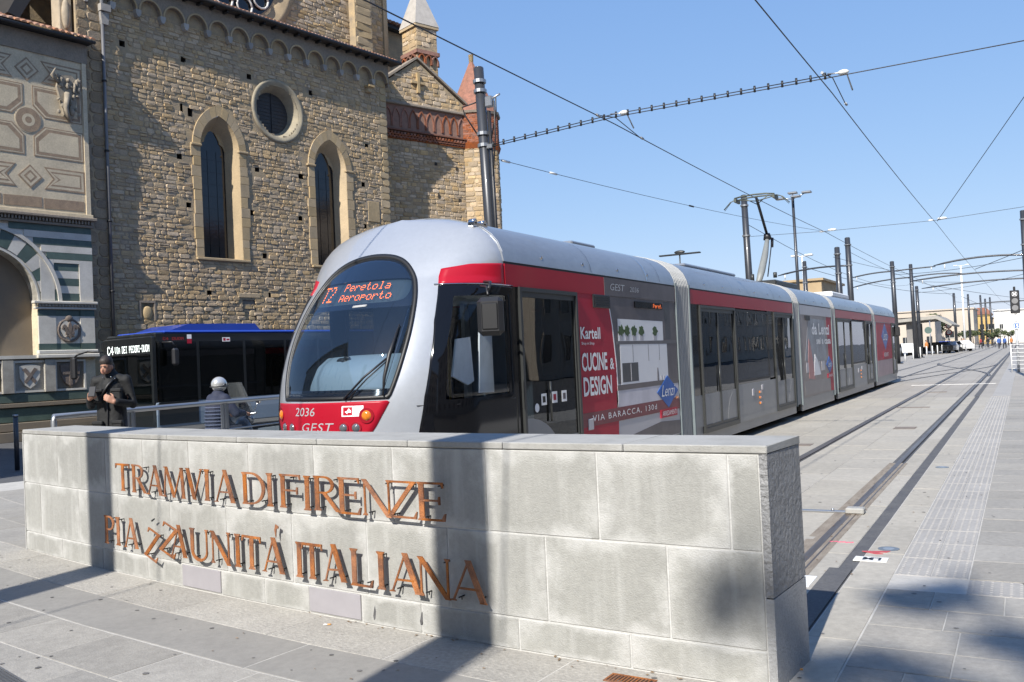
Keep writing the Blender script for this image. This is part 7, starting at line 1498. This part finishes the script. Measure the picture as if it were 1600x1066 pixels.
pole(1.9, 130, 7.6, .15, 'farther pole with a faint arm low over the far tracks', G1, arms=((-8.0, 0, 6.0, 6.3, 6.0, .07),))
random.seed(8)
for k, (a, b_, sg, lb) in enumerate((((-8.5, 55, 7.0), (-5.8, 75, 5.8), .2, 'faint wire from the taller pole above the tram roof to the contact wire'), ((-14, 70, 7.6), (-6, 100, 6.2), .5, 'faint slack wire from the lamp topped pole'), ((-8.5, 76, 6.9), (1.5, 60, 6.4), .25, 'thin cross wire between the first bracket pole and the right side'), ((-9.2, 96, 7.5), (1.6, 92, 6.9), .3, 'thin cross wire at the second bracket pole'),
        ((-9.2, 101, 6.6), (1.5, 78, 6.6), .3, 'thin slanting wire over the crossover tracks'), ((-2.3, 60, 5.75), (6, 38, 7.2), .1, 'taut wire rising to the upper right corner of the wires'), ((-5.8, 75, 5.8), (1.5, 130, 6.1), .1, 'thin wire crossing from the left track to the right'), ((-9.3, 160, 7.6), (1.9, 130, 6.2), .4, 'far cross wire behind the white mast'), ((-2.37, 34.2, 5.75), (2.8, 20.2, 9.8), .0, 'taut stay wire rising steeply at the right edge of the sky'), ((-8.5, 50, 6.3), (-5.9, 60, 5.8), .05, 'short stay from the short thick pole'),
        ((-8.5, 33, 6.2), (-9.2, 96, 7.2), .9, 'long sagging feeder wire along the row of poles'), ((-5.2, 100, 5.9), (-2, 200, 6.2), .3, 'far contact wire over the left track'), ((-1.9, 120, 5.8), (2, 220, 6.2), .3, 'far contact wire over the right track'))):
    wire('overhead_wire', [a, b_], .010 if a[1] < 60 else .017, lb, sag=sg)
# lamp masts
def lampmast(x, y, h, r, label, m, heads, lean=(0, -.5)):
    root = empty('lamp_mast', (x, y, 0), 0, label, 'lamp mast', 'tall lamp masts'); g = MB(); g.tube([(0, 0, 0), (lean[0], lean[1], h)], [r*1.3, r], 10); obj('shaft', g, m, root)
    for a, l, z in heads:
        g = MB(); e = Vector((lean[0]+math.cos(rad(a))*l, lean[1]+math.sin(rad(a))*l, h+z)); g.tube([(lean[0], lean[1], h-.1), e], .035, 6); d = (e-Vector((lean[0], lean[1], h-.1))).normalized(); g.rbox(e.x-.28, e.x+.28, e.y-.22, e.y+.22, e.z-.06, e.z+.06, .03); obj('lamp_head', g, m_steel if m is m_dkpole else m_white, root)
lampmast(-12, 58.2, 10.9, .085, 'dark lamp mast with four flat lamp heads right of the pantograph', m_dkpole, ((0, .85, .22), (180, .75, .0), (100, .5, .35), (-60, .6, -.05)))
lampmast(-14.2, 71, 8.5, .05, 'short mast with a white twin lamp above the tan rooftop block', m_white, ((0, .5, .0), (180, .5, 0)))
lampmast(-8.5, 168, 13.8, .13, 'tall white lamp mast rising in front of the long pale building', m_white, ((0, 1.0, .05), (180, .8, 0)))
# tram signal, signs, barrier on the right edge
tsg = empty('tram_signal', (-.30, 50, 0), 0, 'black tram signal with three round lenses on a grey post at the right edge', 'tram signal')
g = MB(); g.tube([(0, .1, 0), (0, .1, 2.8)], .06, 10); obj('post', g, mat('pale_post', (.45, .46, .47), .5), tsg); g = MB(); g.rbox(-.20, .20, -.1, .15, 2.82, 3.92, .03); g.rbox(-.05, .05, -.05, .1, 3.92, 4.1, .02); hd = obj('signal_head', g, m_black, tsg)
for k in range(3): g = MB(); g.tube([(0, -.12, 3.08+.33*k), (0, -.1, 3.08+.33*k)], .135, 20, smooth=False); ln = obj('lens', g, mat('dull_signal_lens', (.22, .22, .22), .4), hd)
g = MB(); [g.box(-.12, .12, -.135, -.125, -.018, .018, M=Matrix.Translation((0, 0, 3.74)) @ Matrix.Rotation(rad(a), 4, 'Y')) for a in (45,)]; [g.box(-.12, .12, -.139, -.136, -.018, .018, M=Matrix.Translation((0, 0, 3.74)) @ Matrix.Rotation(rad(a), 4, 'Y')) for a in (-45,)]; obj('cross_mark', g, m_text, hd)
g = MB(); g.rbox(-.17, .17, .0, .03, 2.42, 2.76, .01); obj('sign_plate', g, m_text, tsg); g = MB(); g.rbox(-.17, .17, .0, .03, 2.06, 2.38, .01); sp_ = obj('sign_plate', g, m_text, tsg); g = MB(); g.box(-.12, .12, -.004, -.001, 2.1, 2.34); s2 = obj('sign_blue_field', g, mat('sign_blue', (.06, .15, .4), .4), sp_)
vs, fs = text_fit('15', -.09, .09, 2.13, 2.30, 0, bold=.02); g = MB(); g.add([Vector((p.x, -.007, p.y)) for p in vs], fs); obj('sign_number', g, m_text, tsg)
br_ = empty('white_barrier', (-.1, 50, 0), 0, 'white tubular barrier with seven bars at the end of the right pavement', 'barrier')
g = MB(); [g.tube([(x, 0, 0), (x, 0, 1.36)], .028, 8) for x in (-.48, .3, 1.1)]; obj('uprights', g, m_white, br_) if False else None
for x in (-.48, .3, 1.1): g = MB(); g.tube([(x, 0, 0), (x, 0, 1.36)], .028, 8); obj('upright', g, m_white, br_)
for k in range(7): g = MB(); g.tube([(-.48, 0, .18+.19*k), (1.1, 0, .18+.19*k)], .016, 6); obj('bar', g, m_white, br_)
# ---------------------------------------------------------------- far side of the square
m_cream = mat('pale_render', (.50, .43, .35), .9, col2=(.44, .38, .31), nscale=.15); m_wwall = mat('white_render', (.62, .60, .56), .9, contrast=.1, nscale=.2); m_yel = mat('ochre_render', (.52, .36, .14), .9, contrast=.15, nscale=.3); m_roofred = mat('red_tile_roof', (.28, .12, .07), .9, contrast=.3, nscale=2)
m_win = mat('dark_window', (.03, .035, .04), .15); m_tan = mat('tan_stone', (.42, .31, .18), .9, contrast=.2, nscale=.5)
def building(name, x0, x1, y0, y1, h, m, label, rows, colsn, cat='building', roof=None, wz=(1.0, 2.1), wh=1.5, ww=1.1, g0=3.0, trim=None, rz=0):
    r = empty(name, ((x0+x1)/2, y0, 0), rz, label, cat); W_ = (x1-x0)/2; D_ = y1-y0
    g = MB(); g.box(-W_, W_, 0, D_, 0, h); obj('wall', g, m, r); g = MB(); g.box(-W_-.3, W_+.3, -.3, D_+.3, h, h+.3); obj('cornice', g, trim or m, r)
    if roof: g = MB(); g.add([(-W_-.5, -.5, h+.3), (W_+.5, -.5, h+.3), (W_+.5, D_+.5, h+.3), (-W_-.5, D_+.5, h+.3), (-W_*.5, D_/2, h+2.4), (W_*.5, D_/2, h+2.4)], [(0, 1, 5, 4), (1, 2, 5), (2, 3, 4, 5), (3, 0, 4)]); obj('roof', g, roof, r)
    for k in range(colsn):
        for q in range(rows):
            cx = -W_+(k+.5)*2*W_/colsn; z = g0*.35+q*g0
            if z+wh > h: continue
            g = MB(); g.box(cx-ww/2, cx+ww/2, -.02, .05, z, z+wh); w_ = obj('window', g, m_win, r); g = MB(); g.box(cx-ww/2-.1, cx+ww/2+.1, -.1, -.021, z-.12, z-.0); g.box(cx-.03, cx+.03, -.04, -.021, z, z+wh); obj('window_frame', g, m_wwall, w_)
    return r
building('station_building', -62, -10.6, 252, 275, 9.0, m_cream, 'long low pale building closing the view beyond the tracks', 1, 14, g0=6, wh=1.6, ww=2)
building('house', -12.6, -7.9, 292, 300, 8.0, m_yel, 'ochre house with a red roof between the two pale buildings', 2, 3, roof=m_roofred, cat='house')
building('white_building', -6.6, 9, 272, 290, 8.6, m_wwall, 'plain white building behind the tram signal on the right', 1, 5, wh=1.2, ww=.8, g0=11)
building('apartment_block', -31, -22.7, 124, 140, 10.2, m_tan, 'tan stone block whose roof corner shows above the tram roof', 3, 3, trim=m_tan)
building('low_building', -26, -16.5, 215, 232, 6.8, m_cream, 'low buff building seen just right of the tram end', 1, 4)
building('far_house', -9.2, -6.6, 296, 300, 7.2, m_cream, 'small cream house in front of the ochre house', 2, 2)
cn = empty('canopy', (-11, 124, 0), 0, 'flat grey canopy on columns sheltering parked cars beside the far stop', 'canopy')
g = MB(); g.prism([(-7, 4.15), (2.0, 4.65), (3.6, 3.5), (3.5, 3.3), (1.9, 4.25), (-7, 3.8)], -3.5, 12); obj('roof_slab', g, mat('canopy_grey', (.34, .32, .28), .8), cn)
for x, y in ((-4.6, -2), (-4.6, 4), (-1.2, -2), (-1.2, 4), (-1.2, 10), (-4.6, 10)): g = MB(); g.box(x-.35, x+.35, y-.35, y+.35, 0, 4.0); obj('column', g, mat('column_grey', (.2, .19, .18), .8), cn)
g = MB(); g.box(-7, -3.5, 5, 5.3, 0, 3.4); obj('rear_wall', g, m_cream, cn)
# hedge trees, each with trunk and leafy crown
m_leafm = mat('hedge_leaves', (.085, .105, .045), .7, col2=(.055, .07, .03), nscale=1, vary=.35); m_trunk = mat('bark', (.12, .09, .065), .9)
def leafcrown(g, c, r, n, s=.16, clump=7):
    cl = [Vector((random.gauss(0, .5), random.gauss(0, .5), random.gauss(0, .45))) for _ in range(clump)]
    for _ in range(n):
        k = random.choice(cl); p = k+Vector((random.gauss(0, .28), random.gauss(0, .28), random.gauss(0, .25)))
        if p.length > 1.15: p *= 1.1/p.length
        p = Vector((c[0]+p.x*r[0], c[1]+p.y*r[1], c[2]+p.z*r[2])); a = Vector((random.gauss(0, 1), random.gauss(0, 1), random.gauss(0, 1))).normalized(); b_ = a.cross(Vector((random.random(), random.random(), 1))).normalized(); q = a.cross(b_)
        l = s*random.uniform(.6, 1.3); g.add([p-b_*l, p+q*l*.5, p+b_*l, p-q*l*.5], [(0, 1, 2, 3)])
for k, x in enumerate((-11, -9.3, -7.6, -5.9, -4.3, -2.9)):
    r = empty('small_tree', (x, 212+k*.8, 0), 0, 'low clipped tree in the far hedge, %s from the left' % ('first second third fourth fifth sixth'.split()[k]), 'tree', 'row of low trees beyond the crossing')
    g = MB(); g.tube([(0, 0, 0), (.05, 0, 1.2), (0, .1, 2.2)], [.14, .1, .07], 7); obj('trunk', g, m_trunk, r); g = MB(); leafcrown(g, (0, 0, 2.6), (1.15, 1.1, .85), 420, .2); obj('crown', g, m_leafm, r)
r = empty('far_tree', (-19, 246, 0), 0, 'dark bushy tree beside the long pale building', 'tree'); g = MB(); g.tube([(0, 0, 0), (0, 0, 4)], .3, 7); obj('trunk', g, m_trunk, r); g = MB(); leafcrown(g, (0, 0, 5.6), (3, 2.5, 2.2), 900, .4); obj('crown', g, m_leafm, r)
# parked cars
def car(x, y, rz, m, label):
    r = empty('parked_car', (x, y, 0), rz, label, 'car', 'cars parked under and beside the canopy'); g = MB()
    g.prism([(-2.05, .35), (2.05, .35), (2.1, .7), (1.9, .85), (1.0, .95), (.45, 1.42), (-1.2, 1.45), (-1.8, 1.0), (-2.1, .9)], -.82, .82); obj('body', g, m, r)
    g = MB(); g.prism([(.95, .97), (.47, 1.36), (-1.15, 1.39), (-1.6, 1.0)], -.835, .835); obj('windows', g, m_win, r)
    for a, b_ in ((-1.3, -.8), (-1.3, .8), (1.3, -.8), (1.3, .8)): g = MB(); g.tube([(a, b_-.09, .32), (a, b_+.09, .32)], .32, 14, smooth=False); obj('wheel', g, m_rubber, r)
    for s in (-.6, .6): g = MB(); g.rbox(2.05, 2.12, s-.14, s+.14, .62, .76, .02); obj('headlight', g, m_lens, r)
for a in ((-9.6, 126, 2.2, m_bb, 'black parked car nearest under the canopy'), (-8.9, 131, 2.0, m_silver, 'silver parked car just right of the canopy'), (-12.6, 122, 1.8, m_white, 'white parked car at the left under the canopy'), (-8.0, 140, 2.4, m_white, 'white car parked beyond the silver car'), (-8.6, 148, 2.6, m_bb, 'second black car, behind the white car past the canopy'), (-10.5, 152, 1.7, m_blue, 'blue car at the back of the parked row')): car(*a)
# bollards along the track edge
for k in range(11):
    x, y = -9.0+.04*k, 72+6.2*k; r = empty('white_bollard', (x, y, 0), 0, 'white post, %s of the line of posts from the tram end' % ('first second third fourth fifth sixth seventh eighth ninth tenth eleventh'.split()[k]), 'bollard', 'white posts along the track edge')
    g = MB(); g.tube([(0, 0, 0), (0, 0, 1.05)], .055, 8); obj('post', g, m_white, r); g = MB(); g.ball((0, 0, 1.07), (.06, .06, .04), 8, 6); obj('cap', g, m_white, r)
fr_ = empty('far_railing', (-8.4, 118, 0), 0, 'long dark pedestrian railing across the far crossing', 'railing'); g = MB(); g.tube([(0, 0, 1.0), (3, 40, 1.0), (5.4, 70, 1.0)], .03, 6); g.tube([(0, 0, .5), (3, 40, .5), (5.4, 70, .5)], .02, 6); obj('rails', g, m_dkpole, fr_)
for k in range(18): g = MB(); t = k/17; g.tube([(5.4*t, 70*t, 0), (5.4*t, 70*t, 1.0)], .03, 6); obj('rail_post', g, m_dkpole, fr_)
# road signs
rs = empty('road_sign', (-8.45, 131, 0), 0, 'two round red and white road signs stacked on one grey post', 'road sign'); g = MB(); g.tube([(0, .05, 0), (0, .05, 3.9)], .04, 8); obj('post', g, m_steel, rs)
for z in (3.45, 2.65): g = MB(); ring(g, (0, z), .26, .38, -.02, .0, 24); sr = obj('sign_ring', g, m_adred, rs); g = MB(); g.tube([(0, -.012, z), (0, -.002, z)], .265, 20, smooth=False); obj('sign_face', g, m_text, sr)
rs = empty('road_sign', (-9.6, 118, 0), 0, 'round dark green sign on a tall post in front of the canopy', 'road sign'); g = MB(); g.tube([(0, .05, 0), (0, .05, 4.0)], .06, 8); obj('post', g, m_steel, rs); g = MB(); g.tube([(-.2, -.02, 2.9), (-.2, .0, 2.9)], .4, 20, smooth=False); obj('sign_face', g, mat('sign_back_green', (.08, .13, .11), .6), rs)
# pedestrians
def walker(x, y, rz, top, leg, label, st=.12):
    r = empty('person', (x, y, 0), rz, label, 'person', 'people waiting and walking at the far crossing')
    body('body', [([(0, 0, .95), (0, 0, 1.3), (0, 0, 1.42)], [.12, .14, .09]), ([(0, 0, 1.42), (0, 0, 1.55)], [.05, .05]), ([(-.09, 0, .92), (-.1, -st, .5), (-.1, -st*.6, .06)], [.085, .06, .045]), ([(.09, 0, .92), (.1, st, .5), (.1, st*2, .06)], [.085, .06, .045]), ([(-.19, 0, 1.4), (-.24, .03, 1.1), (-.22, -.1, .85)], [.05, .042, .035]), ([(.19, 0, 1.4), (.24, -.03, 1.1), (.22, .1, .85)], [.05, .042, .035])], m_skin, r, .03, [((0, -.01, 1.64), (.08, .095, .115))], 1)
    body('coat', [([(0, 0, .9), (0, 0, 1.3), (0, 0, 1.42)], [.15, .17, .11]), ([(-.19, 0, 1.4), (-.25, .03, 1.1), (-.23, -.08, .9)], [.07, .06, .05]), ([(.19, 0, 1.4), (.25, -.03, 1.1), (.23, .08, .9)], [.07, .06, .05])], top, r, .03, [], 1)
    body('trousers', [([(-.09, 0, .92), (-.1, -st, .5), (-.1, -st*.6, .1)], [.11, .08, .06]), ([(.09, 0, .92), (.1, st, .5), (.1, st*2, .1)], [.11, .08, .06])], leg, r, .03, [], 1)
    g = MB(); g.ball((0, .02, 1.68), (.09, .1, .1), 10, 8); obj('hair', g, m_hair, r)
m_tb = mat('blue_coat', (.05, .12, .35), .8); m_to = mat('orange_coat', (.5, .2, .06), .8); m_tw = mat('pale_coat', (.5, .48, .45), .8); m_tr = mat('red_coat', (.35, .05, .05), .8)
for a in ((-3.2, 150, .5, m_tb, m_jeans, 'pedestrian in a blue coat, left one of the pair near the signal'), (-2.5, 152, 2.5, m_tb, m_jacket, 'second pedestrian in blue just right of the first'), (-1.6, 148, 1, m_to, m_jeans, 'pedestrian in an orange brown coat beside the signal post'), (-.9, 152, 2, m_jacket, m_jeans, 'pedestrian in black nearest the signal post'),
          (-7.2, 140, .3, m_tw, m_jeans, 'pedestrian in a pale coat beside the round red signs'), (-7.8, 146, 1.4, m_jacket, m_jeans, 'dark dressed pedestrian walking left of the white mast'), (-6.3, 170, 2.2, m_tr, m_jacket, 'pedestrian in a red coat between the far poles'), (-5.4, 175, .2, m_jacket, m_jeans, 'black coated pedestrian right of the one in red'), (-9.9, 116, 1.1, m_to, m_jeans, 'person in orange standing by the canopy post'), (-4.4, 178, 1.9, m_tw, m_jeans, 'pale coated pedestrian walking before the hedge')): walker(*a)
# ---------------------------------------------------------------- the parts of the square behind and beside the camera
def palazzo(x0, x1, y0, y1, h, m, label, faces, base=m_granite):
    r = empty('palazzo', ((x0+x1)/2, (y0+y1)/2, 0), 0, label, 'building', 'palazzi around the square'); W_, D_ = (x1-x0)/2, (y1-y0)/2
    g = MB(); g.box(-W_, W_, -D_, D_, 0, h); obj('wall', g, m, r); g = MB(); g.box(-W_-.9, W_+.9, -D_-.9, D_+.9, h, h+.35); obj('eave', g, m_tan, r); g = MB(); g.add([(-W_-.9, -D_-.9, h+.35), (W_+.9, -D_-.9, h+.35), (W_+.9, D_+.9, h+.35), (-W_-.9, D_+.9, h+.35), (0, -D_*.4, h+2.6), (0, D_*.4, h+2.6)], [(0, 1, 4), (1, 2, 5, 4), (2, 3, 5), (3, 0, 4, 5)]); obj('roof', g, m_roofred, r)
    for f in faces:
        if f == 'W': M = Mx((-W_, D_, 0), (0, -1, 0), (1, 0, 0), (0, 0, 1)); L_ = 2*D_
        elif f == 'E': M = Mx((W_, -D_, 0), (0, 1, 0), (-1, 0, 0), (0, 0, 1)); L_ = 2*D_
        else: M = Mx((W_, D_, 0), (-1, 0, 0), (0, -1, 0), (0, 0, 1)); L_ = 2*W_
        n = int(L_/3.4); g = MB(M); g2 = MB(M)
        for k in range(n):
            for q in range(int(h/4)):
                cx = (k+.5)*L_/n; z = 1.4+q*4; g.box(cx-.65, cx+.65, -.03, .1, z, z+2.1); g2.box(cx-.85, cx+.85, -.08, -.031, z-.2, z-.02); g2.box(cx-.85, cx-.66, -.08, -.031, z, z+2.1); g2.box(cx+.66, cx+.85, -.08, -.031, z, z+2.1); g2.box(cx-.95, cx+.95, -.12, -.031, z+2.11, z+2.3)
        obj('windows', g, m_win, r, kind='stuff'); obj('window_surrounds', g2, m_cream, r, kind='stuff')
palazzo(24, 40, -6, 30, 17, m_cream, 'cream palazzo across the street right of the tram', 'W'); palazzo(27, 42, 32, 62, 15, m_wwall, 'white palazzo further along the right side', 'W'); palazzo(24, 40, 64, 105, 19, m_cream, 'taller cream palazzo at the far right', 'W'); palazzo(28, 44, 107, 170, 14, m_cream, 'last cream palazzo on the right side', 'W')
palazzo(-46, -16, -30, -5.5, 15.5, m_cream, 'tall palazzo behind and left of the viewer', 'NE'); palazzo(-12, 14, -60, -40, 18, m_yel, 'palazzo closing the square behind the viewer', 'N'); palazzo(18, 40, -44, -14, 17, m_wwall, 'white palazzo behind and right of the viewer', 'NW')
# information totems whose shade falls across the sign wall
def totem(x, y, w_, h, label, name='information_totem'):
    r = empty(name, (x, y, 0), 0, label, 'totem', 'totems of the tram stop'); g = MB(); g.rbox(-w_/2, w_/2, -.09, .09, 0, h, .01); obj('panel', g, m_dkpole, r); g = MB(); g.rbox(-w_/2-.1, w_/2+.1, -.2, .2, 0, .03, .01); obj('base_plate', g, m_steel, r)
totem(-2.66, -1.6, .43, 7.5, 'tall slim totem standing behind the viewer'); totem(-6.90, -1.5, .45, 7.5, 'second tall slim totem left of the viewer')
# street tree behind the viewer
random.seed(4)
tr = empty('street_tree', (2.2, -17.2, 0), 0, 'street tree standing behind the viewer', 'tree'); g = MB(); g.tube([(0, 0, 0), (.1, .1, 6), (0, .2, 12), (-.2, .3, 16)], [.32, .27, .2, .1], 10)
for a, b_ in (((0, .2, 13), (-2.1, 1.2, 18)), ((0, .2, 12.2), (1.2, -.4, 17)), ((-.2, .3, 15), (-1.2, 2.4, 18.6)), ((0, 0, 11), (-1.4, -.8, 16))): g.tube([a, ((a[0]+b_[0])/2, (a[1]+b_[1])/2, (a[2]+b_[2])/2+.3), b_], [.09, .06, .03], 6)
obj('trunk', g, m_trunk, tr); g = MB(); leafcrown(g, (.5, -1.0, 17), (1.7, 1.9, 1.4), 6500, .12, 12)
def shade_clump(gx, gy, gz, h, r, n, s=.07):     # a twig cluster on the line from a patch of shade towards the sun
    t = (h-gz)/math.tan(SUN_EL); p = Vector((gx, gy, 0))+Vector((sv.x, sv.y, 0)).normalized()*t; p.z = h; p -= Vector((2.2, -17.2, 0)); leafcrown(g, p, r, n, s, 5)
shade_clump(-.62, 6.75, 0, 19.6, (.34, .35, .25), 1500); shade_clump(-.15, 5.75, 0, 19.2, (.4, .3, .25), 600); shade_clump(-.6, 5.05, 0, 18.6, (.45, .4, .25), 800); shade_clump(-1.36, 4.65, .40, 18.4, (.16, .2, .12), 500); shade_clump(-1.0, 5.1, 0, 18.4, (.2, .35, .15), 300)
obj('crown', g, m_leafm, tr)
